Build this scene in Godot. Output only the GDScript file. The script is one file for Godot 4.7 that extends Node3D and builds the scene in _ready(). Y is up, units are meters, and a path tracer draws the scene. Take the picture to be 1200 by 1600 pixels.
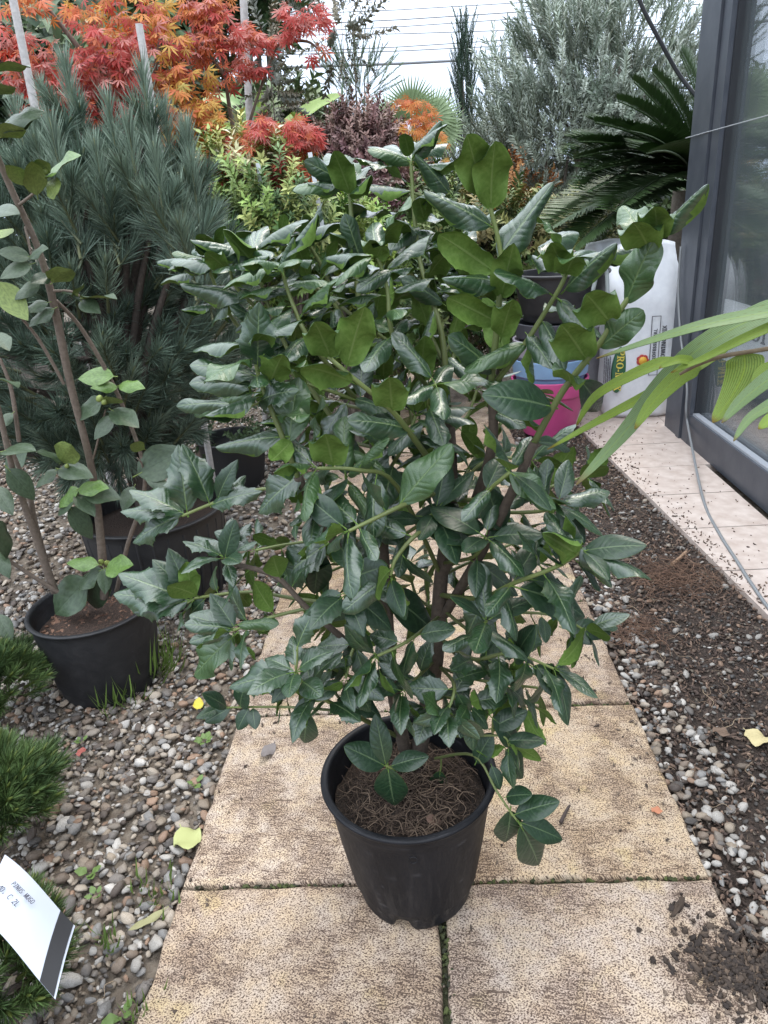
extends Node3D

var rng := RandomNumberGenerator.new()
var counts := {}
const EYE := Vector3(0, 1.195, 0)


# ------------------------------------------------------------------ mesh building
class Buf:
	var v := PackedVector3Array()
	var n := PackedVector3Array()
	var uv := PackedVector2Array()
	var c := PackedColorArray()
	var ix := PackedInt32Array()

	func pt(p: Vector3, u := Vector2.ZERO, col := Color.WHITE) -> int:
		v.append(p)
		uv.append(u)
		c.append(col)
		return v.size() - 1

	# counter-clockwise seen from outside
	func tri(a: int, b: int, d: int) -> void:
		ix.append(a)
		ix.append(d)
		ix.append(b)

	func quad(a: int, b: int, d: int, e: int) -> void:
		tri(a, b, d)
		tri(a, d, e)

	func box(centre: Vector3, size: Vector3, turn := Basis.IDENTITY, col := Color.WHITE) -> void:
		var h := size * 0.5
		for f in [[Vector3.RIGHT, Vector3.UP, Vector3.BACK], [Vector3.UP, Vector3.BACK, Vector3.RIGHT], [Vector3.BACK, Vector3.RIGHT, Vector3.UP]]:
			for s in [1.0, -1.0]:
				var nn: Vector3 = f[0] * s
				var a: Vector3 = f[1]
				var b: Vector3 = f[2] * s
				var k := []
				for q in [[-1, -1], [1, -1], [1, 1], [-1, 1]]:
					var p: Vector3 = (nn + a * q[0] + b * q[1]) * h
					k.append(pt(centre + turn * p, Vector2(q[0] * 0.5 + 0.5, q[1] * 0.5 + 0.5), col))
				quad(k[0], k[1], k[2], k[3])

	func tube(pts: Array, r0: float, r1: float, sides := 6, col := Color.WHITE, col2 = null, bumps := 0.0) -> void:
		var m := pts.size()
		var side := Vector3.ZERO
		var base := v.size()
		for i in m:
			var p: Vector3 = pts[i]
			var d: Vector3 = (pts[mini(i + 1, m - 1)] - pts[maxi(i - 1, 0)]).normalized()
			if i == 0:
				side = d.cross(Vector3(0.31, 0.11, 0.94))
				if side.length() < 0.05:
					side = d.cross(Vector3.RIGHT)
			side = (side - d * side.dot(d)).normalized()
			var up := d.cross(side)
			var t := float(i) / (m - 1)
			var r := lerpf(r0, r1, t) * (1.0 + bumps * sin(i * 12.9898) )
			var cc: Color = col if col2 == null else col.lerp(col2, t)
			for k in sides:
				var a := TAU * k / sides
				pt(p + (side * cos(a) + up * sin(a)) * r, Vector2(float(k) / sides, t), cc)
		for i in m - 1:
			for k in sides:
				var k2 := (k + 1) % sides
				quad(base + i * sides + k, base + i * sides + k2, base + (i + 1) * sides + k2, base + (i + 1) * sides + k)
		var e0 := pt(pts[0], Vector2.ZERO, col)
		var e1 := pt(pts[m - 1], Vector2.ONE, col if col2 == null else col2)
		for k in sides:
			var k2 := (k + 1) % sides
			tri(e0, base + k2, base + k)
			tri(e1, base + (m - 1) * sides + k, base + (m - 1) * sides + k2)

	# profile of Vector2(radius, height), from inside bottom outwards and up
	func lathe(prof: Array, sides := 40, at := Vector3.ZERO, col := Color.WHITE, wob := 0.0) -> void:
		var base := v.size()
		var m := prof.size()
		for i in m:
			for k in sides + 1:
				var a := TAU * k / sides
				var r: float = prof[i].x * (1.0 + wob * sin(a * 2.0 + prof[i].y * 9.0))
				pt(at + Vector3(cos(a) * r, prof[i].y, -sin(a) * r), Vector2(float(k) / sides, float(i) / (m - 1)), col)
		for i in m - 1:
			for k in sides:
				var q := base + i * (sides + 1) + k
				quad(q, q + 1, q + sides + 2, q + sides + 1)

	func add(o: Buf, t: Transform3D, tint := Color.WHITE) -> void:
		var base := v.size()
		for i in o.v.size():
			v.append(t * o.v[i])
			c.append(o.c[i] * tint)
		uv.append_array(o.uv)
		for i in o.ix:
			ix.append(base + i)

	func surface(into: ArrayMesh, m: Material) -> void:
		if ix.is_empty():
			return
		n.resize(v.size())
		n.fill(Vector3.ZERO)
		for i in range(0, ix.size(), 3):
			var a := ix[i]
			var b := ix[i + 1]
			var d := ix[i + 2]
			var f := (v[d] - v[a]).cross(v[b] - v[a])
			n[a] += f
			n[b] += f
			n[d] += f
		for i in n.size():
			n[i] = n[i].normalized() if n[i].length_squared() > 1e-20 else Vector3.UP
		var arr := []
		arr.resize(Mesh.ARRAY_MAX)
		arr[Mesh.ARRAY_VERTEX] = v
		arr[Mesh.ARRAY_NORMAL] = n
		arr[Mesh.ARRAY_TEX_UV] = uv
		arr[Mesh.ARRAY_COLOR] = c
		arr[Mesh.ARRAY_INDEX] = ix
		into.add_surface_from_arrays(Mesh.PRIMITIVE_TRIANGLES, arr)
		into.surface_set_material(into.get_surface_count() - 1, m)

	func mesh(m: Material) -> ArrayMesh:
		var a := ArrayMesh.new()
		surface(a, m)
		return a


# ------------------------------------------------------------------ nodes
func numbered(called: String, parent: Node) -> String:
	var key := "%d/%s" % [parent.get_instance_id(), called]
	var k: int = counts.get(key, 0)
	counts[key] = k + 1
	return called if k == 0 else "%s_%03d" % [called, k]


func put(called: String, mesh: Mesh, parent: Node = null, at := Transform3D.IDENTITY) -> MeshInstance3D:
	if parent == null:
		parent = self
	var o := MeshInstance3D.new()
	o.name = numbered(called, parent)
	o.mesh = mesh
	o.transform = at
	parent.add_child(o, true)
	return o


func thing(called: String, label: String, category: String, at := Vector3.ZERO, group := "") -> Node3D:
	var o := Node3D.new()
	o.name = numbered(called, self)
	add_child(o, true)
	o.position = at
	tag(o, label, category, group)
	return o


func tag(o: Node, label: String, category: String, group := "", kind := "") -> void:
	if label:
		o.set_meta("label", label)
	if category:
		o.set_meta("category", category)
	if group:
		o.set_meta("group", group)
	if kind:
		o.set_meta("kind", kind)


func many(called: String, mesh: Mesh, where: Array, tints: Array, parent: Node = null, kind := "stuff") -> MultiMeshInstance3D:
	if parent == null:
		parent = self
	var mm := MultiMesh.new()
	mm.transform_format = MultiMesh.TRANSFORM_3D
	mm.use_colors = not tints.is_empty()
	mm.mesh = mesh
	mm.instance_count = where.size()
	for i in where.size():
		mm.set_instance_transform(i, where[i])
		if mm.use_colors:
			mm.set_instance_color(i, tints[i])
	var o := MultiMeshInstance3D.new()
	o.name = numbered(called, parent)
	o.multimesh = mm
	parent.add_child(o, true)
	if kind:
		o.set_meta("kind", kind)
	return o


func rr(a: float, b: float) -> float:
	return rng.randf_range(a, b)


func rdir() -> Vector3:
	return Vector3(rng.randfn(), rng.randfn(), rng.randfn()).normalized()


# z axis along d, y axis as near n as can be
func facing(d: Vector3, n: Vector3) -> Basis:
	var z := d.normalized()
	var y := n - z * n.dot(z)
	if y.length() < 1e-3:
		y = Vector3(0.3, 0.9, 0.2) - z * Vector3(0.3, 0.9, 0.2).dot(z)
	y = y.normalized()
	return Basis(y.cross(z), y, z)


func curve(pts: Array, steps := 4) -> Array:
	var out := []
	var m := pts.size()
	for i in m - 1:
		var a: Vector3 = pts[maxi(i - 1, 0)]
		var b: Vector3 = pts[i]
		var c: Vector3 = pts[i + 1]
		var d: Vector3 = pts[mini(i + 2, m - 1)]
		for k in steps:
			out.append(b.cubic_interpolate(c, a, d, float(k) / steps))
	out.append(pts[m - 1])
	return out


# ------------------------------------------------------------------ materials
func lin(r: float, g: float, b: float) -> Color:
	return Color(r, g, b).linear_to_srgb()


func mat(col: Color, rough := 0.8, tinted := false) -> StandardMaterial3D:
	var m := StandardMaterial3D.new()
	m.albedo_color = col
	m.roughness = rough
	m.vertex_color_use_as_albedo = tinted
	return m


func leafy(col: Color, rough: float, through: Color, spec := 0.5) -> StandardMaterial3D:
	var m := mat(col, rough, true)
	m.metallic_specular = spec
	m.backlight_enabled = true
	m.backlight = through
	m.cull_mode = BaseMaterial3D.CULL_DISABLED
	return m


func noise(freq: float, octaves := 3, sd := 1, kind := FastNoiseLite.TYPE_SIMPLEX_SMOOTH) -> FastNoiseLite:
	var f := FastNoiseLite.new()
	f.noise_type = kind
	f.frequency = freq
	f.seed = sd
	f.fractal_octaves = octaves
	return f


func noise_tex(freq: float, octaves: int, sd: int, a: Color, b: Color, size := 512, normal := false, strength := 4.0) -> NoiseTexture2D:
	var t := NoiseTexture2D.new()
	t.width = size
	t.height = size
	t.seamless = true
	t.noise = noise(freq, octaves, sd)
	if normal:
		t.as_normal_map = true
		t.bump_strength = strength
	else:
		var g := Gradient.new()
		g.set_color(0, a)
		g.set_color(1, b)
		t.color_ramp = g
	return t


func mottled(a: Color, b: Color, rough: float, scale: float, freq := 0.02, bump := 3.0, sd := 3) -> StandardMaterial3D:
	var m := mat(Color.WHITE, rough)
	m.albedo_texture = noise_tex(freq, 5, sd, a, b)
	if bump > 0:
		m.normal_enabled = true
		m.normal_texture = noise_tex(freq * 2, 4, sd + 1, a, b, 512, true, bump)
	m.uv1_triplanar = true
	m.uv1_scale = Vector3.ONE * scale
	return m


# picture of a surface: f(u, v) -> [Color, height]; gives [albedo texture, normal texture]
func paint(w: int, h: int, f: Callable, bump := 4.0) -> Array:
	var im := Image.create(w, h, false, Image.FORMAT_RGB8)
	var hm := Image.create(w, h, false, Image.FORMAT_RGBA8)
	for y in h:
		for x in w:
			var r: Array = f.call((x + 0.5) / w, (y + 0.5) / h)
			im.set_pixel(x, y, r[0])
			hm.set_pixel(x, y, Color(r[1], r[1], r[1]))
	hm.bump_map_to_normal_map(bump)
	return [ImageTexture.create_from_image(im), ImageTexture.create_from_image(hm)]


# ------------------------------------------------------------------ leaves
# A leaf with thickness: base at the origin, tip towards +z, upper face towards +y. Two surfaces: upper and under face.
# o: wide, curl (radians to each side), bend (radians along), spines, wave, segs, cols, twist, fold
func leaf_bufs(o: Dictionary) -> Array:
	var top := Buf.new()
	var under := Buf.new()
	var segs: int = o.get("segs", 10)
	var cols: Array = o.get("cols", [-1.0, -0.66, -0.3, 0.0, 0.3, 0.66, 1.0])
	var nc := cols.size()
	var bend: float = o.get("bend", 0.3)
	var curl: float = o.get("curl", 0.6)
	var wave: float = o.get("wave", 0.0)
	var spines: float = o.get("spines", 0.0)
	var blunt: float = o.get("blunt", 0.8)
	var r := RandomNumberGenerator.new()
	r.seed = o.get("seed", 1)
	var ph := r.randf() * TAU
	for i in segs + 1:
		var t := float(i) / segs
		var w: float = o.wide * 0.5 * pow(maxf(sin(PI * pow(t, o.get("belly", 0.85))), 0.0), blunt)
		w = maxf(w, 0.0008)
		var phi := bend * t
		var along := Vector3(0, 0, t) if absf(bend) < 0.02 else Vector3(0, -(1 - cos(phi)) / bend, sin(phi) / bend)
		var bz := Vector3(0, -sin(phi), cos(phi))
		var by := Vector3(0, cos(phi), sin(phi))
		var cw := curl * (0.75 + 0.5 * sin(t * 5.0 + ph))
		var tw: float = o.get("twist", 0.0) * (t - 0.3)
		for s in cols:
			var ww := w
			var dip := 0.0
			if spines > 0 and absf(s) > 0.9 and i > 0 and i < segs:
				var teeth: int = o.get("teeth", 2)
				if i % teeth == 0:
					ww *= 1.0 + spines
					dip = -spines * 0.07 * (0.5 + r.randf())
				elif i % teeth == teeth / 2:
					ww *= 1.0 - spines * 0.45
			var th: float = cw * s
			var x: float = ww * (sin(th) / cw if absf(cw) > 0.05 else s)
			var y: float = -ww * (1 - cos(th)) / cw if absf(cw) > 0.05 else 0.0
			y += o.get("fold", 0.12) * absf(x) - (0.004 if s == 0.0 else 0.0)
			y += o.get("quilt", 0.0) * sin(TAU * 7.0 * (t - 0.20 * absf(s)) + (PI if s > 0 else 0.0)) * absf(s) * (1.15 - absf(s)) * 2.0 * w / 0.27
			y += wave * sin(t * 11.0 + ph + s) * s * s * w * 2.0 + dip
			var q := Vector2(x, y).rotated(tw)
			var p := along + Vector3(q.x, 0, 0) + by * q.y
			var u := Vector2(s * 0.5 + 0.5, t)
			top.pt(p, u)
			under.pt(p - by * 0.006, u)
	for i in segs:
		for k in nc - 1:
			var a := i * nc + k
			top.quad(a, a + nc, a + nc + 1, a + 1)
			under.quad(a, a + 1, a + nc + 1, a + nc)
	# leaf stalk
	under.tube([Vector3(0, -0.006, 0.10), Vector3(0, -0.008, 0.0), Vector3(0, 0.0, -0.10)], 0.010, 0.014, 5)
	return [top, under]


func leaf_mesh(o: Dictionary, a: Material, b: Material) -> ArrayMesh:
	var k := leaf_bufs(o)
	var m := ArrayMesh.new()
	k[0].surface(m, a)
	k[1].surface(m, b)
	return m


# thin pointed leaf of two quads a side, folded at its midrib, added to a buffer
func blade_into(b: Buf, at: Vector3, d: Vector3, n: Vector3, ln: float, w: float, droop := 0.2, col := Color.WHITE) -> void:
	var f := facing(d, n)
	var t := Transform3D(f, at)
	var p0 := b.pt(t * Vector3(0, 0, 0), Vector2(0.5, 0), col)
	var l := b.pt(t * Vector3(-w * 0.5, w * 0.12, ln * 0.42), Vector2(0, 0.45), col)
	var m := b.pt(t * Vector3(0, -w * 0.05, ln * 0.45), Vector2(0.5, 0.45), col)
	var r := b.pt(t * Vector3(w * 0.5, w * 0.12, ln * 0.42), Vector2(1, 0.45), col)
	var e := b.pt(t * Vector3(0, -droop * ln, ln * 0.97), Vector2(0.5, 1), col)
	b.tri(p0, m, l)
	b.tri(p0, r, m)
	b.tri(l, m, e)
	b.tri(m, r, e)


# a leafy shoot along +y
func sprig(ln: float, leaves: int, ll: float, lw: float, out: float, droop: float, m: Material, stem := Color(0.35, 0.28, 0.2), pairs := false) -> ArrayMesh:
	var b := Buf.new()
	b.tube([Vector3.ZERO, Vector3(rr(-0.03, 0.03) * ln, ln * 0.5, rr(-0.03, 0.03) * ln), Vector3(0, ln, 0)], ln * 0.012, ln * 0.004, 4, stem)
	for i in leaves:
		var t := (i + 0.6) / leaves
		var a := i * 2.4 + rr(-0.4, 0.4)
		if pairs:
			a = (i / 2) * 1.57 + (i % 2) * PI + rr(-0.3, 0.3)
		var o := Vector3(cos(a), 0, sin(a))
		var d := (o * sin(out) + Vector3.UP * cos(out) * (0.7 + t * 0.6)).normalized()
		d = (d + rdir() * 0.18).normalized()
		blade_into(b, Vector3(0, ln * (0.12 + 0.88 * t), 0), d, (Vector3.UP + o * -0.4).normalized(), ll * rr(0.75, 1.15), lw * rr(0.8, 1.15), droop, Color.WHITE * rr(0.85, 1.1))
	return b.mesh(m)


# brush of pine needles along +y
func pine_shoot(ln: float, needles: int, nl: float, w: float, m: Material, open := 0.75, bud := true) -> ArrayMesh:
	var b := Buf.new()
	b.tube([Vector3(0, -ln * 0.25, 0), Vector3(0, ln * 0.5, 0), Vector3(0, ln * 0.98, 0)], 0.0045, 0.003, 5, Color(0.75, 0.6, 0.42))
	if bud:
		b.tube([Vector3(0, ln * 0.98, 0), Vector3(0, ln + 0.012, 0), Vector3(0, ln + 0.022, 0)], 0.004, 0.001, 5, Color(1.1, 0.8, 0.55))
	for i in needles:
		var t := pow((i + rng.randf()) / needles, 0.85)
		var a := i * 2.39996 + rr(-0.3, 0.3)
		var o := Vector3(cos(a), 0, sin(a))
		var lean := open * (1.05 - 0.6 * t) + rr(-0.15, 0.15)
		var d := (o * sin(lean) + Vector3.UP * cos(lean)).normalized()
		var l := nl * rr(0.75, 1.1)
		var side := d.cross(rdir()).normalized() * w * 0.5
		var p := Vector3(0, ln * t, 0) + o * 0.003
		var mid := p + d * l * 0.55
		var tip := p + d * l + (o * 0.12 + Vector3.UP * 0.1) * l * rr(-0.3, 1.0)
		var cc := Color.WHITE * rr(0.45, 1.6)
		var k0 := b.pt(p - side * 0.7, Vector2.ZERO, cc)
		var k1 := b.pt(p + side * 0.7, Vector2.ZERO, cc)
		var k2 := b.pt(mid + side, Vector2.ZERO, cc)
		var k3 := b.pt(mid - side, Vector2.ZERO, cc)
		var k4 := b.pt(tip, Vector2.ZERO, cc * 1.15)
		b.quad(k0, k1, k2, k3)
		b.tri(k3, k2, k4)
	return b.mesh(m)


# a long strap leaf along a line of points
func strap(pts: Array, wide: float, n: Vector3, fold := 0.25, tip := 0.6, top: Material = null, under: Material = null) -> ArrayMesh:
	var p := curve(pts, 6)
	var m := p.size()
	var a := Buf.new()
	var b := Buf.new()
	for i in m:
		var t := float(i) / (m - 1)
		var d: Vector3 = (p[mini(i + 1, m - 1)] - p[maxi(i - 1, 0)]).normalized()
		var f := facing(d, n)
		var w := wide * 0.5 * minf(1.0, 0.25 + t * 6.0) * pow(maxf(1.0 - pow(t, 2.2), 0.0), tip)
		w = maxf(w, 0.0005)
		for s in [-1.0, -0.5, 0.0, 0.5, 1.0]:
			var q: Vector3 = p[i] + f.x * (w * s) + f.y * (absf(s) * w * fold + 0.03 * w * sin(t * 23.0 + s * 2.0))
			a.pt(q, Vector2(s * 0.5 + 0.5, t))
			b.pt(q - f.y * 0.0007, Vector2(s * 0.5 + 0.5, t))
	for i in m - 1:
		for k in 4:
			var j := i * 5 + k
			a.quad(j, j + 5, j + 6, j + 1)
			b.quad(j, j + 1, j + 6, j + 5)
	var mesh := ArrayMesh.new()
	a.surface(mesh, top)
	b.surface(mesh, under)
	return mesh


# palmate leaf of narrow lobes, stalk at the origin, hanging towards +z
func maple_mesh(lobes: int, slim: float, m: Material) -> ArrayMesh:
	var b := Buf.new()
	var c := b.pt(Vector3(0, 0.02, 0), Vector2(0.5, 0))
	for k in lobes:
		var a := lerpf(-2.1, 2.1, float(k) / (lobes - 1)) + rr(-0.06, 0.06)
		var l := (1.0 - 0.11 * absf(a) * absf(a)) * rr(0.88, 1.08)
		var d := Vector3(sin(a), 0, cos(a))
		var s := Vector3(cos(a), 0, -sin(a)) * slim * l
		var dr := rr(0.15, 0.4)
		var cc := Color.WHITE * rr(0.85, 1.15)
		var q0 := b.pt(d * l * 0.22 - s * 0.5, Vector2.ZERO, cc)
		var q1 := b.pt(d * l * 0.22 + s * 0.5, Vector2.ZERO, cc)
		var q2 := b.pt(d * l * 0.55 - s + Vector3(0, -0.10 * l, 0), Vector2.ZERO, cc)
		var q3 := b.pt(d * l * 0.55 + s + Vector3(0, -0.10 * l, 0), Vector2.ZERO, cc)
		var q4 := b.pt(d * l + Vector3(0, -dr * l, 0), Vector2.ZERO, cc)
		b.tri(c, q1, q0)
		b.quad(q0, q1, q3, q2)
		b.tri(q2, q3, q4)
	b.tube([Vector3(0, 0.02, 0), Vector3(0, 0.1, -0.25), Vector3(0, 0.24, -0.5)], 0.012, 0.010, 3, Color(0.9, 0.5, 0.4))
	return b.mesh(m)


func pebble_mesh(m: Material, flat: float, sd: int, rough := 0.12) -> ArrayMesh:
	var b := Buf.new()
	var f := noise(0.9, 2, sd)
	var rings := 6
	var segs := 9
	for i in rings + 1:
		var la := PI * i / rings
		for k in segs:
			var lo := TAU * k / segs
			var d := Vector3(sin(la) * cos(lo), cos(la), sin(la) * sin(lo))
			var q := d * (1.0 + rough * 2.0 * f.get_noise_3dv(d * 1.6))
			b.pt(Vector3(q.x, q.y * flat, q.z * 0.8))
	for i in rings:
		for k in segs:
			var k2 := (k + 1) % segs
			b.quad(i * segs + k, i * segs + k2, (i + 1) * segs + k2, (i + 1) * segs + k)
	return b.mesh(m)


func pot_mesh(r0: float, r1: float, h: float, lip: float, m: Material, ribs := 0, wall := 0.004, notches := 0) -> ArrayMesh:
	var b := Buf.new()
	var rim := r1 * 0.02 + 0.004
	var pr := [Vector2(0.0, 0.002), Vector2(r0 - 0.008, 0.0), Vector2(r0 - 0.002, 0.002), Vector2(r0, 0.008), Vector2(lerpf(r0, r1, 0.16), h * 0.17), Vector2(lerpf(r0, r1, 0.17) + 0.003, h * 0.178),
		Vector2(lerpf(r0, r1, 0.5) + 0.003, h * 0.5), Vector2(lerpf(r0, r1, 0.80) + 0.002, h - lip * 1.5), Vector2(r1 * 0.975, h - lip), Vector2(r1 * 0.985, h - lip + 0.004),
		Vector2(r1 * 0.992, h - lip * 0.35), Vector2(r1 + rim * 0.6, h - lip * 0.3), Vector2(r1 + rim, h - lip * 0.12), Vector2(r1 + rim * 0.6, h), Vector2(r1 - wall, h + 0.001),
		Vector2(r1 - wall * 2.0, h - 0.006), Vector2(r1 - wall * 2.4, h - lip), Vector2(lerpf(r0, r1, 0.6), h * 0.55), Vector2(0, h * 0.5)]
	b.lathe(pr, 96 if notches else 64)
	for i in b.v.size() if notches else 0:
		var p := b.v[i]
		if p.y < 0.03 and Vector2(p.x, p.z).length() > r0 * 0.8:
			for k in notches:
				var a := PI * 0.5 + 0.22 + TAU * k / notches
				var off := absf(angle_difference(atan2(p.z, p.x), a))
				p.y += 0.024 * smoothstep(0.20, 0.08, off) * (1.0 - p.y / 0.05)
		b.v[i] = p
	if ribs > 0:
		for k in ribs:
			var a := TAU * k / ribs
			var o := Vector3(cos(a), 0, sin(a))
			b.tube([o * (r0 + 0.003) + Vector3(0, 0.01, 0), o * (lerpf(r0, r1, 0.45) + 0.005) + Vector3(0, h * 0.45, 0), o * (r1 * 0.965) + Vector3(0, h - lip, 0)], 0.006, 0.006, 5)
	return b.mesh(m)


# basis whose y axis runs along d, spun by a
func grown(d: Vector3, a: float, s: float) -> Basis:
	var f := facing(d, rdir())
	return (Basis(f.x, f.z, -f.y) * Basis(Vector3.UP, a)).scaled_local(Vector3.ONE * s)


func stems_to(root: Node3D, from: Vector3, centre: Vector3, radii: Vector3, count: int, r: float, m: Material) -> void:
	for i in count:
		var d := rdir()
		var e := centre + Vector3(d.x * radii.x, absf(d.y) * radii.y * 0.6, d.z * radii.z) * 0.75
		var mid := from.lerp(e, 0.5) + Vector3(rr(-1, 1), 0.6, rr(-1, 1)) * radii.x * 0.18
		var b := Buf.new()
		b.tube(curve([from + Vector3(rr(-r, r), 0, rr(-r, r)), mid, e], 4), r * rr(0.6, 1.0), r * 0.25, 6)
		put("stem", b.mesh(m), root)


func shrub(root: Node3D, called: String, centre: Vector3, radii: Vector3, count: int, meshes: Array, cols: Array, upness: float, size := 1.0, clump := 1.2) -> void:
	var f := noise(clump / maxf(radii.x, 0.2), 2, rng.randi() % 1000)
	var per := []
	var tint := []
	for m in meshes:
		per.append([])
		tint.append([])
	var tries := 0
	var made := 0
	while made < count and tries < count * 6:
		tries += 1
		var d := rdir()
		var p := centre + d * radii * pow(rng.randf(), 0.38)
		var q := f.get_noise_3dv(p)
		if q < rr(-0.25, 0.05):
			continue
		made += 1
		p += d * radii * q * 0.35
		var dd := (d.lerp(Vector3.UP, upness) + rdir() * 0.35).normalized()
		var k := rng.randi() % meshes.size()
		per[k].append(Transform3D(grown(dd, rr(0, TAU), size * rr(0.65, 1.2)), p))
		var ca: Color = cols[rng.randi() % cols.size()]
		var cb: Color = cols[rng.randi() % cols.size()]
		tint[k].append(ca.lerp(cb, rng.randf()) * rr(0.75, 1.2))
	for k in meshes.size():
		many(called, meshes[k], per[k], tint[k], root)


func maple(root: Node3D, blobs: Array, meshes: Array, mats: Array, singles: int, size: float) -> void:
	# blobs: [centre, radii, count, [colours]]
	var per := []
	var tint := []
	for m in meshes:
		per.append([])
		tint.append([])
	var done := 0
	var all := []
	var gaps := noise(5.0, 2, rng.randi() % 999)
	for bl in blobs:
		for i in bl[2]:
			var d := rdir()
			var p: Vector3 = bl[0] + d * bl[1] * 1.15 * pow(rng.randf(), 0.45)
			if gaps.get_noise_3dv(p * Vector3(1.0, 1.6, 1.0)) < -0.05:
				continue
			var dn := (Vector3(d.x, -0.55, d.z) + rdir() * 0.5 + Vector3(0, 0, 0.25)).normalized()
			var b := facing(dn, (Vector3.UP * 0.6 + Vector3(0, 0, 0.7) + rdir() * 0.5)).scaled_local(Vector3.ONE * size * rr(0.65, 1.2))
			all.append([Transform3D(b, p), rng.randi() % meshes.size(), bl[3][rng.randi() % bl[3].size()]])
	all.sort_custom(func(a, b): return a[0].origin.z > b[0].origin.z)
	for l in all:
		if done < singles:
			done += 1
			var o := put("leaf", meshes[l[1]], root, l[0])
			o.material_override = mats[l[2]]
		else:
			per[l[1]].append(l[0])
			tint[l[1]].append(mats[l[2]].albedo_color.srgb_to_linear() * rr(0.8, 1.15))
	for k in meshes.size():
		many("foliage", meshes[k], per[k], tint[k], root)


func lamina(called: String, mesh: Mesh, root: Node, base: Vector3, tip: Vector3, n: Vector3, wide := 1.0) -> MeshInstance3D:
	var f := facing(tip - base, n)
	var l := (tip - base).length()
	return put(called, mesh, root, Transform3D(f.scaled_local(Vector3(l * wide, l, l)), base))


var holly_leaves := []


# a leaf of the holly, told by its stalk end, its tip and where its upper face looks
func hl(base: Vector3, tip: Vector3, n: Vector3, variant: int, wide := 1.0) -> void:
	var l := (tip - base).length()
	holly_leaves.append([Transform3D(facing(tip - base, n).scaled_local(Vector3(l * wide, l, l)), base), variant, true])


func fill(pts: Array, from: float, gap: float, ll: float, rosette: int, kinds: Array) -> void:
	var p := curve(pts, 6)
	var m := p.size()
	var run := 0.0
	var a := rr(0, TAU)
	for i in range(1, m):
		var t := float(i) / (m - 1)
		var d: Vector3 = p[i] - p[i - 1]
		run += d.length()
		d = d.normalized()
		var last := i == m - 1
		if t < from or (run < gap * 0.40 and not last):
			continue
		run = 0.0
		for k in (rosette + 1 if last else 1 + rng.randi() % 2):
			a += 2.4
			var f := facing(d, Vector3.UP)
			var o := f.x * cos(a) + f.y * sin(a)
			var dir := (o + d * (rr(0.35, 1.1) if last else rr(0.1, 0.6)) + Vector3(0, rr(-0.35, 0.15), 0)).normalized()
			var l := ll * rr(0.60, 0.94)
			var base: Vector3 = p[i] + dir * 0.010
			var n := (d * 0.7 + Vector3.UP * 0.8 + rdir() * 0.35)
			holly_leaves.append([Transform3D(facing(dir, n).scaled_local(Vector3(l, l, l) * Vector3(rr(0.8, 1.05), 1, 1)), base), kinds[rng.randi() % kinds.size()], false])


func _ready() -> void:
	rng.seed = 20240611
	# ---------------------------------------------------------------- camera, sky, sun, exposure
	var cam := Camera3D.new()
	cam.name = "camera"
	cam.fov = 71.8
	cam.near = 0.05
	cam.far = 400.0
	cam.position = EYE
	cam.rotation_order = EULER_ORDER_YXZ
	cam.rotation_degrees = Vector3(-23.25, 3.6, -4.3)
	add_child(cam)
	var sky_mat := ProceduralSkyMaterial.new()
	sky_mat.sky_top_color = lin(0.90, 0.94, 1.0)
	sky_mat.sky_horizon_color = lin(0.160, 0.196, 0.250)
	sky_mat.sky_curve = 0.95
	sky_mat.ground_bottom_color = Color(0.30, 0.28, 0.25)
	sky_mat.ground_horizon_color = Color(0.55, 0.56, 0.56)
	sky_mat.sky_energy_multiplier = 1.88
	var sky := Sky.new()
	sky.sky_material = sky_mat
	var env := Environment.new()
	env.background_mode = Environment.BG_SKY
	env.sky = sky
	env.background_energy_multiplier = 1.15
	env.tonemap_mode = Environment.TONE_MAPPER_LINEAR
	env.tonemap_exposure = 1.2
	env.sdfgi_enabled = true
	env.ssao_enabled = true
	env.ssil_enabled = true
	var world := WorldEnvironment.new()
	world.name = "world"
	world.environment = env
	add_child(world)
	var sun := DirectionalLight3D.new()
	sun.name = "sun"
	sun.light_energy = 0.45
	sun.light_color = Color(1.0, 0.97, 0.93)
	sun.light_angular_distance = 14.0
	sun.shadow_enabled = true
	sun.rotation_degrees = Vector3(-62, 150, 0)
	add_child(sun)

	build_ground()
	build_shop()
	build_holly()
	build_camellia()
	build_pine()
	build_dwarf_pines()
	build_pots_and_bags()
	build_bamboo()
	build_maples()
	build_background()
	build_litter()


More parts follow.
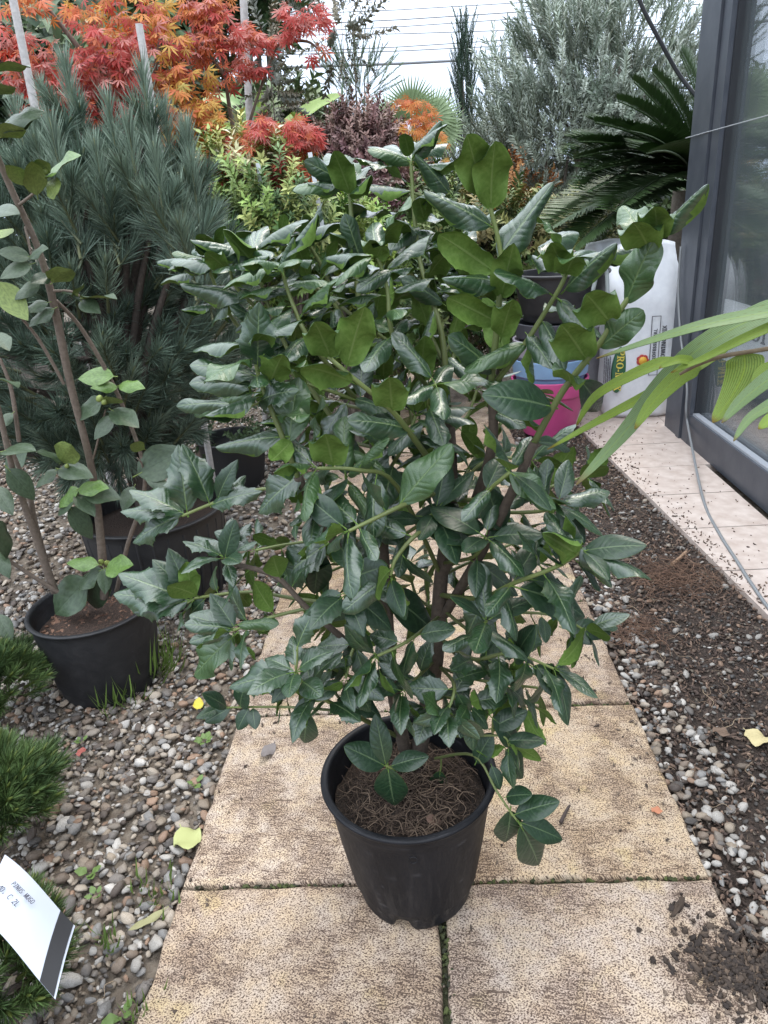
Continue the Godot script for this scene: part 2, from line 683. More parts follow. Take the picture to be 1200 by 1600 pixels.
func build_ground() -> void:
	var g := Buf.new()
	g.quad(g.pt(Vector3(-160, -0.034, 60)), g.pt(Vector3(160, -0.034, 60)), g.pt(Vector3(160, -0.034, -220)), g.pt(Vector3(-160, -0.034, -220)))
	tag(put("ground", g.mesh(mottled(lin(0.07, 0.052, 0.038), lin(0.20, 0.17, 0.135), 0.95, 1.6, 0.03, 6.0, 11))), "brown earth under the gravel and plants", "ground", "", "structure")

	# joint bed under the slabs: dark, mossy
	var jb := Buf.new()
	jb.quad(jb.pt(Vector3(-0.50, -0.014, 0.3)), jb.pt(Vector3(0.49, -0.014, 0.3)), jb.pt(Vector3(0.49, -0.014, -6.2)), jb.pt(Vector3(-0.50, -0.014, -6.2)))
	var path := Node3D.new()
	path.name = "paving_path"
	add_child(path)
	tag(path, "path of two columns of speckled beige concrete slabs", "path", "", "structure")
	put("joint_bed", jb.mesh(mottled(lin(0.018, 0.020, 0.010), lin(0.06, 0.062, 0.025), 1.0, 6.0, 0.03, 8.0, 5)), path)

	var n1 := noise(0.9, 2, 21)
	var n2 := noise(0.006, 4, 22)
	var n3 := noise(0.02, 3, 23)
	var n4 := noise(0.35, 2, 24)
	var n5 := noise(0.5, 2, 29)
	var f := func(u: float, v: float) -> Array:
		var x := u * 1024.0
		var y := v * 1024.0
		# fine dark grains, denser in dirty drifts, and brushed streaks running across
		var dirt := smoothstep(-0.45, 0.60, n2.get_noise_2d(x, y) + 0.45 * n3.get_noise_2d(x, y * 2.0))
		var grain := n1.get_noise_2d(x * 0.25, y * 0.29)
		var grain2 := n1.get_noise_2d(x * 0.62 + 300.0, y * 0.66)
		var streak := n4.get_noise_2d(x * 0.06 + y * 0.03, y * 0.60 - x * 0.10)
		var k := smoothstep(0.25 - 0.17 * dirt, 0.36 - 0.15 * dirt, grain)
		k = maxf(k, 0.8 * smoothstep(0.34 - 0.22 * dirt, 0.55 - 0.22 * dirt, grain2))
		k = maxf(k, smoothstep(0.22, 0.50, streak) * smoothstep(0.25, 0.75, dirt) * 0.85)
		var base := Color(0.740, 0.664, 0.566).lerp(Color(0.722, 0.664, 0.605), clampf(0.5 + n3.get_noise_2d(y, x), 0, 1))
		base = base.lerp(Color(0.620, 0.528, 0.450), dirt * 0.48)
		var yellow := smoothstep(0.30, 0.6, n2.get_noise_2d(x + 900.0, y - 400.0))
		base = base.lerp(Color(0.73, 0.65, 0.44), yellow * 0.38)
		var c := base.lerp(Color(0.215, 0.16, 0.13), k * 0.84)
		c = c * (1.0 + 0.09 * n5.get_noise_2d(x * 1.7, y * 1.7))
		return [c, 0.5 + 0.25 * n1.get_noise_2d(x * 0.9, y * 0.9) - k * 0.25]
	var pic := paint(1024, 1024, f, 3.0)
	var slab_mat := mat(Color.WHITE, 0.86)
	slab_mat.albedo_texture = pic[0]
	slab_mat.normal_enabled = true
	slab_mat.normal_texture = pic[1]
	slab_mat.normal_scale = 0.7
	var slab_mats := [slab_mat]
	for q in [Color(0.94, 0.925, 0.91), Color(1.0, 0.985, 0.945), Color(0.965, 0.965, 0.975)]:
		var sm: StandardMaterial3D = slab_mat.duplicate()
		sm.albedo_color = q
		slab_mats.append(sm)
	var wear := noise(9.0, 2, 31)
	for row in range(-1, 11):
		for col in 2:
			var x0 := -0.5115 + col * 0.5115
			var x1 := x0 + 0.500
			var z1 := -0.967 + 0.5075 - row * 0.5075 - 0.004
			var z0 := z1 - 0.4995
			var c := Vector3((x0 + x1) / 2, 0, (z0 + z1) / 2)
			var s := Buf.new()
			var off := Vector2(rng.randf(), rng.randf())
			var nn := 14
			var tilt := Vector3(rr(-0.004, 0.004), 0, rr(-0.004, 0.004))
			for ring in 3:
				# ring 0: foot of the side, 1: side just under the worn edge, 2: start of the top
				pass
			var grid := func(a: float, b: float, drop: float, inset: float) -> Vector3:
				var px := lerpf(x0 + inset, x1 - inset, a)
				var pz := lerpf(z0 + inset, z1 - inset, b)
				var e := 0.0
				if inset < 0.004:
					e = 0.006 * wear.get_noise_2d(px * 1.7, pz * 1.7 + row)
				var q := Vector3(px, 0, pz)
				q += (c - q).normalized() * e
				q.y = -drop + tilt.x * (px - c.x) + tilt.z * (pz - c.z) + 0.0012 * wear.get_noise_2d(px * 0.4, pz * 0.4)
				return q
			for i in nn + 1:
				for j in nn + 1:
					var p: Vector3 = grid.call(float(i) / nn, float(j) / nn, 0.0, 0.006)
					s.pt(p, Vector2(p.x, p.z) * 0.97 + off)
			for i in nn:
				for j in nn:
					var q := i * (nn + 1) + j
					s.quad(q, q + 1, q + nn + 2, q + nn + 1)
			# the worn edge and the sides
			var loop := []
			for i in nn:
				loop.append(Vector2(float(i) / nn, 0))
			for i in nn:
				loop.append(Vector2(1, float(i) / nn))
			for i in nn:
				loop.append(Vector2(1.0 - float(i) / nn, 1))
			for i in nn:
				loop.append(Vector2(0, 1.0 - float(i) / nn))
			var first := s.v.size()
			for l in loop:
				for st in [[0.0, 0.006], [0.0012, 0.003], [0.004, 0.0008], [0.009, 0.0], [0.045, 0.0]]:
					var p: Vector3 = grid.call(l.x, l.y, st[0], st[1])
					s.pt(p, Vector2(p.x + p.y * 0.7, p.z + p.y * 0.7) * 0.97 + off)
			for i in loop.size():
				var a := first + i * 5
				var b2 := first + ((i + 1) % loop.size()) * 5
				for k in 4:
					s.quad(a + k, b2 + k, b2 + k + 1, a + k + 1)
			put("slab", s.mesh(slab_mats[(row * 3 + col * 2 + 5) % 4]), path)

	# right: dark soil with chips and pebbles, and the pale paving before the door
	var soil := Buf.new()
	var sn := noise(1.5, 3, 41)
	var sx := 26
	var sz := 70
	for i in sx + 1:
		for j in sz + 1:
			var x := lerpf(0.47, 1.12, float(i) / sx)
			var z := lerpf(0.4, -4.4, float(j) / sz)
			var edge := smoothstep(0.47, 0.60, x)
			soil.pt(Vector3(x, -0.030 + 0.012 * edge + 0.012 * sn.get_noise_2d(x * 4.0, z * 4.0) - 0.03 * smoothstep(0.98, 1.1, x), z))
	for i in sx:
		for j in sz:
			var q := i * (sz + 1) + j
			soil.quad(q, q + sz + 1, q + sz + 2, q + 1)
	tag(put("soil_strip", soil.mesh(mottled(lin(0.012, 0.008, 0.006), lin(0.075, 0.052, 0.038), 0.95, 5.0, 0.03, 10.0, 17))), "dark soil strip between the slab path and the pale paving", "soil", "", "structure")

	var pale := mottled(lin(0.42, 0.335, 0.285), lin(0.58, 0.50, 0.445), 0.8, 1.6, 0.016, 0.7, 51)
	var walk := Node3D.new()
	walk.name = "pale_paving"
	add_child(walk)
	tag(walk, "pale pinkish paving in front of the glazed door", "pavement", "", "structure")
	for k in 16:
		var z1 := 0.55 - k * 0.335
		var z0 := z1 - 0.3300
		var xa := 0.875 + (z1 + 3.8) * 0.066
		var xb := 0.875 + (z0 + 3.8) * 0.066
		var b := Buf.new()
		var y := 0.004 + rr(-0.0008, 0.0008)
		var xs := [[xa, xb, 1.30, 1.30]] if k < 11 else [[xa, xb, 1.34, 1.34], [1.343, 1.343, 2.4, 2.4]]
		for q in xs:
			var i0 := b.pt(Vector3(q[0], y, z1))
			var i1 := b.pt(Vector3(q[2], y, z1))
			var i2 := b.pt(Vector3(q[3], y, z0))
			var i3 := b.pt(Vector3(q[1], y, z0))
			b.quad(i0, i1, i2, i3)
			var d := Vector3(0, -0.045, 0)
			var j0 := b.pt(b.v[i0])
			var j3 := b.pt(b.v[i3])
			b.quad(j0, j3, b.pt(b.v[i3] + d), b.pt(b.v[i0] + d))
			var m0 := b.pt(b.v[i0])
			var m1 := b.pt(b.v[i1])
			b.quad(b.pt(b.v[i0] + d), b.pt(b.v[i1] + d), m1, m0)
		put("paving_stone", b.mesh(pale), walk)

	var bits := []
	var bcol := []
	var speck := pebble_mesh(mat(Color.WHITE, 0.95, true), 0.5, 6, 0.4)
	for i in 900:
		var z := rr(-0.6, -4.1)
		var x := 0.875 + (z + 3.8) * 0.066 + absf(rng.randfn()) * (0.05 if i % 3 else 0.25)
		if x > 1.30:
			continue
		var r := rr(0.0008, 0.0042)
		bits.append(Transform3D(Basis.from_euler(Vector3(rr(0, 6), rr(0, 6), rr(0, 6))).scaled_local(Vector3(r * rr(1, 2.5), r, r)), Vector3(x, 0.005 + r * 0.3, z)))
		bcol.append(Color(0.05, 0.034, 0.027).lerp(Color(0.20, 0.14, 0.10), rng.randf()))
	tag(many("soil_crumbs", speck, bits, bcol), "dark soil crumbs washed onto the pale paving edge", "soil")
	# loose gravel on the left
	var stone := mat(Color.WHITE, 0.62, true)
	stone.albedo_texture = noise_tex(0.02, 4, 61, Color(0.72, 0.70, 0.68), Color(1, 1, 1), 256)
	stone.uv1_triplanar = true
	stone.uv1_scale = Vector3.ONE * 1.2
	stone.metallic_specular = 0.4
	var peb := [pebble_mesh(stone, 0.62, 1), pebble_mesh(stone, 0.5, 2, 0.2), pebble_mesh(stone, 0.75, 3, 0.16), pebble_mesh(stone, 0.4, 4, 0.22)]
	var tones := [Color(0.30, 0.26, 0.22), Color(0.22, 0.20, 0.185), Color(0.36, 0.30, 0.235), Color(0.16, 0.145, 0.135), Color(0.44, 0.385, 0.32), Color(0.27, 0.265, 0.26), Color(0.34, 0.23, 0.165), Color(0.13, 0.105, 0.09), Color(0.24, 0.19, 0.15), Color(0.58, 0.56, 0.53)]
	var per := [[], [], [], []]
	var tint := [[], [], [], []]
	var scatter := func(count: int, xa: float, xb: float, za: float, zb: float, r0: float, r1: float, y0: float, pale_share: float, dark: float) -> void:
		for i in count:
			var x := rr(xa, xb)
			var z := rr(za, zb)
			var r := lerpf(r0, r1, pow(rng.randf(), 2.2))
			var k := rng.randi() % 4
			var b := Basis.from_euler(Vector3(rr(-0.5, 0.5), rr(0, TAU), rr(-0.5, 0.5))).scaled_local(Vector3(r * rr(0.9, 1.45), r, r * rr(0.8, 1.2)))
			per[k].append(Transform3D(b, Vector3(x, y0 + rr(-0.3, 0.8) * r, z)))
			var c: Color = tones[rng.randi() % tones.size()]
			if rng.randf() < pale_share:
				c = Color(0.50, 0.475, 0.44)
			tint[k].append(c * rr(0.75, 1.2) * dark)
	scatter.call(6800, -1.5, -0.52, -0.25, -2.3, 0.0055, 0.0150, -0.025, 0.09, 0.95)
	scatter.call(8500, -1.5, -0.52, -0.25, -2.3, 0.003, 0.008, -0.029, 0.08, 0.9)
	scatter.call(9500, -2.6, -0.52, -2.2, -5.2, 0.007, 0.016, -0.026, 0.09, 1.0)
	scatter.call(1600, -2.6, -1.45, -0.6, -2.3, 0.008, 0.017, -0.026, 0.05, 1.0)
	for k in 4:
		tag(many("gravel", peb[k], per[k], tint[k]), "loose river gravel of brown, grey and white pebbles left of the path", "gravel", "river gravel left of the path")
	for k in 4:
		per[k].clear()
		tint[k].clear()
	scatter.call(620, 0.50, 1.0, -0.3, -4.0, 0.005, 0.012, -0.014, 0.4, 0.85)
	scatter.call(5200, 0.50, 0.99, -0.3, -4.0, 0.003, 0.007, -0.015, 0.05, 0.45)
	scatter.call(620, 0.50, 0.64, -0.3, -2.2, 0.006, 0.014, -0.014, 0.3, 1.0)
	for k in 4:
		tag(many("pebbles", peb[k], per[k], tint[k]), "small pale pebbles strewn in the dark soil right of the path", "pebbles", "pebbles in the soil strip")
	# crumbs of bark and soil
	var crumb_mat := mat(Color.WHITE, 0.95, true)
	var crumbs := [pebble_mesh(crumb_mat, 0.5, 7, 0.45), pebble_mesh(crumb_mat, 0.8, 8, 0.4)]
	var cp := [[], []]
	var ct := [[], []]
	for i in 17000:
		var z := -0.3 - 3.75 * pow(rng.randf(), 0.9)
		var x := rr(0.495, 1.0 + (z + 1.9) * 0.05)
		var r := rr(0.0018, 0.0044)
		var k := i % 2
		cp[k].append(Transform3D(Basis.from_euler(Vector3(rr(0, TAU), rr(0, TAU), rr(0, TAU))).scaled_local(Vector3(r * rr(1, 2.6), r, r * rr(0.7, 1.2))), Vector3(x, -0.016 + rr(-0.003, 0.006), z)))
		ct[k].append(Color(0.060, 0.042, 0.034).lerp(Color(0.24, 0.16, 0.115), pow(rng.randf(), 3.0)) * rr(0.7, 1.3))
	for k in 2:
		tag(many("bark_crumbs", crumbs[k], cp[k], ct[k]), "dark bark and soil crumbs covering the strip right of the path", "soil", "crumbs of the soil strip")


func build_shop() -> void:
	var frame := mottled(lin(0.058, 0.066, 0.082), lin(0.088, 0.096, 0.112), 0.42, 1.5, 0.008, 0.3, 75)
	frame.metallic = 0.25
	var dark := mat(lin(0.018, 0.02, 0.024), 0.5)
	var shop := thing("glazed_shopfront", "dark grey aluminium framed glass shopfront right of the pale paving", "shopfront", Vector3(1.32, 0, 0))
	var piece := func(called: String, c: Vector3, s: Vector3, m: Material) -> MeshInstance3D:
		var b := Buf.new()
		b.box(c, s)
		return put(called, b.mesh(m), shop)
	# corner post with its grooves, then the stile of the first pane
	piece.call("corner_post", Vector3(0.05, 1.4, -3.672), Vector3(0.10, 2.8, 0.170), frame)
	piece.call("groove", Vector3(0.055, 1.4, -3.580), Vector3(0.075, 2.8, 0.014), dark)
	piece.call("mullion", Vector3(0.046, 1.4, -3.550), Vector3(0.104, 2.8, 0.046), frame)
	piece.call("groove", Vector3(0.055, 1.4, -3.521), Vector3(0.075, 2.8, 0.012), dark)
	piece.call("stile", Vector3(0.050, 1.4, -3.475), Vector3(0.092, 2.8, 0.080), frame)
	piece.call("gasket", Vector3(0.050, 1.32, -3.430), Vector3(0.050, 2.36, 0.010), dark)
	piece.call("bottom_rail", Vector3(0.050, 0.078, -1.72), Vector3(0.090, 0.150, 3.43), frame)
	piece.call("glazing_bead", Vector3(0.030, 0.158, -1.72), Vector3(0.030, 0.010, 3.41), mat(lin(0.32, 0.34, 0.37), 0.35))
	piece.call("top_rail", Vector3(0.050, 2.65, -1.72), Vector3(0.090, 0.30, 3.43), frame)
	piece.call("stile", Vector3(0.050, 1.4, 0.05), Vector3(0.092, 2.8, 0.10), frame)
	piece.call("stile", Vector3(0.050, 1.33, -1.35), Vector3(0.092, 2.34, 0.10), frame)
	var glass := StandardMaterial3D.new()
	glass.albedo_color = Color(0.85, 0.92, 0.93, 0.03)
	glass.transparency = BaseMaterial3D.TRANSPARENCY_ALPHA
	glass.roughness = 0.0
	glass.metallic_specular = 1.0
	glass.cull_mode = BaseMaterial3D.CULL_DISABLED
	piece.call("glass_pane", Vector3(0.055, 1.33, -2.415), Vector3(0.008, 2.345, 2.03), glass)
	piece.call("glass_pane", Vector3(0.080, 1.33, -2.415), Vector3(0.006, 2.345, 2.03), glass)
	piece.call("glass_pane", Vector3(0.055, 1.33, -0.65), Vector3(0.008, 2.345, 1.29), glass)
	# shell of the room
	var inner := mottled(lin(0.055, 0.056, 0.06), lin(0.085, 0.086, 0.09), 0.9, 1.0, 0.01, 0.5, 71)
	piece.call("floor_slab", Vector3(1.40, -0.01, -1.85), Vector3(2.6, 0.04, 3.78), inner)
	piece.call("roof_slab", Vector3(1.36, 2.86, -1.85), Vector3(2.9, 0.12, 4.1), frame)
	piece.call("end_wall", Vector3(1.44, 1.4, -3.70), Vector3(2.68, 2.79, 0.06), mottled(lin(0.05, 0.052, 0.058), lin(0.075, 0.078, 0.085), 0.6, 1.0, 0.01, 0.5, 72))
	piece.call("end_wall", Vector3(1.44, 1.4, 0.07), Vector3(2.66, 2.79, 0.06), inner)
	for q in [[0.30, 0.62], [2.05, 1.49]]:
		piece.call("back_wall", Vector3(2.74, q[0], -1.81), Vector3(0.06, q[1], 3.70), inner)
	for k in 5:
		piece.call("window_bar", Vector3(2.74, 0.957, -3.62 + k * 0.9), Vector3(0.055, 0.69, 0.055), dark)
	piece.call("back_window_pane", Vector3(2.742, 0.957, -1.81), Vector3(0.006, 0.688, 3.60), glass)

	# the board behind the glass, with what can be read of its lettering
	var board := thing("sign_board", "pale grey sign board with dark letters standing behind the glass", "sign", Vector3(1.425, 0, -2.72))
	var bb := Buf.new()
	bb.box(Vector3(0, 0.57, 0), Vector3(0.012, 0.265, 1.38))
	put("panel", bb.mesh(mottled(lin(0.50, 0.54, 0.56), lin(0.56, 0.60, 0.62), 0.6, 1.0, 0.01, 0.3, 73)), board)
	var fnt := SystemFont.new()
	fnt.font_names = PackedStringArray(["Droid Serif"])
	var tm := TextMesh.new()
	tm.text = "RA DI S"
	tm.font = fnt
	tm.font_size = 32
	tm.pixel_size = 0.0036
	tm.depth = 0.004
	tm.horizontal_alignment = HORIZONTAL_ALIGNMENT_LEFT
	tm.material = mat(lin(0.03, 0.035, 0.045), 0.6)
	put("lettering", tm, board, Transform3D(Basis(Vector3.UP, -PI / 2), Vector3(-0.0085, 0.612, -0.56)))
	var foot := Buf.new()
	for z in [-0.55, 0.55]:
		foot.box(Vector3(0.02, 0.224, z), Vector3(0.03, 0.425, 0.03))
	put("legs", foot.mesh(dark), board)

	# things that show dimly inside
	var table := thing("work_table", "dark steel table inside the glazed shop behind the sign board", "table", Vector3(2.55, 0.011, -2.2))
	var tb := Buf.new()
	tb.box(Vector3(0, 0.80, 0), Vector3(0.7, 0.04, 1.5))
	put("table_top", tb.mesh(dark), table)
	for x in [-0.3, 0.3]:
		for z in [-0.68, 0.68]:
			var lb := Buf.new()
			lb.box(Vector3(x, 0.39, z), Vector3(0.04, 0.78, 0.04))
			put("leg", lb.mesh(dark), table)
	var tub := thing("white_canister", "white plastic canister on the dark table inside the shop", "canister", Vector3(2.45, 0.831, -2.5))
	var wb := Buf.new()
	wb.lathe([Vector2(0, 0), Vector2(0.12, 0), Vector2(0.13, 0.02), Vector2(0.13, 0.24), Vector2(0.10, 0.29), Vector2(0.05, 0.30), Vector2(0.05, 0.34), Vector2(0, 0.34)], 24)
	put("body", wb.mesh(mat(lin(0.6, 0.62, 0.64), 0.5)), tub)

	# thin pale wire over the pane, and the grey cable on the ground
	var wire_mat := mat(lin(0.30, 0.31, 0.32), 0.5)
	var w := Buf.new()
	w.tube(curve([Vector3(1.312, 1.395, -3.80), Vector3(1.312, 1.400, -3.4), Vector3(1.312, 1.408, -2.6), Vector3(1.312, 1.425, -1.3)], 5), 0.0022, 0.0022, 6)
	tag(put("wire", w.mesh(wire_mat)), "thin grey wire strung across the door frame and the glass", "wire")
	var cable := Buf.new()
	cable.tube(curve([Vector3(1.306, 0.921, -3.714), Vector3(1.304, 0.73, -3.692), Vector3(1.306, 0.524, -3.614), Vector3(1.306, 0.303, -3.464), Vector3(1.308, 0.179, -3.444), Vector3(1.308, 0.093, -3.385), Vector3(1.142, 0.01, -2.733), Vector3(1.081, 0.008, -2.42), Vector3(1.052, 0.008, -2.19), Vector3(1.031, 0.008, -2.015), Vector3(1.02, 0.008, -1.835), Vector3(1.06, 0.006, -1.55), Vector3(1.08, 0.006, -1.1)], 6), 0.0058, 0.0058, 8)
	tag(put("cable", cable.mesh(mat(lin(0.20, 0.21, 0.215), 0.5))), "grey cable running down the post and over the pale paving", "cable")
	var hang := Buf.new()
	hang.tube(curve([Vector3(1.092, 2.12, -4.1), Vector3(1.155, 1.99, -4.1), Vector3(1.248, 1.848, -4.1), Vector3(1.36, 1.69, -4.1), Vector3(1.474, 1.546, -4.05)], 5), 0.010, 0.010, 8)
	tag(put("hanging_cable", hang.mesh(mat(lin(0.03, 0.032, 0.036), 0.5))), "black cable hanging from above down behind the corner post", "cable")


func build_holly() -> void:
	var sc := func(u: float, v: float) -> Array:
		var s := absf(u - 0.5) * 2.0
		var fr := fposmod((v - 0.22 * s + 0.04 * sin(v * 17.0)) * 8.0 + (0.5 if u > 0.5 else 0.0), 1.0)
		var vein := smoothstep(0.16, 0.0, minf(fr, 1.0 - fr)) * (1.0 - s * 0.75)
		var mid := smoothstep(0.085, 0.03, s / (1.15 - 0.6 * v))
		return [vein, mid, fr, s]
	var n1 := noise(0.02, 4, 81)
	var n2 := noise(0.09, 3, 82)
	var f_top := func(u: float, v: float) -> Array:
		var q: Array = sc.call(u, v)
		var c := lin(0.013, 0.038, 0.016).lerp(lin(0.032, 0.070, 0.026), 0.5 + 0.7 * n1.get_noise_2d(u * 256, v * 512))
		c = c.lerp(lin(0.12, 0.18, 0.09), q[0] * 0.25)
		c = c.lerp(lin(0.22, 0.28, 0.12), q[1] * 0.6)
		var dust := smoothstep(0.25, 0.6, n2.get_noise_2d(u * 256, v * 512))
		c = c.lerp(lin(0.16, 0.19, 0.16), dust * 0.22)
		return [c, 0.35 + 0.45 * sin(PI * q[2]) * (1.0 - 0.4 * q[3]) - 0.3 * q[1] + 0.12 * n2.get_noise_2d(u * 300, v * 600)]
	var f_under := func(u: float, v: float) -> Array:
		var q: Array = sc.call(u, v)
		var c := lin(0.105, 0.185, 0.034).lerp(lin(0.145, 0.235, 0.052), 0.5 + n1.get_noise_2d(u * 256, v * 512))
		c = c.lerp(lin(0.19, 0.27, 0.09), q[0] * 0.2)
		c = c.lerp(lin(0.22, 0.30, 0.10), q[1] * 0.7)
		return [c, 0.5 - 0.15 * q[0] + 0.3 * q[1] + 0.1 * n2.get_noise_2d(u * 256, v * 512)]
	var ft := paint(192, 384, f_top, 5.0)
	var fu := paint(128, 256, f_under, 3.0)
	var top := leafy(Color.WHITE, 0.28, Color(0.10, 0.14, 0.03), 0.62)
	top.albedo_texture = ft[0]
	top.normal_enabled = true
	top.normal_texture = ft[1]
	top.normal_scale = 1.0
	top.clearcoat_enabled = true
	top.clearcoat = 0.4
	top.clearcoat_roughness = 0.2
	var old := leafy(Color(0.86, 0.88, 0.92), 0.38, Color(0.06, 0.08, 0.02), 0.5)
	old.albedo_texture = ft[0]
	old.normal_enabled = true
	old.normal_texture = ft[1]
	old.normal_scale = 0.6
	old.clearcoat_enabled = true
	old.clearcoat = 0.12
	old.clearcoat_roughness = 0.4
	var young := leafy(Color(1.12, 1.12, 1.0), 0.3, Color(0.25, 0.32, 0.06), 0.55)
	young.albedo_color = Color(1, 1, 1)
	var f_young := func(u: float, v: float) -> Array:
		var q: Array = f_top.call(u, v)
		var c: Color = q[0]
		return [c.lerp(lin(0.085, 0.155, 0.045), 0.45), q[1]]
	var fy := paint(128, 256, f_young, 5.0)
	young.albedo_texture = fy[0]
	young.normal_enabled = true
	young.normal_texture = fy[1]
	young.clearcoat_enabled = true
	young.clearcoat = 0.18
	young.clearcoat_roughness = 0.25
	var under := leafy(Color.WHITE, 0.6, Color(0.36, 0.44, 0.08), 0.35)
	under.albedo_texture = fu[0]
	under.normal_enabled = true
	under.normal_texture = fu[1]
	var fine_cols := [-1.0, -0.8, -0.5, -0.22, 0.0, 0.22, 0.5, 0.8, 1.0]
	var specs := [
		{wide = 0.52, curl = 0.75, bend = 0.35, seed = 1, fold = 0.06, wave = 0.16, belly = 1.08, blunt = 0.52},
		{wide = 0.62, curl = 2.0, bend = 0.35, seed = 2, fold = 0.1, wave = 0.05, twist = 0.3, belly = 1.0, blunt = 0.65},
		{wide = 0.54, curl = 0.75, bend = 0.5, seed = 3, spines = 0.22, teeth = 6, wave = 0.12, fold = 0.2, blunt = 0.72},
		{wide = 0.56, curl = 1.25, bend = 0.55, seed = 4, spines = 0.08, teeth = 8, wave = 0.08, twist = -0.25, belly = 0.95, blunt = 0.65},
		{wide = 0.56, curl = 0.55, bend = 0.40, seed = 5, fold = 0.16, belly = 0.98, blunt = 0.68},
		{wide = 0.58, curl = 1.6, bend = 0.80, seed = 6, spines = 0.06, teeth = 8, twist = 0.5, wave = 0.1, belly = 0.95, blunt = 0.62},
		{wide = 0.52, curl = 0.9, bend = 0.2, seed = 7, wave = 0.12, belly = 1.0, blunt = 0.58, twist = -0.4},
		{wide = 0.55, curl = 0.7, bend = 0.7, seed = 8, fold = 0.2, spines = 0.14, teeth = 6, blunt = 0.75},
	]
	for q in specs:
		q.segs = 28
		q.cols = fine_cols
		q.quilt = 0.0085 if q.seed != 5 and q.seed != 8 else 0.005
	var meshes := []
	var bufs := []
	for i in specs.size():
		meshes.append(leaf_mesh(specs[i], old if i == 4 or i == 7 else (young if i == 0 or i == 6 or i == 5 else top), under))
		bufs.append(leaf_bufs(specs[i]))

	var at := Vector3(-0.053, 0, -0.975)
	var h := thing("potted_holly", "large glossy dark green holly bush in a black pot on the slabs", "potted shrub", at)
	var black := mottled(lin(0.0085, 0.009, 0.0115), lin(0.019, 0.019, 0.022), 0.5, 3.0, 0.02, 0.8, 91)
	var sn1 := noise(0.012, 4, 211)
	var sn2 := noise(0.05, 3, 212)
	var sn3 := noise(0.3, 1, 213)
	var f_pot := func(u: float, v: float) -> Array:
		var x := u * 1024.0
		var y := v * 512.0
		var c := lin(0.0055, 0.006, 0.0082).lerp(lin(0.0125, 0.0125, 0.015), clampf(0.5 + sn1.get_noise_2d(x, y), 0, 1))
		var low := smoothstep(0.42, 0.20, v + 0.05 * sn2.get_noise_2d(x, y))
		var dust := smoothstep(0.0, 0.55, sn2.get_noise_2d(x * 0.8, y * 0.5)) * (0.15 + 0.75 * low)
		c = c.lerp(lin(0.10, 0.085, 0.068), dust * 0.38)
		var scratch := smoothstep(0.50, 0.62, sn3.get_noise_2d(x * 0.02 + y * 0.9, x * 0.03 - y * 0.1)) * smoothstep(0.0, 0.4, sn1.get_noise_2d(x + 500, y))
		c = c.lerp(lin(0.09, 0.09, 0.095), scratch * 0.5)
		return [c, 0.5 + 0.15 * sn2.get_noise_2d(x * 2, y * 2) - 0.1 * scratch]
	var pp := paint(1024, 256, f_pot, 2.0)
	black = mat(Color.WHITE, 0.55)
	black.metallic_specular = 0.38
	black.albedo_texture = pp[0]
	black.normal_enabled = true
	black.normal_texture = pp[1]
	black.normal_scale = 0.4
	var pot := put("pot", pot_mesh(0.108, 0.150, 0.272, 0.030, black, 0, 0.004, 4), h)
	var ring := Buf.new()
	var rc := []
	for k in 17:
		var a := TAU * k / 16
		rc.append(Vector3(0.006 + cos(a) * 0.007, 0.226 + sin(a) * 0.007, 0.1497))
	ring.tube(rc, 0.0011, 0.0011, 4)
	put("moulded_mark", ring.mesh(black), pot)

	# soil with crumbs and roots
	var so := Buf.new()
	var sn := noise(20.0, 3, 93)
	so.pt(Vector3(0, 0.222, 0))
	for i in range(1, 11):
		for k in 40:
			var a := TAU * k / 40
			var r := 0.1355 * i / 10.0
			var p := Vector3(cos(a) * r, 0, sin(a) * r)
			p.y = 0.220 + 0.018 * sn.get_noise_2d(p.x * 2.0, p.z * 2.0) - 0.004 * i / 10.0
			so.pt(p)
	for k in 40:
		so.tri(0, 1 + (k + 1) % 40, 1 + k)
	for i in 9:
		for k in 40:
			var k2 := (k + 1) % 40
			so.quad(1 + i * 40 + k, 1 + i * 40 + k2, 1 + (i + 1) * 40 + k2, 1 + (i + 1) * 40 + k)
	put("soil", so.mesh(mottled(lin(0.010, 0.007, 0.005), lin(0.065, 0.042, 0.030), 0.95, 7.0, 0.03, 10.0, 95)), h)
	var rootm := mat(Color.WHITE, 0.9, true)
	var rootlet := Buf.new()
	rootlet.tube(curve([Vector3(-0.5, 0, 0), Vector3(-0.2, 0.12, 0.10), Vector3(0.12, 0.02, -0.08), Vector3(0.5, 0.10, 0.12)], 3), 0.018, 0.010, 4)
	var rmesh := rootlet.mesh(rootm)
	var rt := []
	var rcol := []
	for i in 520:
		var z := rr(0.02, 0.07)
		var r := (0.136 - z * 0.46) * sqrt(rng.randf())
		var a := rr(0, TAU)
		rt.append(Transform3D(Basis.from_euler(Vector3(rr(-0.3, 0.3), rr(0, TAU), rr(-0.3, 0.3))).scaled_local(Vector3.ONE * z), Vector3(cos(a) * r, 0.223 + rr(-0.003, 0.008), sin(a) * r)))
		rcol.append(Color(0.045, 0.028, 0.020).lerp(Color(0.19, 0.135, 0.095), pow(rng.randf(), 2.0)))
	many("rootlets", rmesh, rt, rcol, h)

	var bark := mottled(lin(0.055, 0.040, 0.030), lin(0.115, 0.088, 0.066), 0.85, 6.0, 0.03, 3.0, 97)
	var green := mat(Color.WHITE, 0.5, true)
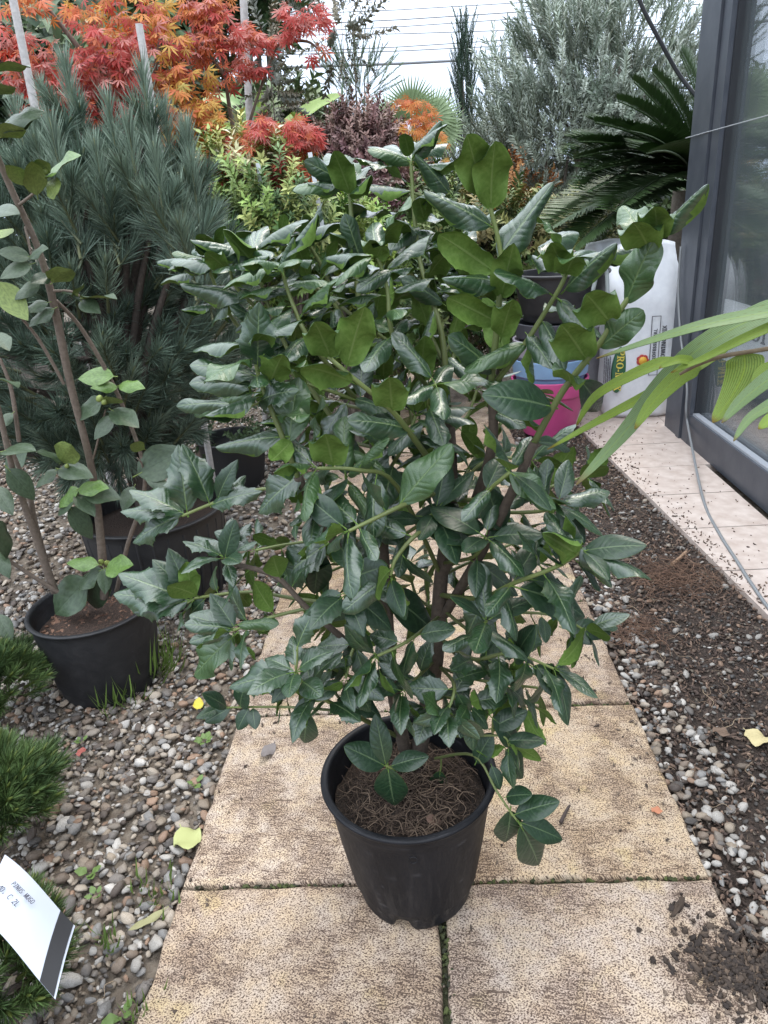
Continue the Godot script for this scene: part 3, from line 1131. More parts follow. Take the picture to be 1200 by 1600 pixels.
	var limb := func(pts: Array, r0: float, r1: float, age: float) -> void:
		var q := []
		for p in pts:
			q.append(p - at)
		var b := Buf.new()
		if age > 0.6:
			b.tube(curve(q, 5), r0, r1, 9, Color.WHITE, null, 0.06)
			put("stem", b.mesh(bark), h)
		else:
			b.tube(curve(q, 5), r0 * 0.74, r1 * 0.80, 7, Color(0.060, 0.055, 0.030).lerp(Color(0.11, 0.14, 0.042), 1.0 - age), Color(0.16, 0.20, 0.06), 0.05)
			put("branch", b.mesh(green), h)
	limb.call([Vector3(-0.061, 0.254, -1.05), Vector3(-0.072, 0.446, -1.01), Vector3(-0.07, 0.581, -1), Vector3(-0.07, 0.7, -1.02), Vector3(-0.07, 0.817, -1.03), Vector3(-0.076, 0.953, -1.05)], 0.0125, 0.0075, 1.0)
	limb.call([Vector3(-0.076, 0.953, -1.05), Vector3(-0.082, 1.08, -1.08), Vector3(-0.084, 1.193, -1.1), Vector3(-0.083, 1.225, -1.1)], 0.0065, 0.0035, 0.3)
	fill([Vector3(-0.076, 0.953, -1.05), Vector3(-0.082, 1.08, -1.08), Vector3(-0.084, 1.193, -1.1), Vector3(-0.083, 1.225, -1.1)], 0.5, 0.05, 0.09, 3, [1, 3, 5, 2])
	limb.call([Vector3(-0.033, 0.25, -1.05), Vector3(0.005, 0.489, -1), Vector3(0.021, 0.648, -1), Vector3(0.041, 0.78, -1), Vector3(0.042, 0.912, -1.03)], 0.0155, 0.0085, 1.0)
	limb.call([Vector3(0.042, 0.912, -1.03), Vector3(0.037, 1.022, -1.05), Vector3(0.01, 1.126, -1.1), Vector3(0.005, 1.253, -1.13)], 0.007, 0.0035, 0.35)
	fill([Vector3(0.042, 0.912, -1.03), Vector3(0.037, 1.022, -1.05), Vector3(0.01, 1.126, -1.1), Vector3(0.005, 1.253, -1.13)], 0.5, 0.05, 0.09, 4, [1, 3, 5, 2])
	limb.call([Vector3(0.021, 0.648, -1), Vector3(0.077, 0.79, -0.97), Vector3(0.097, 0.891, -0.93), Vector3(0.094, 0.976, -0.91)], 0.009, 0.0065, 0.9)
	limb.call([Vector3(0.094, 0.976, -0.91), Vector3(0.103, 1.073, -0.9), Vector3(0.106, 1.132, -0.9), Vector3(0.091, 1.196, -0.9)], 0.0062, 0.003, 0.1)
	limb.call([Vector3(0.024, 0.583, -0.99), Vector3(0.094, 0.765, -0.91), Vector3(0.141, 0.914, -0.85)], 0.008, 0.006, 0.9)
	limb.call([Vector3(0.141, 0.914, -0.85), Vector3(0.17, 0.982, -0.83), Vector3(0.203, 1.036, -0.81), Vector3(0.22, 1.071, -0.8), Vector3(0.241, 1.111, -0.79), Vector3(0.25, 1.148, -0.78)], 0.0058, 0.003, 0.3)
	limb.call([Vector3(0.093, 0.965, -0.92), Vector3(0.13, 1.023, -0.89), Vector3(0.155, 1.065, -0.88), Vector3(0.174, 1.101, -0.87), Vector3(0.181, 1.125, -0.87)], 0.005, 0.003, 0.1)
	fill([Vector3(0.093, 0.965, -0.92), Vector3(0.13, 1.023, -0.89), Vector3(0.155, 1.065, -0.88), Vector3(0.174, 1.101, -0.87), Vector3(0.181, 1.125, -0.87)], 0.5, 0.05, 0.085, 3, [1, 3, 0])
	limb.call([Vector3(-0.072, 0.593, -1), Vector3(-0.119, 0.705, -0.95), Vector3(-0.143, 0.793, -0.9), Vector3(-0.165, 0.877, -0.87)], 0.0085, 0.006, 0.8)
	limb.call([Vector3(-0.165, 0.877, -0.87), Vector3(-0.179, 0.935, -0.87), Vector3(-0.2, 1.009, -0.88), Vector3(-0.2, 1.049, -0.88)], 0.0055, 0.003, 0.15)
	fill([Vector3(-0.165, 0.877, -0.87), Vector3(-0.179, 0.935, -0.87), Vector3(-0.2, 1.009, -0.88), Vector3(-0.2, 1.049, -0.88)], 0.4, 0.045, 0.095, 3, [3, 1, 0])
	limb.call([Vector3(-0.07, 0.817, -1.03), Vector3(-0.167, 0.959, -1.05), Vector3(-0.214, 1.072, -1.07), Vector3(-0.226, 1.146, -1.07)], 0.006, 0.003, 0.3)
	fill([Vector3(-0.07, 0.817, -1.03), Vector3(-0.167, 0.959, -1.05), Vector3(-0.214, 1.072, -1.07), Vector3(-0.226, 1.146, -1.07)], 0.45, 0.05, 0.095, 5, [1, 3, 5, 2])
	limb.call([Vector3(-0.167, 0.959, -1.05), Vector3(-0.262, 1.035, -1.09), Vector3(-0.297, 1.096, -1.11), Vector3(-0.307, 1.142, -1.11)], 0.005, 0.003, 0.3)
	fill([Vector3(-0.167, 0.959, -1.05), Vector3(-0.262, 1.035, -1.09), Vector3(-0.297, 1.096, -1.11), Vector3(-0.307, 1.142, -1.11)], 0.4, 0.05, 0.09, 5, [1, 3, 5])
	limb.call([Vector3(0.037, 0.801, -1), Vector3(-0.007, 0.907, -0.9), Vector3(-0.036, 0.966, -0.85), Vector3(-0.078, 1.013, -0.83), Vector3(-0.106, 1.041, -0.83)], 0.006, 0.003, 0.2)
	limb.call([Vector3(0.035, 0.808, -0.97), Vector3(-0.019, 0.841, -0.85), Vector3(-0.072, 0.834, -0.81), Vector3(-0.096, 0.827, -0.8)], 0.005, 0.003, 0.5)
	fill([Vector3(0.035, 0.808, -0.97), Vector3(-0.019, 0.841, -0.85), Vector3(-0.072, 0.834, -0.81), Vector3(-0.096, 0.827, -0.8)], 0.5, 0.05, 0.09, 4, [3, 2, 4])
	limb.call([Vector3(0.02, 0.619, -0.99), Vector3(0.074, 0.663, -0.9), Vector3(0.113, 0.713, -0.85), Vector3(0.167, 0.753, -0.82), Vector3(0.196, 0.78, -0.81)], 0.006, 0.003, 0.2)
	fill([Vector3(0.02, 0.619, -0.99), Vector3(0.074, 0.663, -0.9), Vector3(0.113, 0.713, -0.85), Vector3(0.167, 0.753, -0.82), Vector3(0.196, 0.78, -0.81)], 0.4, 0.05, 0.09, 3, [3, 2, 4])
	limb.call([Vector3(-0.071, 0.647, -1.01), Vector3(-0.14, 0.767, -0.98), Vector3(-0.222, 0.819, -0.98), Vector3(-0.308, 0.799, -1), Vector3(-0.378, 0.775, -1)], 0.005, 0.0028, 0.25)
	limb.call([Vector3(-0.072, 0.587, -1.01), Vector3(-0.199, 0.614, -1), Vector3(-0.301, 0.618, -1.03), Vector3(-0.403, 0.599, -1.05)], 0.005, 0.003, 0.5)
	fill([Vector3(-0.072, 0.587, -1.01), Vector3(-0.199, 0.614, -1), Vector3(-0.301, 0.618, -1.03), Vector3(-0.403, 0.599, -1.05)], 0.5, 0.06, 0.08, 2, [2, 4, 7])
	limb.call([Vector3(-0.067, 0.383, -1.02), Vector3(-0.118, 0.542, -0.95), Vector3(-0.187, 0.641, -0.93), Vector3(-0.234, 0.688, -0.95), Vector3(-0.306, 0.704, -0.97), Vector3(-0.313, 0.713, -0.97)], 0.006, 0.003, 0.7)
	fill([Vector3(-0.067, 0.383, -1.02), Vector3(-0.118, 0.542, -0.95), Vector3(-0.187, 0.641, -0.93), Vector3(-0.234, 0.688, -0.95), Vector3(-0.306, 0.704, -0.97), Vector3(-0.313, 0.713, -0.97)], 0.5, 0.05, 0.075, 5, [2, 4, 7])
	limb.call([Vector3(-0.187, 0.641, -0.93), Vector3(-0.248, 0.627, -0.93), Vector3(-0.306, 0.607, -0.93)], 0.004, 0.0028, 0.3)
	fill([Vector3(-0.187, 0.641, -0.93), Vector3(-0.248, 0.627, -0.93), Vector3(-0.306, 0.607, -0.93)], 0.4, 0.05, 0.08, 4, [2, 4, 3])
	limb.call([Vector3(-0.073, 0.294, -1.04), Vector3(-0.139, 0.45, -0.92), Vector3(-0.186, 0.532, -0.87), Vector3(-0.2, 0.582, -0.85)], 0.006, 0.003, 0.3)
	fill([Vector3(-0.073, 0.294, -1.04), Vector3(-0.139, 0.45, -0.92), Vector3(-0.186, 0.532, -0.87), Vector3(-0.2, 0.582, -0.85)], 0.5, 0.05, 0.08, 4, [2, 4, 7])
	limb.call([Vector3(-0.139, 0.45, -0.92), Vector3(-0.24, 0.456, -0.93), Vector3(-0.375, 0.42, -0.98)], 0.0035, 0.002, 0.6)
	limb.call([Vector3(-0.033, 0.268, -1), Vector3(-0.063, 0.335, -0.91), Vector3(-0.084, 0.364, -0.89)], 0.0035, 0.0025, 0.3)
	limb.call([Vector3(-0.004, 0.265, -1.01), Vector3(0.061, 0.343, -0.93), Vector3(0.094, 0.304, -0.89), Vector3(0.117, 0.273, -0.87), Vector3(0.132, 0.257, -0.86)], 0.0035, 0.002, 0.3)
	limb.call([Vector3(0.01, 0.325, -1), Vector3(0.062, 0.384, -0.93), Vector3(0.107, 0.399, -0.91), Vector3(0.117, 0.379, -0.91)], 0.0035, 0.002, 0.4)
	fill([Vector3(0.01, 0.325, -1), Vector3(0.062, 0.384, -0.93), Vector3(0.107, 0.399, -0.91), Vector3(0.117, 0.379, -0.91)], 0.6, 0.04, 0.07, 2, [4, 7])
	limb.call([Vector3(0.017, 0.534, -0.99), Vector3(0.065, 0.536, -0.93), Vector3(0.12, 0.566, -0.9), Vector3(0.181, 0.542, -0.89)], 0.005, 0.0025, 0.6)
	fill([Vector3(0.017, 0.534, -0.99), Vector3(0.065, 0.536, -0.93), Vector3(0.12, 0.566, -0.9), Vector3(0.181, 0.542, -0.89)], 0.3, 0.045, 0.085, 4, [4, 7, 2])
	limb.call([Vector3(0.018, 0.552, -1), Vector3(0.098, 0.53, -1.07), Vector3(0.209, 0.524, -1.07), Vector3(0.271, 0.488, -1.07)], 0.005, 0.0025, 0.6)
	fill([Vector3(0.018, 0.552, -1), Vector3(0.098, 0.53, -1.07), Vector3(0.209, 0.524, -1.07), Vector3(0.271, 0.488, -1.07)], 0.35, 0.045, 0.085, 5, [4, 7, 3])
	limb.call([Vector3(0.035, 0.759, -1), Vector3(0.125, 0.734, -1.1), Vector3(0.215, 0.74, -1.13), Vector3(0.278, 0.747, -1.15)], 0.005, 0.0025, 0.6)
	fill([Vector3(0.035, 0.759, -1), Vector3(0.125, 0.734, -1.1), Vector3(0.215, 0.74, -1.13), Vector3(0.278, 0.747, -1.15)], 0.3, 0.05, 0.085, 5, [4, 3, 7])
	limb.call([Vector3(0.038, 0.929, -1.04), Vector3(0.072, 1.023, -1.15), Vector3(0.09, 1.098, -1.17), Vector3(0.076, 1.145, -1.17)], 0.005, 0.003, 0.3)
	fill([Vector3(0.038, 0.929, -1.04), Vector3(0.072, 1.023, -1.15), Vector3(0.09, 1.098, -1.17), Vector3(0.076, 1.145, -1.17)], 0.3, 0.05, 0.09, 5, [1, 3, 5, 0])
	limb.call([Vector3(-0.076, 0.953, -1.05), Vector3(-0.119, 1.055, -1.15), Vector3(-0.145, 1.123, -1.17), Vector3(-0.161, 1.152, -1.17)], 0.005, 0.003, 0.3)
	fill([Vector3(-0.076, 0.953, -1.05), Vector3(-0.119, 1.055, -1.15), Vector3(-0.145, 1.123, -1.17), Vector3(-0.161, 1.152, -1.17)], 0.3, 0.05, 0.09, 5, [1, 3, 5, 0])
	limb.call([Vector3(0.042, 0.912, -1.03), Vector3(-0.026, 1.025, -0.95), Vector3(-0.034, 1.099, -0.95), Vector3(-0.044, 1.139, -0.95)], 0.005, 0.003, 0.3)
	fill([Vector3(0.042, 0.912, -1.03), Vector3(-0.026, 1.025, -0.95), Vector3(-0.034, 1.099, -0.95), Vector3(-0.044, 1.139, -0.95)], 0.35, 0.05, 0.09, 5, [1, 3, 0, 5])
	limb.call([Vector3(-0.076, 0.907, -1.04), Vector3(-0.137, 1.032, -0.95), Vector3(-0.163, 1.09, -0.97), Vector3(-0.171, 1.131, -0.97)], 0.005, 0.003, 0.3)
	fill([Vector3(-0.076, 0.907, -1.04), Vector3(-0.137, 1.032, -0.95), Vector3(-0.163, 1.09, -0.97), Vector3(-0.171, 1.131, -0.97)], 0.35, 0.05, 0.09, 4, [1, 3, 5])
	limb.call([Vector3(0.024, 0.705, -1), Vector3(-0.005, 0.789, -0.87), Vector3(-0.04, 0.768, -0.84), Vector3(-0.05, 0.745, -0.83)], 0.005, 0.003, 0.6)
	fill([Vector3(0.024, 0.705, -1), Vector3(-0.005, 0.789, -0.87), Vector3(-0.04, 0.768, -0.84), Vector3(-0.05, 0.745, -0.83)], 0.4, 0.05, 0.09, 3, [4, 3])
	limb.call([Vector3(-0.07, 0.581, -1), Vector3(-0.099, 0.714, -0.89), Vector3(-0.115, 0.707, -0.85)], 0.004, 0.003, 0.6)
	fill([Vector3(-0.07, 0.581, -1), Vector3(-0.099, 0.714, -0.89), Vector3(-0.115, 0.707, -0.85)], 0.4, 0.05, 0.085, 4, [4, 7])
	limb.call([Vector3(0.035, 0.759, -1), Vector3(0.084, 0.805, -1.1), Vector3(0.153, 0.873, -1.15), Vector3(0.187, 0.898, -1.17)], 0.005, 0.003, 0.5)
	fill([Vector3(0.035, 0.759, -1), Vector3(0.084, 0.805, -1.1), Vector3(0.153, 0.873, -1.15), Vector3(0.187, 0.898, -1.17)], 0.2, 0.06, 0.08, 2, [3, 4])
	limb.call([Vector3(0.019, 0.577, -1), Vector3(-0.032, 0.603, -0.89), Vector3(-0.08, 0.591, -0.87)], 0.004, 0.003, 0.6)
	fill([Vector3(0.019, 0.577, -1), Vector3(-0.032, 0.603, -0.89), Vector3(-0.08, 0.591, -0.87)], 0.35, 0.045, 0.085, 5, [4, 7, 3])
	limb.call([Vector3(0.01, 0.476, -1), Vector3(0.032, 0.511, -0.9), Vector3(0.02, 0.487, -0.87)], 0.004, 0.003, 0.6)
	fill([Vector3(0.01, 0.476, -1), Vector3(0.032, 0.511, -0.9), Vector3(0.02, 0.487, -0.87)], 0.35, 0.045, 0.075, 5, [4, 7])
	limb.call([Vector3(0.021, 0.648, -1), Vector3(-0.037, 0.841, -0.91), Vector3(-0.084, 0.882, -0.87), Vector3(-0.137, 0.891, -0.86)], 0.005, 0.003, 0.3)
	fill([Vector3(0.021, 0.648, -1), Vector3(-0.037, 0.841, -0.91), Vector3(-0.084, 0.882, -0.87), Vector3(-0.137, 0.891, -0.86)], 0.35, 0.055, 0.09, 3, [3, 0, 5])
	limb.call([Vector3(0.015, 0.527, -1), Vector3(0.093, 0.424, -1.03), Vector3(0.186, 0.384, -1.05)], 0.004, 0.003, 0.6)
	fill([Vector3(0.015, 0.527, -1), Vector3(0.093, 0.424, -1.03), Vector3(0.186, 0.384, -1.05)], 0.35, 0.045, 0.08, 5, [4, 7])
	limb.call([Vector3(0.041, 0.78, -1), Vector3(0.071, 0.824, -0.89), Vector3(0.093, 0.861, -0.85), Vector3(0.109, 0.879, -0.84)], 0.005, 0.003, 0.5)
	fill([Vector3(0.041, 0.78, -1), Vector3(0.071, 0.824, -0.89), Vector3(0.093, 0.861, -0.85), Vector3(0.109, 0.879, -0.84)], 0.4, 0.05, 0.09, 3, [3, 4])
	limb.call([Vector3(-0.072, 0.446, -1.01), Vector3(-0.122, 0.493, -0.95), Vector3(-0.159, 0.528, -0.93)], 0.004, 0.003, 0.6)
	fill([Vector3(-0.072, 0.446, -1.01), Vector3(-0.122, 0.493, -0.95), Vector3(-0.159, 0.528, -0.93)], 0.35, 0.045, 0.08, 5, [4, 7, 2])
	limb.call([Vector3(-0.07, 0.7, -1.02), Vector3(-0.135, 0.691, -1.07), Vector3(-0.24, 0.67, -1.1), Vector3(-0.303, 0.651, -1.12)], 0.004, 0.003, 0.6)
	fill([Vector3(-0.07, 0.7, -1.02), Vector3(-0.135, 0.691, -1.07), Vector3(-0.24, 0.67, -1.1), Vector3(-0.303, 0.651, -1.12)], 0.35, 0.05, 0.085, 4, [4, 3])
	limb.call([Vector3(0.005, 0.489, -1), Vector3(-0.027, 0.503, -0.93), Vector3(-0.048, 0.495, -0.91)], 0.004, 0.003, 0.6)
	fill([Vector3(0.005, 0.489, -1), Vector3(-0.027, 0.503, -0.93), Vector3(-0.048, 0.495, -0.91)], 0.35, 0.045, 0.075, 5, [4, 7])
	limb.call([Vector3(0.022, 0.671, -1), Vector3(0.066, 0.726, -0.91), Vector3(0.081, 0.775, -0.87)], 0.004, 0.003, 0.5)
	fill([Vector3(0.022, 0.671, -1), Vector3(0.066, 0.726, -0.91), Vector3(0.081, 0.775, -0.87)], 0.35, 0.05, 0.09, 4, [3, 4])
	limb.call([Vector3(-0.069, 0.723, -1.02), Vector3(-0.093, 0.826, -0.93), Vector3(-0.107, 0.854, -0.91)], 0.004, 0.003, 0.5)
	fill([Vector3(-0.069, 0.723, -1.02), Vector3(-0.093, 0.826, -0.93), Vector3(-0.107, 0.854, -0.91)], 0.35, 0.05, 0.09, 4, [3, 4, 5])
	limb.call([Vector3(0.019, 0.589, -1), Vector3(0.063, 0.61, -0.89), Vector3(0.078, 0.656, -0.85)], 0.004, 0.003, 0.5)
	fill([Vector3(0.019, 0.589, -1), Vector3(0.063, 0.61, -0.89), Vector3(0.078, 0.656, -0.85)], 0.35, 0.05, 0.085, 3, [4, 3])
	limb.call([Vector3(-0.018, 0.856, -1.03), Vector3(-0.038, 0.879, -1.13), Vector3(-0.058, 0.924, -1.17)], 0.004, 0.003, 0.5)
	fill([Vector3(-0.018, 0.856, -1.03), Vector3(-0.038, 0.879, -1.13), Vector3(-0.058, 0.924, -1.17)], 0.3, 0.05, 0.09, 5, [1, 3, 0])
	limb.call([Vector3(-0.011, 0.984, -1.07), Vector3(-0.051, 1.025, -1.19), Vector3(-0.064, 1.085, -1.21)], 0.004, 0.003, 0.4)
	fill([Vector3(-0.011, 0.984, -1.07), Vector3(-0.051, 1.025, -1.19), Vector3(-0.064, 1.085, -1.21)], 0.2, 0.05, 0.09, 5, [1, 3, 5, 0])
	limb.call([Vector3(0.036, 0.985, -1.05), Vector3(0.074, 1.007, -1.19), Vector3(0.097, 1.044, -1.21)], 0.004, 0.003, 0.4)
	fill([Vector3(0.036, 0.985, -1.05), Vector3(0.074, 1.007, -1.19), Vector3(0.097, 1.044, -1.21)], 0.2, 0.05, 0.085, 5, [1, 3, 5])
	limb.call([Vector3(0.036, 0.985, -1.05), Vector3(0.012, 1.044, -1.17), Vector3(0.036, 1.1, -1.19)], 0.004, 0.003, 0.4)
	fill([Vector3(0.036, 0.985, -1.05), Vector3(0.012, 1.044, -1.17), Vector3(0.036, 1.1, -1.19)], 0.2, 0.05, 0.09, 5, [1, 3, 5, 0])
	limb.call([Vector3(-0.079, 0.914, -1.05), Vector3(-0.164, 0.914, -1.15), Vector3(-0.225, 0.967, -1.17)], 0.004, 0.003, 0.4)
	fill([Vector3(-0.079, 0.914, -1.05), Vector3(-0.164, 0.914, -1.15), Vector3(-0.225, 0.967, -1.17)], 0.2, 0.05, 0.09, 5, [1, 3, 5])
	limb.call([Vector3(-0.084, 1.045, -1.07), Vector3(-0.174, 1.107, -1.15), Vector3(-0.204, 1.136, -1.17)], 0.004, 0.003, 0.4)
	fill([Vector3(-0.084, 1.045, -1.07), Vector3(-0.174, 1.107, -1.15), Vector3(-0.204, 1.136, -1.17)], 0.2, 0.05, 0.085, 5, [1, 3, 5])
	limb.call([Vector3(0.041, 0.873, -1.03), Vector3(0.078, 0.866, -1.15), Vector3(0.098, 0.899, -1.19)], 0.004, 0.003, 0.4)
	fill([Vector3(0.041, 0.873, -1.03), Vector3(0.078, 0.866, -1.15), Vector3(0.098, 0.899, -1.19)], 0.2, 0.05, 0.085, 5, [1, 3, 4])
	limb.call([Vector3(-0.072, 0.859, -1.03), Vector3(-0.143, 0.862, -1.1), Vector3(-0.199, 0.894, -1.15)], 0.004, 0.003, 0.4)
	fill([Vector3(-0.072, 0.859, -1.03), Vector3(-0.143, 0.862, -1.1), Vector3(-0.199, 0.894, -1.15)], 0.2, 0.05, 0.09, 5, [1, 3, 5])
	limb.call([Vector3(-0.072, 0.796, -1.03), Vector3(-0.027, 0.876, -0.97), Vector3(-0.006, 0.922, -0.97)], 0.004, 0.003, 0.4)
	fill([Vector3(-0.072, 0.796, -1.03), Vector3(-0.027, 0.876, -0.97), Vector3(-0.006, 0.922, -0.97)], 0.2, 0.05, 0.09, 5, [3, 4, 5])
	limb.call([Vector3(0.042, 0.801, -1), Vector3(0, 0.809, -1.1), Vector3(-0.017, 0.883, -1.15)], 0.004, 0.003, 0.4)
	fill([Vector3(0.042, 0.801, -1), Vector3(0, 0.809, -1.1), Vector3(-0.017, 0.883, -1.15)], 0.2, 0.05, 0.09, 5, [3, 4, 1])
	limb.call([Vector3(-0.07, 0.7, -1.02), Vector3(-0.024, 0.753, -0.95), Vector3(0.014, 0.799, -0.91)], 0.004, 0.003, 0.5)
	fill([Vector3(-0.07, 0.7, -1.02), Vector3(-0.024, 0.753, -0.95), Vector3(0.014, 0.799, -0.91)], 0.2, 0.05, 0.085, 5, [4, 3])
	limb.call([Vector3(0.021, 0.648, -1), Vector3(0.067, 0.632, -1.07), Vector3(0.148, 0.645, -1.11)], 0.004, 0.003, 0.5)
	fill([Vector3(0.021, 0.648, -1), Vector3(0.067, 0.632, -1.07), Vector3(0.148, 0.645, -1.11)], 0.2, 0.05, 0.085, 5, [4, 7, 3])
	limb.call([Vector3(-0.07, 0.624, -1.01), Vector3(-0.121, 0.626, -1.1), Vector3(-0.196, 0.588, -1.13)], 0.004, 0.003, 0.5)
	fill([Vector3(-0.07, 0.624, -1.01), Vector3(-0.121, 0.626, -1.1), Vector3(-0.196, 0.588, -1.13)], 0.2, 0.05, 0.085, 5, [4, 7])
	limb.call([Vector3(0.019, 0.577, -1), Vector3(-0.023, 0.557, -1.1), Vector3(-0.032, 0.606, -1.13)], 0.004, 0.003, 0.5)
	fill([Vector3(0.019, 0.577, -1), Vector3(-0.023, 0.557, -1.1), Vector3(-0.032, 0.606, -1.13)], 0.2, 0.05, 0.085, 5, [4, 7])
	limb.call([Vector3(0.035, 0.759, -1), Vector3(0.154, 0.774, -0.95), Vector3(0.187, 0.791, -0.93)], 0.004, 0.003, 0.5)
	fill([Vector3(0.035, 0.759, -1), Vector3(0.154, 0.774, -0.95), Vector3(0.187, 0.791, -0.93)], 0.3, 0.05, 0.085, 4, [4, 3])
	limb.call([Vector3(-0.07, 0.581, -1), Vector3(-0.126, 0.527, -1.05), Vector3(-0.177, 0.511, -1.1)], 0.004, 0.003, 0.5)
	fill([Vector3(-0.07, 0.581, -1), Vector3(-0.126, 0.527, -1.05), Vector3(-0.177, 0.511, -1.1)], 0.1, 0.05, 0.08, 5, [4, 7])
	limb.call([Vector3(0.02, 0.601, -1), Vector3(0.106, 0.627, -1.03), Vector3(0.182, 0.637, -1.05)], 0.004, 0.003, 0.5)
	fill([Vector3(0.02, 0.601, -1), Vector3(0.106, 0.627, -1.03), Vector3(0.182, 0.637, -1.05)], 0.1, 0.05, 0.085, 5, [4, 7, 3])
	limb.call([Vector3(-0.069, 0.689, -1.02), Vector3(-0.099, 0.78, -0.97), Vector3(-0.153, 0.801, -0.95)], 0.004, 0.003, 0.5)
	fill([Vector3(-0.069, 0.689, -1.02), Vector3(-0.099, 0.78, -0.97), Vector3(-0.153, 0.801, -0.95)], 0.1, 0.05, 0.085, 5, [3, 4])
	limb.call([Vector3(0.036, 0.78, -1), Vector3(0.095, 0.839, -1), Vector3(0.163, 0.832, -1.01)], 0.004, 0.003, 0.5)
	fill([Vector3(0.036, 0.78, -1), Vector3(0.095, 0.839, -1), Vector3(0.163, 0.832, -1.01)], 0.1, 0.05, 0.085, 5, [3, 4, 7])
	limb.call([Vector3(-0.075, 0.917, -1.04), Vector3(-0.105, 0.951, -0.99), Vector3(-0.154, 0.977, -0.97)], 0.004, 0.003, 0.3)
	fill([Vector3(-0.075, 0.917, -1.04), Vector3(-0.105, 0.951, -0.99), Vector3(-0.154, 0.977, -0.97)], 0.1, 0.05, 0.085, 5, [1, 3, 0])
	limb.call([Vector3(0.039, 0.949, -1.04), Vector3(-0.011, 0.992, -1.03), Vector3(-0.055, 1.031, -1.03)], 0.004, 0.003, 0.3)
	fill([Vector3(0.039, 0.949, -1.04), Vector3(-0.011, 0.992, -1.03), Vector3(-0.055, 1.031, -1.03)], 0.1, 0.05, 0.085, 5, [1, 3, 0])
	limb.call([Vector3(-0.077, 0.992, -1.05), Vector3(-0.117, 1.077, -1.05), Vector3(-0.132, 1.104, -1.05)], 0.004, 0.003, 0.3)
	fill([Vector3(-0.077, 0.992, -1.05), Vector3(-0.117, 1.077, -1.05), Vector3(-0.132, 1.104, -1.05)], 0.2, 0.05, 0.085, 4, [1, 3, 5])
	limb.call([Vector3(-0.217, 1.054, -1.07), Vector3(-0.253, 1.104, -1.05), Vector3(-0.258, 1.13, -1.05)], 0.004, 0.003, 0.3)
	fill([Vector3(-0.217, 1.054, -1.07), Vector3(-0.253, 1.104, -1.05), Vector3(-0.258, 1.13, -1.05)], 0.2, 0.05, 0.085, 4, [1, 3, 5])
	limb.call([Vector3(-0.06, 0.816, -1.03), Vector3(-0.022, 0.785, -1.11), Vector3(0.022, 0.791, -1.15)], 0.004, 0.003, 0.4)
	fill([Vector3(-0.06, 0.816, -1.03), Vector3(-0.022, 0.785, -1.11), Vector3(0.022, 0.791, -1.15)], 0.1, 0.05, 0.085, 5, [3, 4])
	limb.call([Vector3(0.004, 0.476, -1), Vector3(0.065, 0.484, -0.95), Vector3(0.114, 0.485, -0.93)], 0.004, 0.003, 0.5)
	fill([Vector3(0.004, 0.476, -1), Vector3(0.065, 0.484, -0.95), Vector3(0.114, 0.485, -0.93)], 0.2, 0.05, 0.075, 5, [4, 7])
	limb.call([Vector3(-0.07, 0.531, -1), Vector3(-0.113, 0.58, -0.93), Vector3(-0.134, 0.538, -0.89)], 0.004, 0.003, 0.5)
	fill([Vector3(-0.07, 0.531, -1), Vector3(-0.113, 0.58, -0.93), Vector3(-0.134, 0.538, -0.89)], 0.2, 0.05, 0.075, 5, [4, 7])
	limb.call([Vector3(-0.029, 0.353, -1.02), Vector3(0.012, 0.464, -0.93), Vector3(0.051, 0.474, -0.9)], 0.004, 0.0025, 0.5)
	fill([Vector3(-0.029, 0.353, -1.02), Vector3(0.012, 0.464, -0.93), Vector3(0.051, 0.474, -0.9)], 0.2, 0.045, 0.075, 5, [4, 7])
	limb.call([Vector3(-0.139, 0.45, -0.92), Vector3(-0.185, 0.496, -0.95), Vector3(-0.245, 0.464, -0.97)], 0.0035, 0.002, 0.6)
	fill([Vector3(-0.139, 0.45, -0.92), Vector3(-0.185, 0.496, -0.95), Vector3(-0.245, 0.464, -0.97)], 0.2, 0.045, 0.075, 4, [4, 7])
	limb.call([Vector3(0.065, 0.536, -0.93), Vector3(0.127, 0.469, -0.95), Vector3(0.151, 0.413, -0.97)], 0.0035, 0.002, 0.6)
	fill([Vector3(0.065, 0.536, -0.93), Vector3(0.127, 0.469, -0.95), Vector3(0.151, 0.413, -0.97)], 0.2, 0.045, 0.075, 4, [4, 7])
	limb.call([Vector3(0.04, 0.856, -1.02), Vector3(0.012, 0.936, -0.95), Vector3(0.022, 0.98, -0.91)], 0.004, 0.003, 0.3)
	fill([Vector3(0.04, 0.856, -1.02), Vector3(0.012, 0.936, -0.95), Vector3(0.022, 0.98, -0.91)], 0.3, 0.05, 0.085, 3, [3, 0])
	hl(Vector3(0.088, 1.198, -0.9), Vector3(0.06, 1.268, -0.855), Vector3(-0.227, 0.464, -0.856), 0, 0.97)
	hl(Vector3(0.094, 1.184, -0.9), Vector3(0.091, 1.26, -0.857), Vector3(-0.156, 0.479, -0.864), 0, 0.97)
	hl(Vector3(0.103, 1.131, -0.9), Vector3(0.166, 1.214, -0.9), Vector3(-0.26, 0.199, 0.945), 1, 0.86)
	hl(Vector3(0.106, 1.084, -0.9), Vector3(0.114, 1.155, -0.845), Vector3(0.12, 0.597, -0.793), 6, 0.84)
	hl(Vector3(0.094, 1.166, -0.9), Vector3(0.024, 1.216, -0.872), Vector3(0.559, 0.353, 0.75), 1, 0.86)
	hl(Vector3(0.097, 1.115, -0.9), Vector3(0.027, 1.171, -0.886), Vector3(-0.02, 0.213, -0.977), 3, 1.01)
	hl(Vector3(0.103, 1.103, -0.9), Vector3(0.04, 1.128, -0.845), Vector3(0.572, 0.756, 0.318), 1, 0.86)
	hl(Vector3(0.106, 1.036, -0.903), Vector3(0.114, 1.1, -0.848), Vector3(0.142, 0.635, -0.76), 0, 0.84)
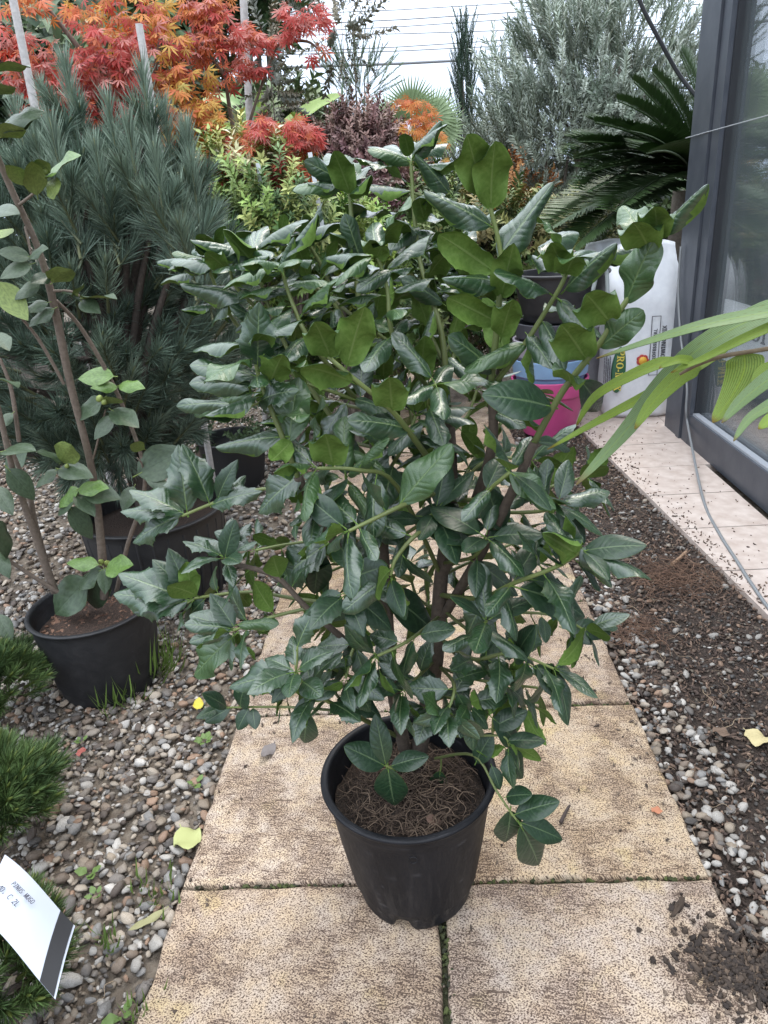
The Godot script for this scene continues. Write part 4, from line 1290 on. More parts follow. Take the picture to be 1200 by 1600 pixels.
	hl(Vector3(0.101, 1.055, -0.902), Vector3(0.027, 1.102, -0.87), Vector3(-0.288, 0.178, -0.941), 3, 0.84)
	hl(Vector3(0.089, 1.087, -1.167), Vector3(0.07, 1.136, -1.114), Vector3(-0.106, 0.71, -0.697), 0, 0.76)
	hl(Vector3(0.114, 1.01, -0.9), Vector3(0.093, 1.076, -0.948), Vector3(0.47, -0.413, -0.78), 0, 0.84)
	hl(Vector3(0.096, 0.992, -0.908), Vector3(0.057, 1.053, -0.853), Vector3(0.852, 0.083, 0.516), 3, 0.86)
	hl(Vector3(0.175, 1.11, -0.87), Vector3(0.148, 1.16, -0.815), Vector3(0.056, 0.75, -0.659), 0, 0.84)
	hl(Vector3(0.177, 1.092, -0.872), Vector3(0.208, 1.147, -0.817), Vector3(-0.927, 0.249, 0.279), 1, 0.86)
	hl(Vector3(0.148, 1.133, -0.87), Vector3(0.202, 1.173, -0.925), Vector3(0.011, 0.799, 0.602), 3, 0.86)
	hl(Vector3(0.241, 1.143, -0.782), Vector3(0.227, 1.189, -0.837), Vector3(-0.247, 0.718, 0.65), 0, 0.86)
	hl(Vector3(0.243, 1.137, -0.783), Vector3(0.208, 1.178, -0.728), Vector3(0.092, 0.827, -0.555), 0, 1.05)
	hl(Vector3(0.25, 1.148, -0.78), Vector3(0.227, 1.19, -0.725), Vector3(0.165, 0.815, -0.555), 0, 0.92)
	hl(Vector3(0.252, 1.15, -0.78), Vector3(0.263, 1.197, -0.725), Vector3(-0.985, 0.155, 0.069), 1, 0.69)
	hl(Vector3(0.227, 1.082, -0.797), Vector3(0.234, 1.147, -0.758), Vector3(-0.726, -0.297, 0.62), 0, 0.99)
	hl(Vector3(0.205, 1.034, -0.81), Vector3(0.234, 1.076, -0.772), Vector3(-0.729, -0.115, 0.675), 0, 1.03)
	hl(Vector3(0.213, 1.062, -0.803), Vector3(0.166, 1.113, -0.748), Vector3(-0.226, 0.607, -0.762), 0, 1.01)
	hl(Vector3(0.192, 1.02, -0.817), Vector3(0.147, 1.084, -0.762), Vector3(-0.073, 0.62, -0.781), 0, 0.97)
	hl(Vector3(0.178, 0.99, -0.827), Vector3(0.164, 1.031, -0.772), Vector3(0.596, 0.708, -0.378), 0, 1.09)
	hl(Vector3(0.159, 0.961, -0.837), Vector3(0.082, 1, -0.791), Vector3(0.614, 0.519, 0.595), 4, 0.99)
	hl(Vector3(0.136, 1.04, -0.887), Vector3(0.156, 1.019, -0.832), Vector3(-0.262, 0.866, 0.426), 3, 0.86)
	hl(Vector3(0.153, 1.056, -0.882), Vector3(0.174, 1.016, -0.827), Vector3(-0.037, 0.802, 0.597), 3, 0.86)
	hl(Vector3(0.136, 1.029, -0.888), Vector3(0.054, 1.027, -0.86), Vector3(0.177, 0.817, 0.549), 5, 0.86)
	hl(Vector3(0.17, 1.081, -0.875), Vector3(0.202, 1.049, -0.82), Vector3(-0.117, 0.83, 0.545), 3, 0.86)
	hl(Vector3(0.189, 0.994, -0.823), Vector3(0.241, 0.929, -0.878), Vector3(0.467, -0.322, 0.824), 4, 0.69)
	hl(Vector3(0.143, 0.914, -0.85), Vector3(0.207, 0.895, -0.899), Vector3(0.502, 0.792, 0.346), 4, 0.52)
	hl(Vector3(-0.101, 1.038, -0.83), Vector3(-0.109, 1.1, -0.775), Vector3(-0.154, 0.646, -0.747), 0, 0.97)
	hl(Vector3(-0.083, 1.027, -0.83), Vector3(-0.052, 1.108, -0.794), Vector3(0.036, 0.399, -0.916), 0, 0.92)
	hl(Vector3(-0.034, 0.965, -0.85), Vector3(-0.032, 1.032, -0.795), Vector3(0.008, 0.631, -0.776), 0, 1.01)
	hl(Vector3(0.004, 0.967, -0.99), Vector3(0.011, 1.05, -0.942), Vector3(-0.02, 0.498, -0.867), 0, 0.80)
	hl(Vector3(0.02, 0.927, -0.962), Vector3(0.027, 0.993, -0.918), Vector3(-0.048, 0.555, -0.831), 0, 0.84)
	hl(Vector3(-0.079, 1.008, -0.83), Vector3(-0.136, 1.056, -0.781), Vector3(-0.308, 0.477, -0.823), 3, 0.84)
	hl(Vector3(-0.015, 0.929, -0.883), Vector3(-0.074, 0.974, -0.828), Vector3(0.757, 0.556, 0.343), 3, 0.86)
	hl(Vector3(-0.2, 1.023, -0.88), Vector3(-0.182, 1.096, -0.842), Vector3(0.019, -0.47, 0.882), 2, 0.99)
	hl(Vector3(-0.21, 0.995, -1.07), Vector3(-0.204, 1.065, -1.117), Vector3(-0.025, 0.558, 0.83), 4, 0.86)
	hl(Vector3(-0.186, 1.003, -0.878), Vector3(-0.146, 1.065, -0.823), Vector3(0.201, 0.573, -0.794), 2, 0.84)
	hl(Vector3(-0.202, 0.999, -0.878), Vector3(-0.294, 1.025, -0.878), Vector3(0.219, 0.768, 0.602), 3, 0.69)
	hl(Vector3(-0.209, 0.991, -0.878), Vector3(-0.309, 0.99, -0.878), Vector3(-0.011, 0.782, 0.623), 5, 0.69)
	hl(Vector3(-0.231, 0.977, -0.877), Vector3(-0.32, 0.991, -0.877), Vector3(0.098, 0.637, 0.765), 3, 0.60)
	hl(Vector3(-0.201, 1.01, -0.88), Vector3(-0.286, 1.048, -0.88), Vector3(0.338, 0.756, 0.561), 3, 0.77)
	hl(Vector3(-0.236, 1.089, -1.057), Vector3(-0.337, 1.128, -1.057), Vector3(0.276, 0.724, 0.632), 1, 0.86)
	hl(Vector3(-0.227, 1.133, -1.07), Vector3(-0.258, 1.19, -1.016), Vector3(-0.532, 0.412, -0.74), 1, 0.92)
	hl(Vector3(-0.229, 1.144, -1.07), Vector3(-0.268, 1.171, -1.015), Vector3(0.75, 0.625, 0.218), 1, 0.86)
	hl(Vector3(-0.224, 1.149, -1.07), Vector3(-0.242, 1.191, -1.125), Vector3(-0.029, 0.788, 0.615), 3, 0.86)
	hl(Vector3(-0.304, 1.135, -1.11), Vector3(-0.334, 1.165, -1.072), Vector3(0.848, 0.332, 0.413), 5, 0.86)
	hl(Vector3(-0.303, 1.126, -1.11), Vector3(-0.34, 1.147, -1.075), Vector3(0.702, 0.59, 0.399), 1, 0.86)
	hl(Vector3(-0.265, 1.132, -1.05), Vector3(-0.278, 1.166, -0.995), Vector3(-0.381, 0.742, -0.552), 0, 0.84)
	hl(Vector3(-0.176, 1.13, -0.97), Vector3(-0.154, 1.174, -0.932), Vector3(-0.928, 0.352, 0.124), 1, 0.86)
	hl(Vector3(-0.218, 1.042, -1.07), Vector3(-0.251, 1.088, -1.032), Vector3(0.866, 0.26, 0.427), 3, 0.86)
	hl(Vector3(-0.083, 1.216, -1.1), Vector3(-0.098, 1.278, -1.045), Vector3(-0.146, 0.632, -0.761), 0, 0.84)
	hl(Vector3(-0.082, 1.216, -1.1), Vector3(-0.088, 1.281, -1.155), Vector3(0.149, 0.646, 0.749), 0, 0.86)
	hl(Vector3(-0.086, 1.229, -1.1), Vector3(-0.147, 1.247, -1.046), Vector3(0.601, 0.659, 0.453), 5, 0.86)
	hl(Vector3(-0.082, 1.225, -1.1), Vector3(-0.126, 1.259, -1.045), Vector3(0.737, -0.125, 0.664), 3, 0.86)
	hl(Vector3(-0.074, 1.122, -1.087), Vector3(-0.084, 1.185, -1.048), Vector3(0.388, -0.437, 0.812), 3, 0.95)
	hl(Vector3(-0.045, 1.137, -0.95), Vector3(-0.03, 1.164, -0.895), Vector3(0.305, 0.819, -0.485), 0, 0.92)
	hl(Vector3(0.005, 1.25, -1.13), Vector3(-0.041, 1.283, -1.092), Vector3(0.741, 0.359, 0.567), 5, 0.86)
	hl(Vector3(0.006, 1.253, -1.13), Vector3(0.01, 1.297, -1.185), Vector3(-0.066, 0.781, 0.621), 2, 0.86)
	hl(Vector3(0.007, 1.253, -1.13), Vector3(0.042, 1.297, -1.092), Vector3(-0.674, -0.107, 0.731), 1, 0.86)
	hl(Vector3(0.021, 1.173, -1.11), Vector3(0.006, 1.219, -1.055), Vector3(-0.355, 0.668, -0.654), 3, 0.92)
	hl(Vector3(0.046, 1.134, -1.17), Vector3(-0.04, 1.179, -1.17), Vector3(0.181, 0.351, 0.919), 1, 0.86)
	hl(Vector3(0.058, 1.207, -1.12), Vector3(0.019, 1.259, -1.082), Vector3(0.632, -0.099, 0.768), 1, 0.86)
	hl(Vector3(0.011, 1.166, -1.11), Vector3(-0.029, 1.155, -1.055), Vector3(0.264, 0.89, 0.372), 3, 0.86)
	hl(Vector3(-0.028, 1.121, -0.95), Vector3(-0.068, 1.109, -0.912), Vector3(0.419, 0.652, 0.632), 3, 0.86)
	hl(Vector3(0.041, 1.061, -1.067), Vector3(-0.005, 1.107, -1.028), Vector3(0.726, 0.157, 0.67), 3, 0.86)
	hl(Vector3(-0.032, 0.842, -0.843), Vector3(0.035, 0.921, -0.843), Vector3(-0.388, 0.325, 0.862), 6, 0.90)
	hl(Vector3(-0.015, 0.782, -0.94), Vector3(0.092, 0.77, -0.94), Vector3(0.093, 0.818, 0.567), 4, 0.95)
	hl(Vector3(0.105, 0.764, -0.91), Vector3(0.091, 0.838, -0.872), Vector3(0.433, -0.348, 0.831), 4, 0.95)
	hl(Vector3(0.109, 0.879, -0.84), Vector3(0.164, 0.841, -0.81), Vector3(0.088, 0.694, 0.714), 6, 0.95)
	hl(Vector3(0.188, 0.791, -0.93), Vector3(0.224, 0.742, -0.899), Vector3(0.003, 0.535, 0.845), 4, 0.95)
	hl(Vector3(0.197, 0.779, -0.81), Vector3(0.26, 0.809, -0.776), Vector3(-0.554, 0.753, 0.356), 4, 0.86)
	hl(Vector3(0.195, 0.784, -0.81), Vector3(0.233, 0.739, -0.783), Vector3(0.091, 0.568, 0.818), 1, 0.95)
	hl(Vector3(0.19, 0.774, -0.812), Vector3(0.123, 0.844, -0.76), Vector3(-0.456, 0.207, -0.866), 1, 0.84)
	hl(Vector3(0.129, 0.632, -1.037), Vector3(0.197, 0.619, -1.037), Vector3(0.152, 0.831, 0.534), 2, 0.86)
	hl(Vector3(0.123, 0.709, -0.845), Vector3(0.24, 0.667, -0.845), Vector3(0.253, 0.7, 0.668), 7, 0.82)
	hl(Vector3(0.08, 0.667, -0.892), Vector3(0.045, 0.608, -0.877), Vector3(-0.339, 0.411, 0.846), 2, 0.95)
	hl(Vector3(-0.074, 0.621, -1.007), Vector3(0.022, 0.543, -1.007), Vector3(0.525, 0.644, 0.556), 4, 0.95)
	hl(Vector3(-0.172, 0.674, -1.08), Vector3(-0.288, 0.605, -1.08), Vector3(-0.37, 0.625, 0.687), 2, 1.03)
	hl(Vector3(-0.184, 0.664, -1.085), Vector3(-0.205, 0.562, -1.085), Vector3(0.068, -0.014, 0.998), 4, 0.95)
	hl(Vector3(-0.161, 0.88, -0.87), Vector3(-0.24, 0.831, -0.87), Vector3(-0.35, 0.565, 0.747), 2, 0.95)
	hl(Vector3(-0.171, 0.925, -0.87), Vector3(-0.154, 1.007, -0.885), Vector3(-0.098, 0.197, 0.976), 0, 1.03)
	hl(Vector3(-0.116, 0.893, -0.863), Vector3(-0.114, 0.962, -0.818), Vector3(-0.021, 0.553, -0.833), 0, 1.18)
	hl(Vector3(-0.168, 0.926, -0.87), Vector3(-0.19, 0.912, -0.815), Vector3(-0.494, -0.775, -0.394), 0, 0.92)
	hl(Vector3(-0.179, 0.933, -0.87), Vector3(-0.273, 0.934, -0.87), Vector3(0.006, 0.781, 0.625), 1, 0.86)
	hl(Vector3(-0.204, 0.979, -0.877), Vector3(-0.156, 1.013, -0.822), Vector3(-0.776, 0.522, 0.354), 2, 0.86)
	hl(Vector3(-0.369, 0.783, -1), Vector3(-0.365, 0.888, -1), Vector3(0.246, -0.01, 0.969), 2, 0.86)
	hl(Vector3(-0.332, 0.796, -1), Vector3(-0.349, 0.893, -1), Vector3(0.637, 0.111, 0.763), 2, 0.86)
	hl(Vector3(-0.375, 0.779, -1), Vector3(-0.449, 0.837, -1), Vector3(0.549, 0.692, 0.47), 2, 0.86)
	hl(Vector3(-0.378, 0.778, -1), Vector3(-0.481, 0.803, -1), Vector3(0.19, 0.793, 0.579), 2, 0.69)
	hl(Vector3(-0.384, 0.774, -1), Vector3(-0.485, 0.741, -1), Vector3(-0.228, 0.69, 0.686), 2, 0.77)
	hl(Vector3(-0.318, 0.799, -1), Vector3(-0.286, 0.865, -0.976), Vector3(-0.45, -0.102, 0.887), 7, 0.69)
	hl(Vector3(-0.307, 0.796, -1), Vector3(-0.277, 0.831, -1.038), Vector3(0.158, 0.667, 0.728), 2, 0.69)
	hl(Vector3(-0.33, 0.791, -1), Vector3(-0.251, 0.831, -0.965), Vector3(-0.553, 0.535, 0.639), 2, 0.69)
	hl(Vector3(-0.414, 0.603, -1.05), Vector3(-0.456, 0.684, -1.05), Vector3(0.649, 0.331, 0.685), 7, 0.86)
	hl(Vector3(-0.411, 0.606, -1.05), Vector3(-0.427, 0.695, -1.044), Vector3(0.473, 0.026, 0.881), 7, 0.86)
	hl(Vector3(-0.408, 0.602, -1.05), Vector3(-0.403, 0.679, -1.05), Vector3(-0.189, 0.012, -0.982), 0, 0.92)
	hl(Vector3(-0.42, 0.599, -1.05), Vector3(-0.532, 0.664, -1.05), Vector3(0.355, 0.619, 0.7), 2, 0.86)
	hl(Vector3(-0.437, 0.594, -1.05), Vector3(-0.556, 0.623, -1.05), Vector3(0.16, 0.665, 0.729), 2, 0.86)
	hl(Vector3(-0.417, 0.594, -1.05), Vector3(-0.538, 0.589, -1.05), Vector3(-0.03, 0.669, 0.743), 2, 0.86)
	hl(Vector3(-0.387, 0.597, -1.047), Vector3(-0.439, 0.551, -1.047), Vector3(-0.315, 0.353, 0.881), 4, 0.86)
	hl(Vector3(-0.313, 0.713, -0.97), Vector3(-0.29, 0.778, -0.955), Vector3(-0.31, -0.116, 0.944), 4, 0.86)
	hl(Vector3(-0.305, 0.613, -0.93), Vector3(-0.338, 0.671, -0.947), Vector3(0.413, 0.469, 0.781), 7, 0.86)
	hl(Vector3(-0.309, 0.61, -0.93), Vector3(-0.372, 0.642, -0.91), Vector3(0.51, 0.713, 0.481), 3, 0.86)
	hl(Vector3(-0.312, 0.606, -0.93), Vector3(-0.373, 0.611, -0.905), Vector3(0.28, 0.804, 0.525), 3, 0.77)
	hl(Vector3(-0.309, 0.596, -0.93), Vector3(-0.401, 0.522, -0.93), Vector3(-0.422, 0.527, 0.737), 0, 0.86)
	hl(Vector3(-0.298, 0.617, -0.93), Vector3(-0.238, 0.643, -0.909), Vector3(-0.475, 0.777, 0.413), 5, 0.86)
	hl(Vector3(-0.192, 0.626, -0.85), Vector3(-0.161, 0.701, -0.85), Vector3(-0.537, 0.225, 0.813), 2, 0.77)
	hl(Vector3(-0.201, 0.582, -0.85), Vector3(-0.316, 0.569, -0.85), Vector3(-0.092, 0.804, 0.587), 2, 0.73)
	hl(Vector3(-0.2, 0.573, -0.853), Vector3(-0.236, 0.559, -0.815), Vector3(0.205, 0.838, 0.506), 7, 0.86)
	hl(Vector3(-0.356, 0.427, -0.972), Vector3(-0.374, 0.479, -0.948), Vector3(0.954, 0.291, 0.069), 4, 0.95)
	hl(Vector3(-0.351, 0.425, -0.972), Vector3(-0.401, 0.403, -0.961), Vector3(-0.076, 0.573, 0.816), 4, 0.86)
	hl(Vector3(-0.33, 0.433, -0.963), Vector3(-0.317, 0.488, -0.937), Vector3(-0.68, -0.187, 0.709), 4, 1.12)
	hl(Vector3(-0.313, 0.436, -0.955), Vector3(-0.336, 0.406, -0.935), Vector3(-0.085, 0.592, 0.801), 4, 1.12)
	hl(Vector3(-0.306, 0.436, -0.955), Vector3(-0.3, 0.417, -0.926), Vector3(-0.031, 0.831, 0.555), 4, 1.20)
	hl(Vector3(-0.372, 0.419, -0.98), Vector3(-0.401, 0.431, -0.948), Vector3(0.489, 0.861, 0.14), 4, 0.77)
	hl(Vector3(-0.181, 0.514, -0.878), Vector3(-0.223, 0.489, -0.862), Vector3(-0.097, 0.666, 0.74), 4, 0.86)
	hl(Vector3(-0.207, 0.445, -0.927), Vector3(-0.228, 0.368, -0.927), Vector3(-0.22, 0.061, 0.974), 4, 1.03)
	hl(Vector3(-0.147, 0.473, -0.93), Vector3(-0.079, 0.452, -0.911), Vector3(0.12, 0.851, 0.51), 7, 0.86)
	hl(Vector3(-0.086, 0.364, -0.89), Vector3(-0.134, 0.429, -0.863), Vector3(0.765, 0.338, 0.548), 4, 0.95)
	hl(Vector3(-0.084, 0.366, -0.89), Vector3(-0.093, 0.457, -0.89), Vector3(0.152, 0.014, 0.988), 4, 0.69)
	hl(Vector3(-0.081, 0.357, -0.893), Vector3(-0.078, 0.249, -0.893), Vector3(-0.057, -0.002, 0.998), 4, 0.95)
	hl(Vector3(-0.076, 0.356, -0.897), Vector3(-0.019, 0.39, -0.885), Vector3(-0.533, 0.728, 0.431), 4, 0.95)
	hl(Vector3(0.014, 0.474, -0.87), Vector3(-0.006, 0.536, -0.851), Vector3(0.958, 0.284, 0.043), 0, 1.12)
	hl(Vector3(0.004, 0.247, -0.997), Vector3(-0.006, 0.159, -0.997), Vector3(-0.228, 0.027, 0.973), 4, 0.86)
	hl(Vector3(0.064, 0.334, -0.923), Vector3(0.083, 0.398, -0.913), Vector3(-0.725, 0.105, 0.68), 4, 1.03)
	hl(Vector3(0.091, 0.411, -0.917), Vector3(0.145, 0.446, -0.917), Vector3(-0.42, 0.656, 0.627), 4, 1.03)
	hl(Vector3(0.092, 0.431, -0.917), Vector3(0.148, 0.368, -0.917), Vector3(0.58, 0.517, 0.629), 4, 0.95)
	hl(Vector3(0.113, 0.389, -0.91), Vector3(0.174, 0.401, -0.902), Vector3(-0.232, 0.902, 0.363), 4, 0.86)
	hl(Vector3(0.112, 0.372, -0.91), Vector3(0.151, 0.308, -0.905), Vector3(0.575, 0.401, 0.713), 4, 0.95)
	hl(Vector3(0.089, 0.337, -0.91), Vector3(0.103, 0.302, -0.89), Vector3(0.182, 0.54, 0.822), 4, 1.03)
	hl(Vector3(0.109, 0.297, -0.883), Vector3(0.14, 0.333, -0.857), Vector3(-0.764, 0.644, 0.05), 4, 1.12)
	hl(Vector3(0.122, 0.274, -0.868), Vector3(0.179, 0.329, -0.845), Vector3(-0.721, 0.626, 0.298), 4, 0.90)
	hl(Vector3(0.131, 0.262, -0.862), Vector3(0.21, 0.222, -0.862), Vector3(0.365, 0.729, 0.579), 4, 0.77)
	hl(Vector3(0.13, 0.257, -0.86), Vector3(0.176, 0.142, -0.86), Vector3(0.414, 0.167, 0.895), 4, 0.86)
	hl(Vector3(0.115, 0.277, -0.873), Vector3(0.11, 0.183, -0.873), Vector3(0.119, -0.005, 0.993), 4, 0.95)
	hl(Vector3(0.151, 0.543, -0.895), Vector3(0.223, 0.487, -0.895), Vector3(0.456, 0.596, 0.661), 4, 0.86)
	hl(Vector3(0.158, 0.543, -0.893), Vector3(0.182, 0.518, -0.855), Vector3(-0.012, 0.828, 0.561), 4, 0.86)
	hl(Vector3(0.247, 0.49, -1.07), Vector3(0.276, 0.482, -1.04), Vector3(-0.296, 0.813, 0.502), 4, 0.86)
	hl(Vector3(0.234, 0.497, -1.07), Vector3(0.324, 0.486, -1.07), Vector3(0.09, 0.742, 0.665), 4, 0.77)
	hl(Vector3(0.124, 0.55, -0.898), Vector3(0.132, 0.634, -0.864), Vector3(-0.963, -0.026, 0.27), 4, 0.86)
	hl(Vector3(0.073, 0.799, -1.083), Vector3(0.129, 0.842, -1.045), Vector3(-0.718, 0.448, 0.532), 3, 0.86)
	hl(Vector3(0.096, 0.937, -0.92), Vector3(0.133, 0.93, -0.882), Vector3(-0.406, 0.756, 0.514), 3, 0.86)
	hl(Vector3(0.043, 0.986, -1.043), Vector3(0.079, 0.968, -1.005), Vector3(-0.249, 0.771, 0.586), 3, 0.86)
	limb.call([Vector3(0.18, 1.121, -0.87), Vector3(0.164, 1.121, -0.87), Vector3(0.148, 1.133, -0.87)], 0.0024, 0.0018, 0.15)
	limb.call([Vector3(-0.193, 0.984, -0.877), Vector3(-0.212, 0.975, -0.877), Vector3(-0.231, 0.977, -0.877)], 0.0024, 0.0018, 0.15)
	limb.call([Vector3(0.079, 1.137, -1.17), Vector3(0.062, 1.13, -1.17), Vector3(0.046, 1.134, -1.17)], 0.0024, 0.0018, 0.15)
	limb.call([Vector3(0.007, 1.211, -1.12), Vector3(0.032, 1.203, -1.12), Vector3(0.058, 1.207, -1.12)], 0.0024, 0.0018, 0.15)
	limb.call([Vector3(-0.403, 0.599, -1.05), Vector3(-0.42, 0.59, -1.05), Vector3(-0.437, 0.594, -1.05)], 0.0024, 0.0018, 0.15)
	limb.call([Vector3(-0.2, 0.582, -0.85), Vector3(-0.196, 0.598, -0.85), Vector3(-0.192, 0.626, -0.85)], 0.0024, 0.0018, 0.15)
	limb.call([Vector3(0.007, 0.278, -0.997), Vector3(0.006, 0.257, -0.997), Vector3(0.004, 0.247, -0.997)], 0.0024, 0.0018, 0.15)
	limb.call([Vector3(0.092, 0.394, -0.917), Vector3(0.092, 0.406, -0.917), Vector3(0.092, 0.431, -0.917)], 0.0024, 0.0018, 0.15)
	# the ones that show largest are parts of their own, the rest one mass
	var eye := EYE
	holly_leaves.sort_custom(func(a, b): return (a[0].origin - eye).length() - (0.6 if a[2] else 0.0) < (b[0].origin - eye).length() - (0.6 if b[2] else 0.0))
	var rest_top := Buf.new()
	var rest_under := Buf.new()
	for i in holly_leaves.size():
		var l: Array = holly_leaves[i]
		var t: Transform3D = l[0]
		t.origin -= at
		if i < 300:
			put("leaf", meshes[l[1]], h, t)
		else:
			rest_top.add(bufs[l[1]][0], t)
			rest_under.add(bufs[l[1]][1], t)
	var rest := ArrayMesh.new()
	rest_top.surface(rest, top)
	rest_under.surface(rest, under)
	tag(put("inner_leaves", rest, h), "", "", "", "stuff")
	print("holly leaves ", holly_leaves.size())


func build_camellia() -> void:
	var nz := noise(0.03, 3, 101)
	var f := func(u: float, v: float) -> Array:
		var s := absf(u - 0.5) * 2.0
		var fr := fposmod((v - 0.3 * s) * 6.0 + (0.5 if u > 0.5 else 0.0), 1.0)
		var vein := smoothstep(0.12, 0.0, minf(fr, 1.0 - fr)) * (1.0 - s)
		var mid := smoothstep(0.07, 0.03, s / (1.1 - 0.6 * v))
		var c := Color(0.80, 0.82, 0.80).lerp(Color(1, 1, 1), 0.5 + nz.get_noise_2d(u * 256, v * 256))
		c = c.lerp(Color(1.0, 1.0, 0.85), vein * 0.25 + mid * 0.0)
		var dust := smoothstep(0.2, 0.55, nz.get_noise_2d(u * 700 + 99, v * 700))
		c = c.lerp(Color(1.0, 0.97, 0.9), dust * 0.5)
		return [c, 0.5 + 0.2 * sin(PI * fr) - mid * 0.3]
	var pic := paint(128, 192, f, 3.0)
	var make := func(col: Color, rough: float) -> StandardMaterial3D:
		var m := leafy(col, rough, Color(0.14, 0.2, 0.05), 0.5)
		m.albedo_texture = pic[0]
		m.normal_enabled = true
		m.normal_texture = pic[1]
		m.normal_scale = 0.5
		return m
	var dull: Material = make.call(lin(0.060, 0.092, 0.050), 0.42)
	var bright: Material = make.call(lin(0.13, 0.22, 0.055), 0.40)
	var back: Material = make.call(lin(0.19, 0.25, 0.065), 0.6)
	var sp := [
		{wide = 0.56, curl = 0.35, bend = 0.45, seed = 11, fold = 0.2, blunt = 0.95, belly = 0.78},
		{wide = 0.52, curl = 0.6, bend = 0.7, seed = 12, fold = 0.1, wave = 0.08, blunt = 0.95, belly = 0.8, twist = 0.3},
		{wide = 0.62, curl = 0.2, bend = 0.2, seed = 13, fold = 0.25, wave = 0.06, blunt = 0.9, belly = 0.8},
	]
	var dm := []
	var bm := []
	for s in sp:
		dm.append(leaf_mesh(s, dull, back))
		bm.append(leaf_mesh(s, bright, back))
	var at := Vector3(-0.945, -0.028, -1.69)
	var c := thing("potted_camellia", "leggy camellia with few round leaves in a small scuffed black pot", "potted shrub", at)
	var plastic := mottled(lin(0.006, 0.0065, 0.008), lin(0.024, 0.023, 0.024), 0.6, 2.5, 0.015, 1.2, 103)
	put("pot", pot_mesh(0.135, 0.168, 0.262, 0.026, plastic), c)
	var so := Buf.new()
	so.lathe([Vector2(0.157, 0.195), Vector2(0.12, 0.205), Vector2(0.06, 0.212), Vector2(0.0, 0.214)], 32, Vector3.ZERO, Color.WHITE, 0.02)
	put("soil", so.mesh(mottled(lin(0.02, 0.013, 0.010), lin(0.10, 0.06, 0.042), 0.95, 7.0, 0.03, 10.0, 105)), c)
	var bits := []
	var bcol := []
	var chip := Buf.new()
	chip.box(Vector3.ZERO, Vector3(1.0, 0.25, 0.5))
	for i in 260:
		var r := 0.15 * sqrt(rng.randf())
		var a := rr(0, TAU)
		bits.append(Transform3D(Basis.from_euler(Vector3(rr(-0.5, 0.5), rr(0, TAU), rr(-0.5, 0.5))).scaled_local(Vector3.ONE * rr(0.006, 0.018)), Vector3(cos(a) * r, 0.214 - r * 0.08, sin(a) * r)))
		bcol.append(Color(0.12, 0.06, 0.04).lerp(Color(0.26, 0.15, 0.10), rng.randf()) * rr(0.5, 1.1))
	many("bark_chips", chip.mesh(mat(Color.WHITE, 0.9, true)), bits, bcol, c)
	var wood := mottled(lin(0.10, 0.075, 0.058), lin(0.21, 0.165, 0.13), 0.85, 5.0, 0.03, 3.0, 107)
	var stem := func(pts: Array, r0: float, r1: float) -> void:
		var q := []
		for p in pts:
			q.append(p - at)
		var b := Buf.new()
		b.tube(curve(q, 5), r0, r1, 8, Color.WHITE, null, 0.07)
		put("stem", b.mesh(wood), c)
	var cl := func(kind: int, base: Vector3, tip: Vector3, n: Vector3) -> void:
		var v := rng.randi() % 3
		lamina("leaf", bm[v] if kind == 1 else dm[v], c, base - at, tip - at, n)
	var budm := mat(lin(0.22, 0.27, 0.07), 0.5)
	var bud := func(p: Vector3, r: float) -> void:
		var b := Buf.new()
		b.lathe([Vector2(0, -1.2), Vector2(0.7, -0.8), Vector2(1, 0), Vector2(0.7, 0.9), Vector2(0, 1.4)], 10)
		put("bud", b.mesh(budm), c, Transform3D(Basis.from_euler(Vector3(0.6, rr(0, 3), 0.5)).scaled_local(Vector3.ONE * r), p - at))
	stem.call([Vector3(-0.905, 0.248, -1.69), Vector3(-0.881, 0.377, -1.69), Vector3(-0.841, 0.623, -1.67), Vector3(-0.821, 0.863, -1.63), Vector3(-0.799, 1.042, -1.6), Vector3(-0.793, 1.163, -1.58), Vector3(-0.802, 1.275, -1.55), Vector3(-0.802, 1.327, -1.53), Vector3(-0.794, 1.385, -1.5)], 0.0115, 0.005)
	stem.call([Vector3(-0.887, 0.244, -1.73), Vector3(-0.821, 0.393, -1.73), Vector3(-0.73, 0.581, -1.72), Vector3(-0.739, 0.793, -1.7), Vector3(-0.773, 0.974, -1.66), Vector3(-0.796, 1.054, -1.61)], 0.006, 0.0045)
	stem.call([Vector3(-1.028, 0.286, -1.67), Vector3(-1.023, 0.443, -1.65), Vector3(-1.014, 0.652, -1.62), Vector3(-0.994, 0.804, -1.6), Vector3(-0.98, 0.943, -1.58)], 0.011, 0.005)
	stem.call([Vector3(-1.031, 0.316, -1.67), Vector3(-1.023, 0.494, -1.66), Vector3(-1.015, 0.584, -1.66), Vector3(-1.025, 0.726, -1.65), Vector3(-1.037, 0.808, -1.65)], 0.0095, 0.004)
	stem.call([Vector3(-1.014, 0.291, -1.66), Vector3(-1.088, 0.405, -1.62), Vector3(-1.123, 0.5, -1.58)], 0.006, 0.004)
	stem.call([Vector3(-0.831, 0.866, -1.62), Vector3(-0.854, 0.975, -1.6), Vector3(-0.879, 1.051, -1.57)], 0.004, 0.003)
	stem.call([Vector3(-1.056, 0.696, -1.75), Vector3(-1.038, 0.832, -1.75), Vector3(-1.045, 0.914, -1.75)], 0.006, 0.004)
	stem.call([Vector3(-0.8, 1.077, -1.59), Vector3(-0.755, 1.073, -1.6), Vector3(-0.732, 1.058, -1.6)], 0.003, 0.002)
	stem.call([Vector3(-0.795, 1.251, -1.55), Vector3(-0.756, 1.272, -1.55), Vector3(-0.736, 1.292, -1.55)], 0.003, 0.002)
	stem.call([Vector3(-0.847, 0.632, -1.67), Vector3(-0.811, 0.694, -1.66), Vector3(-0.765, 0.789, -1.66)], 0.003, 0.002)
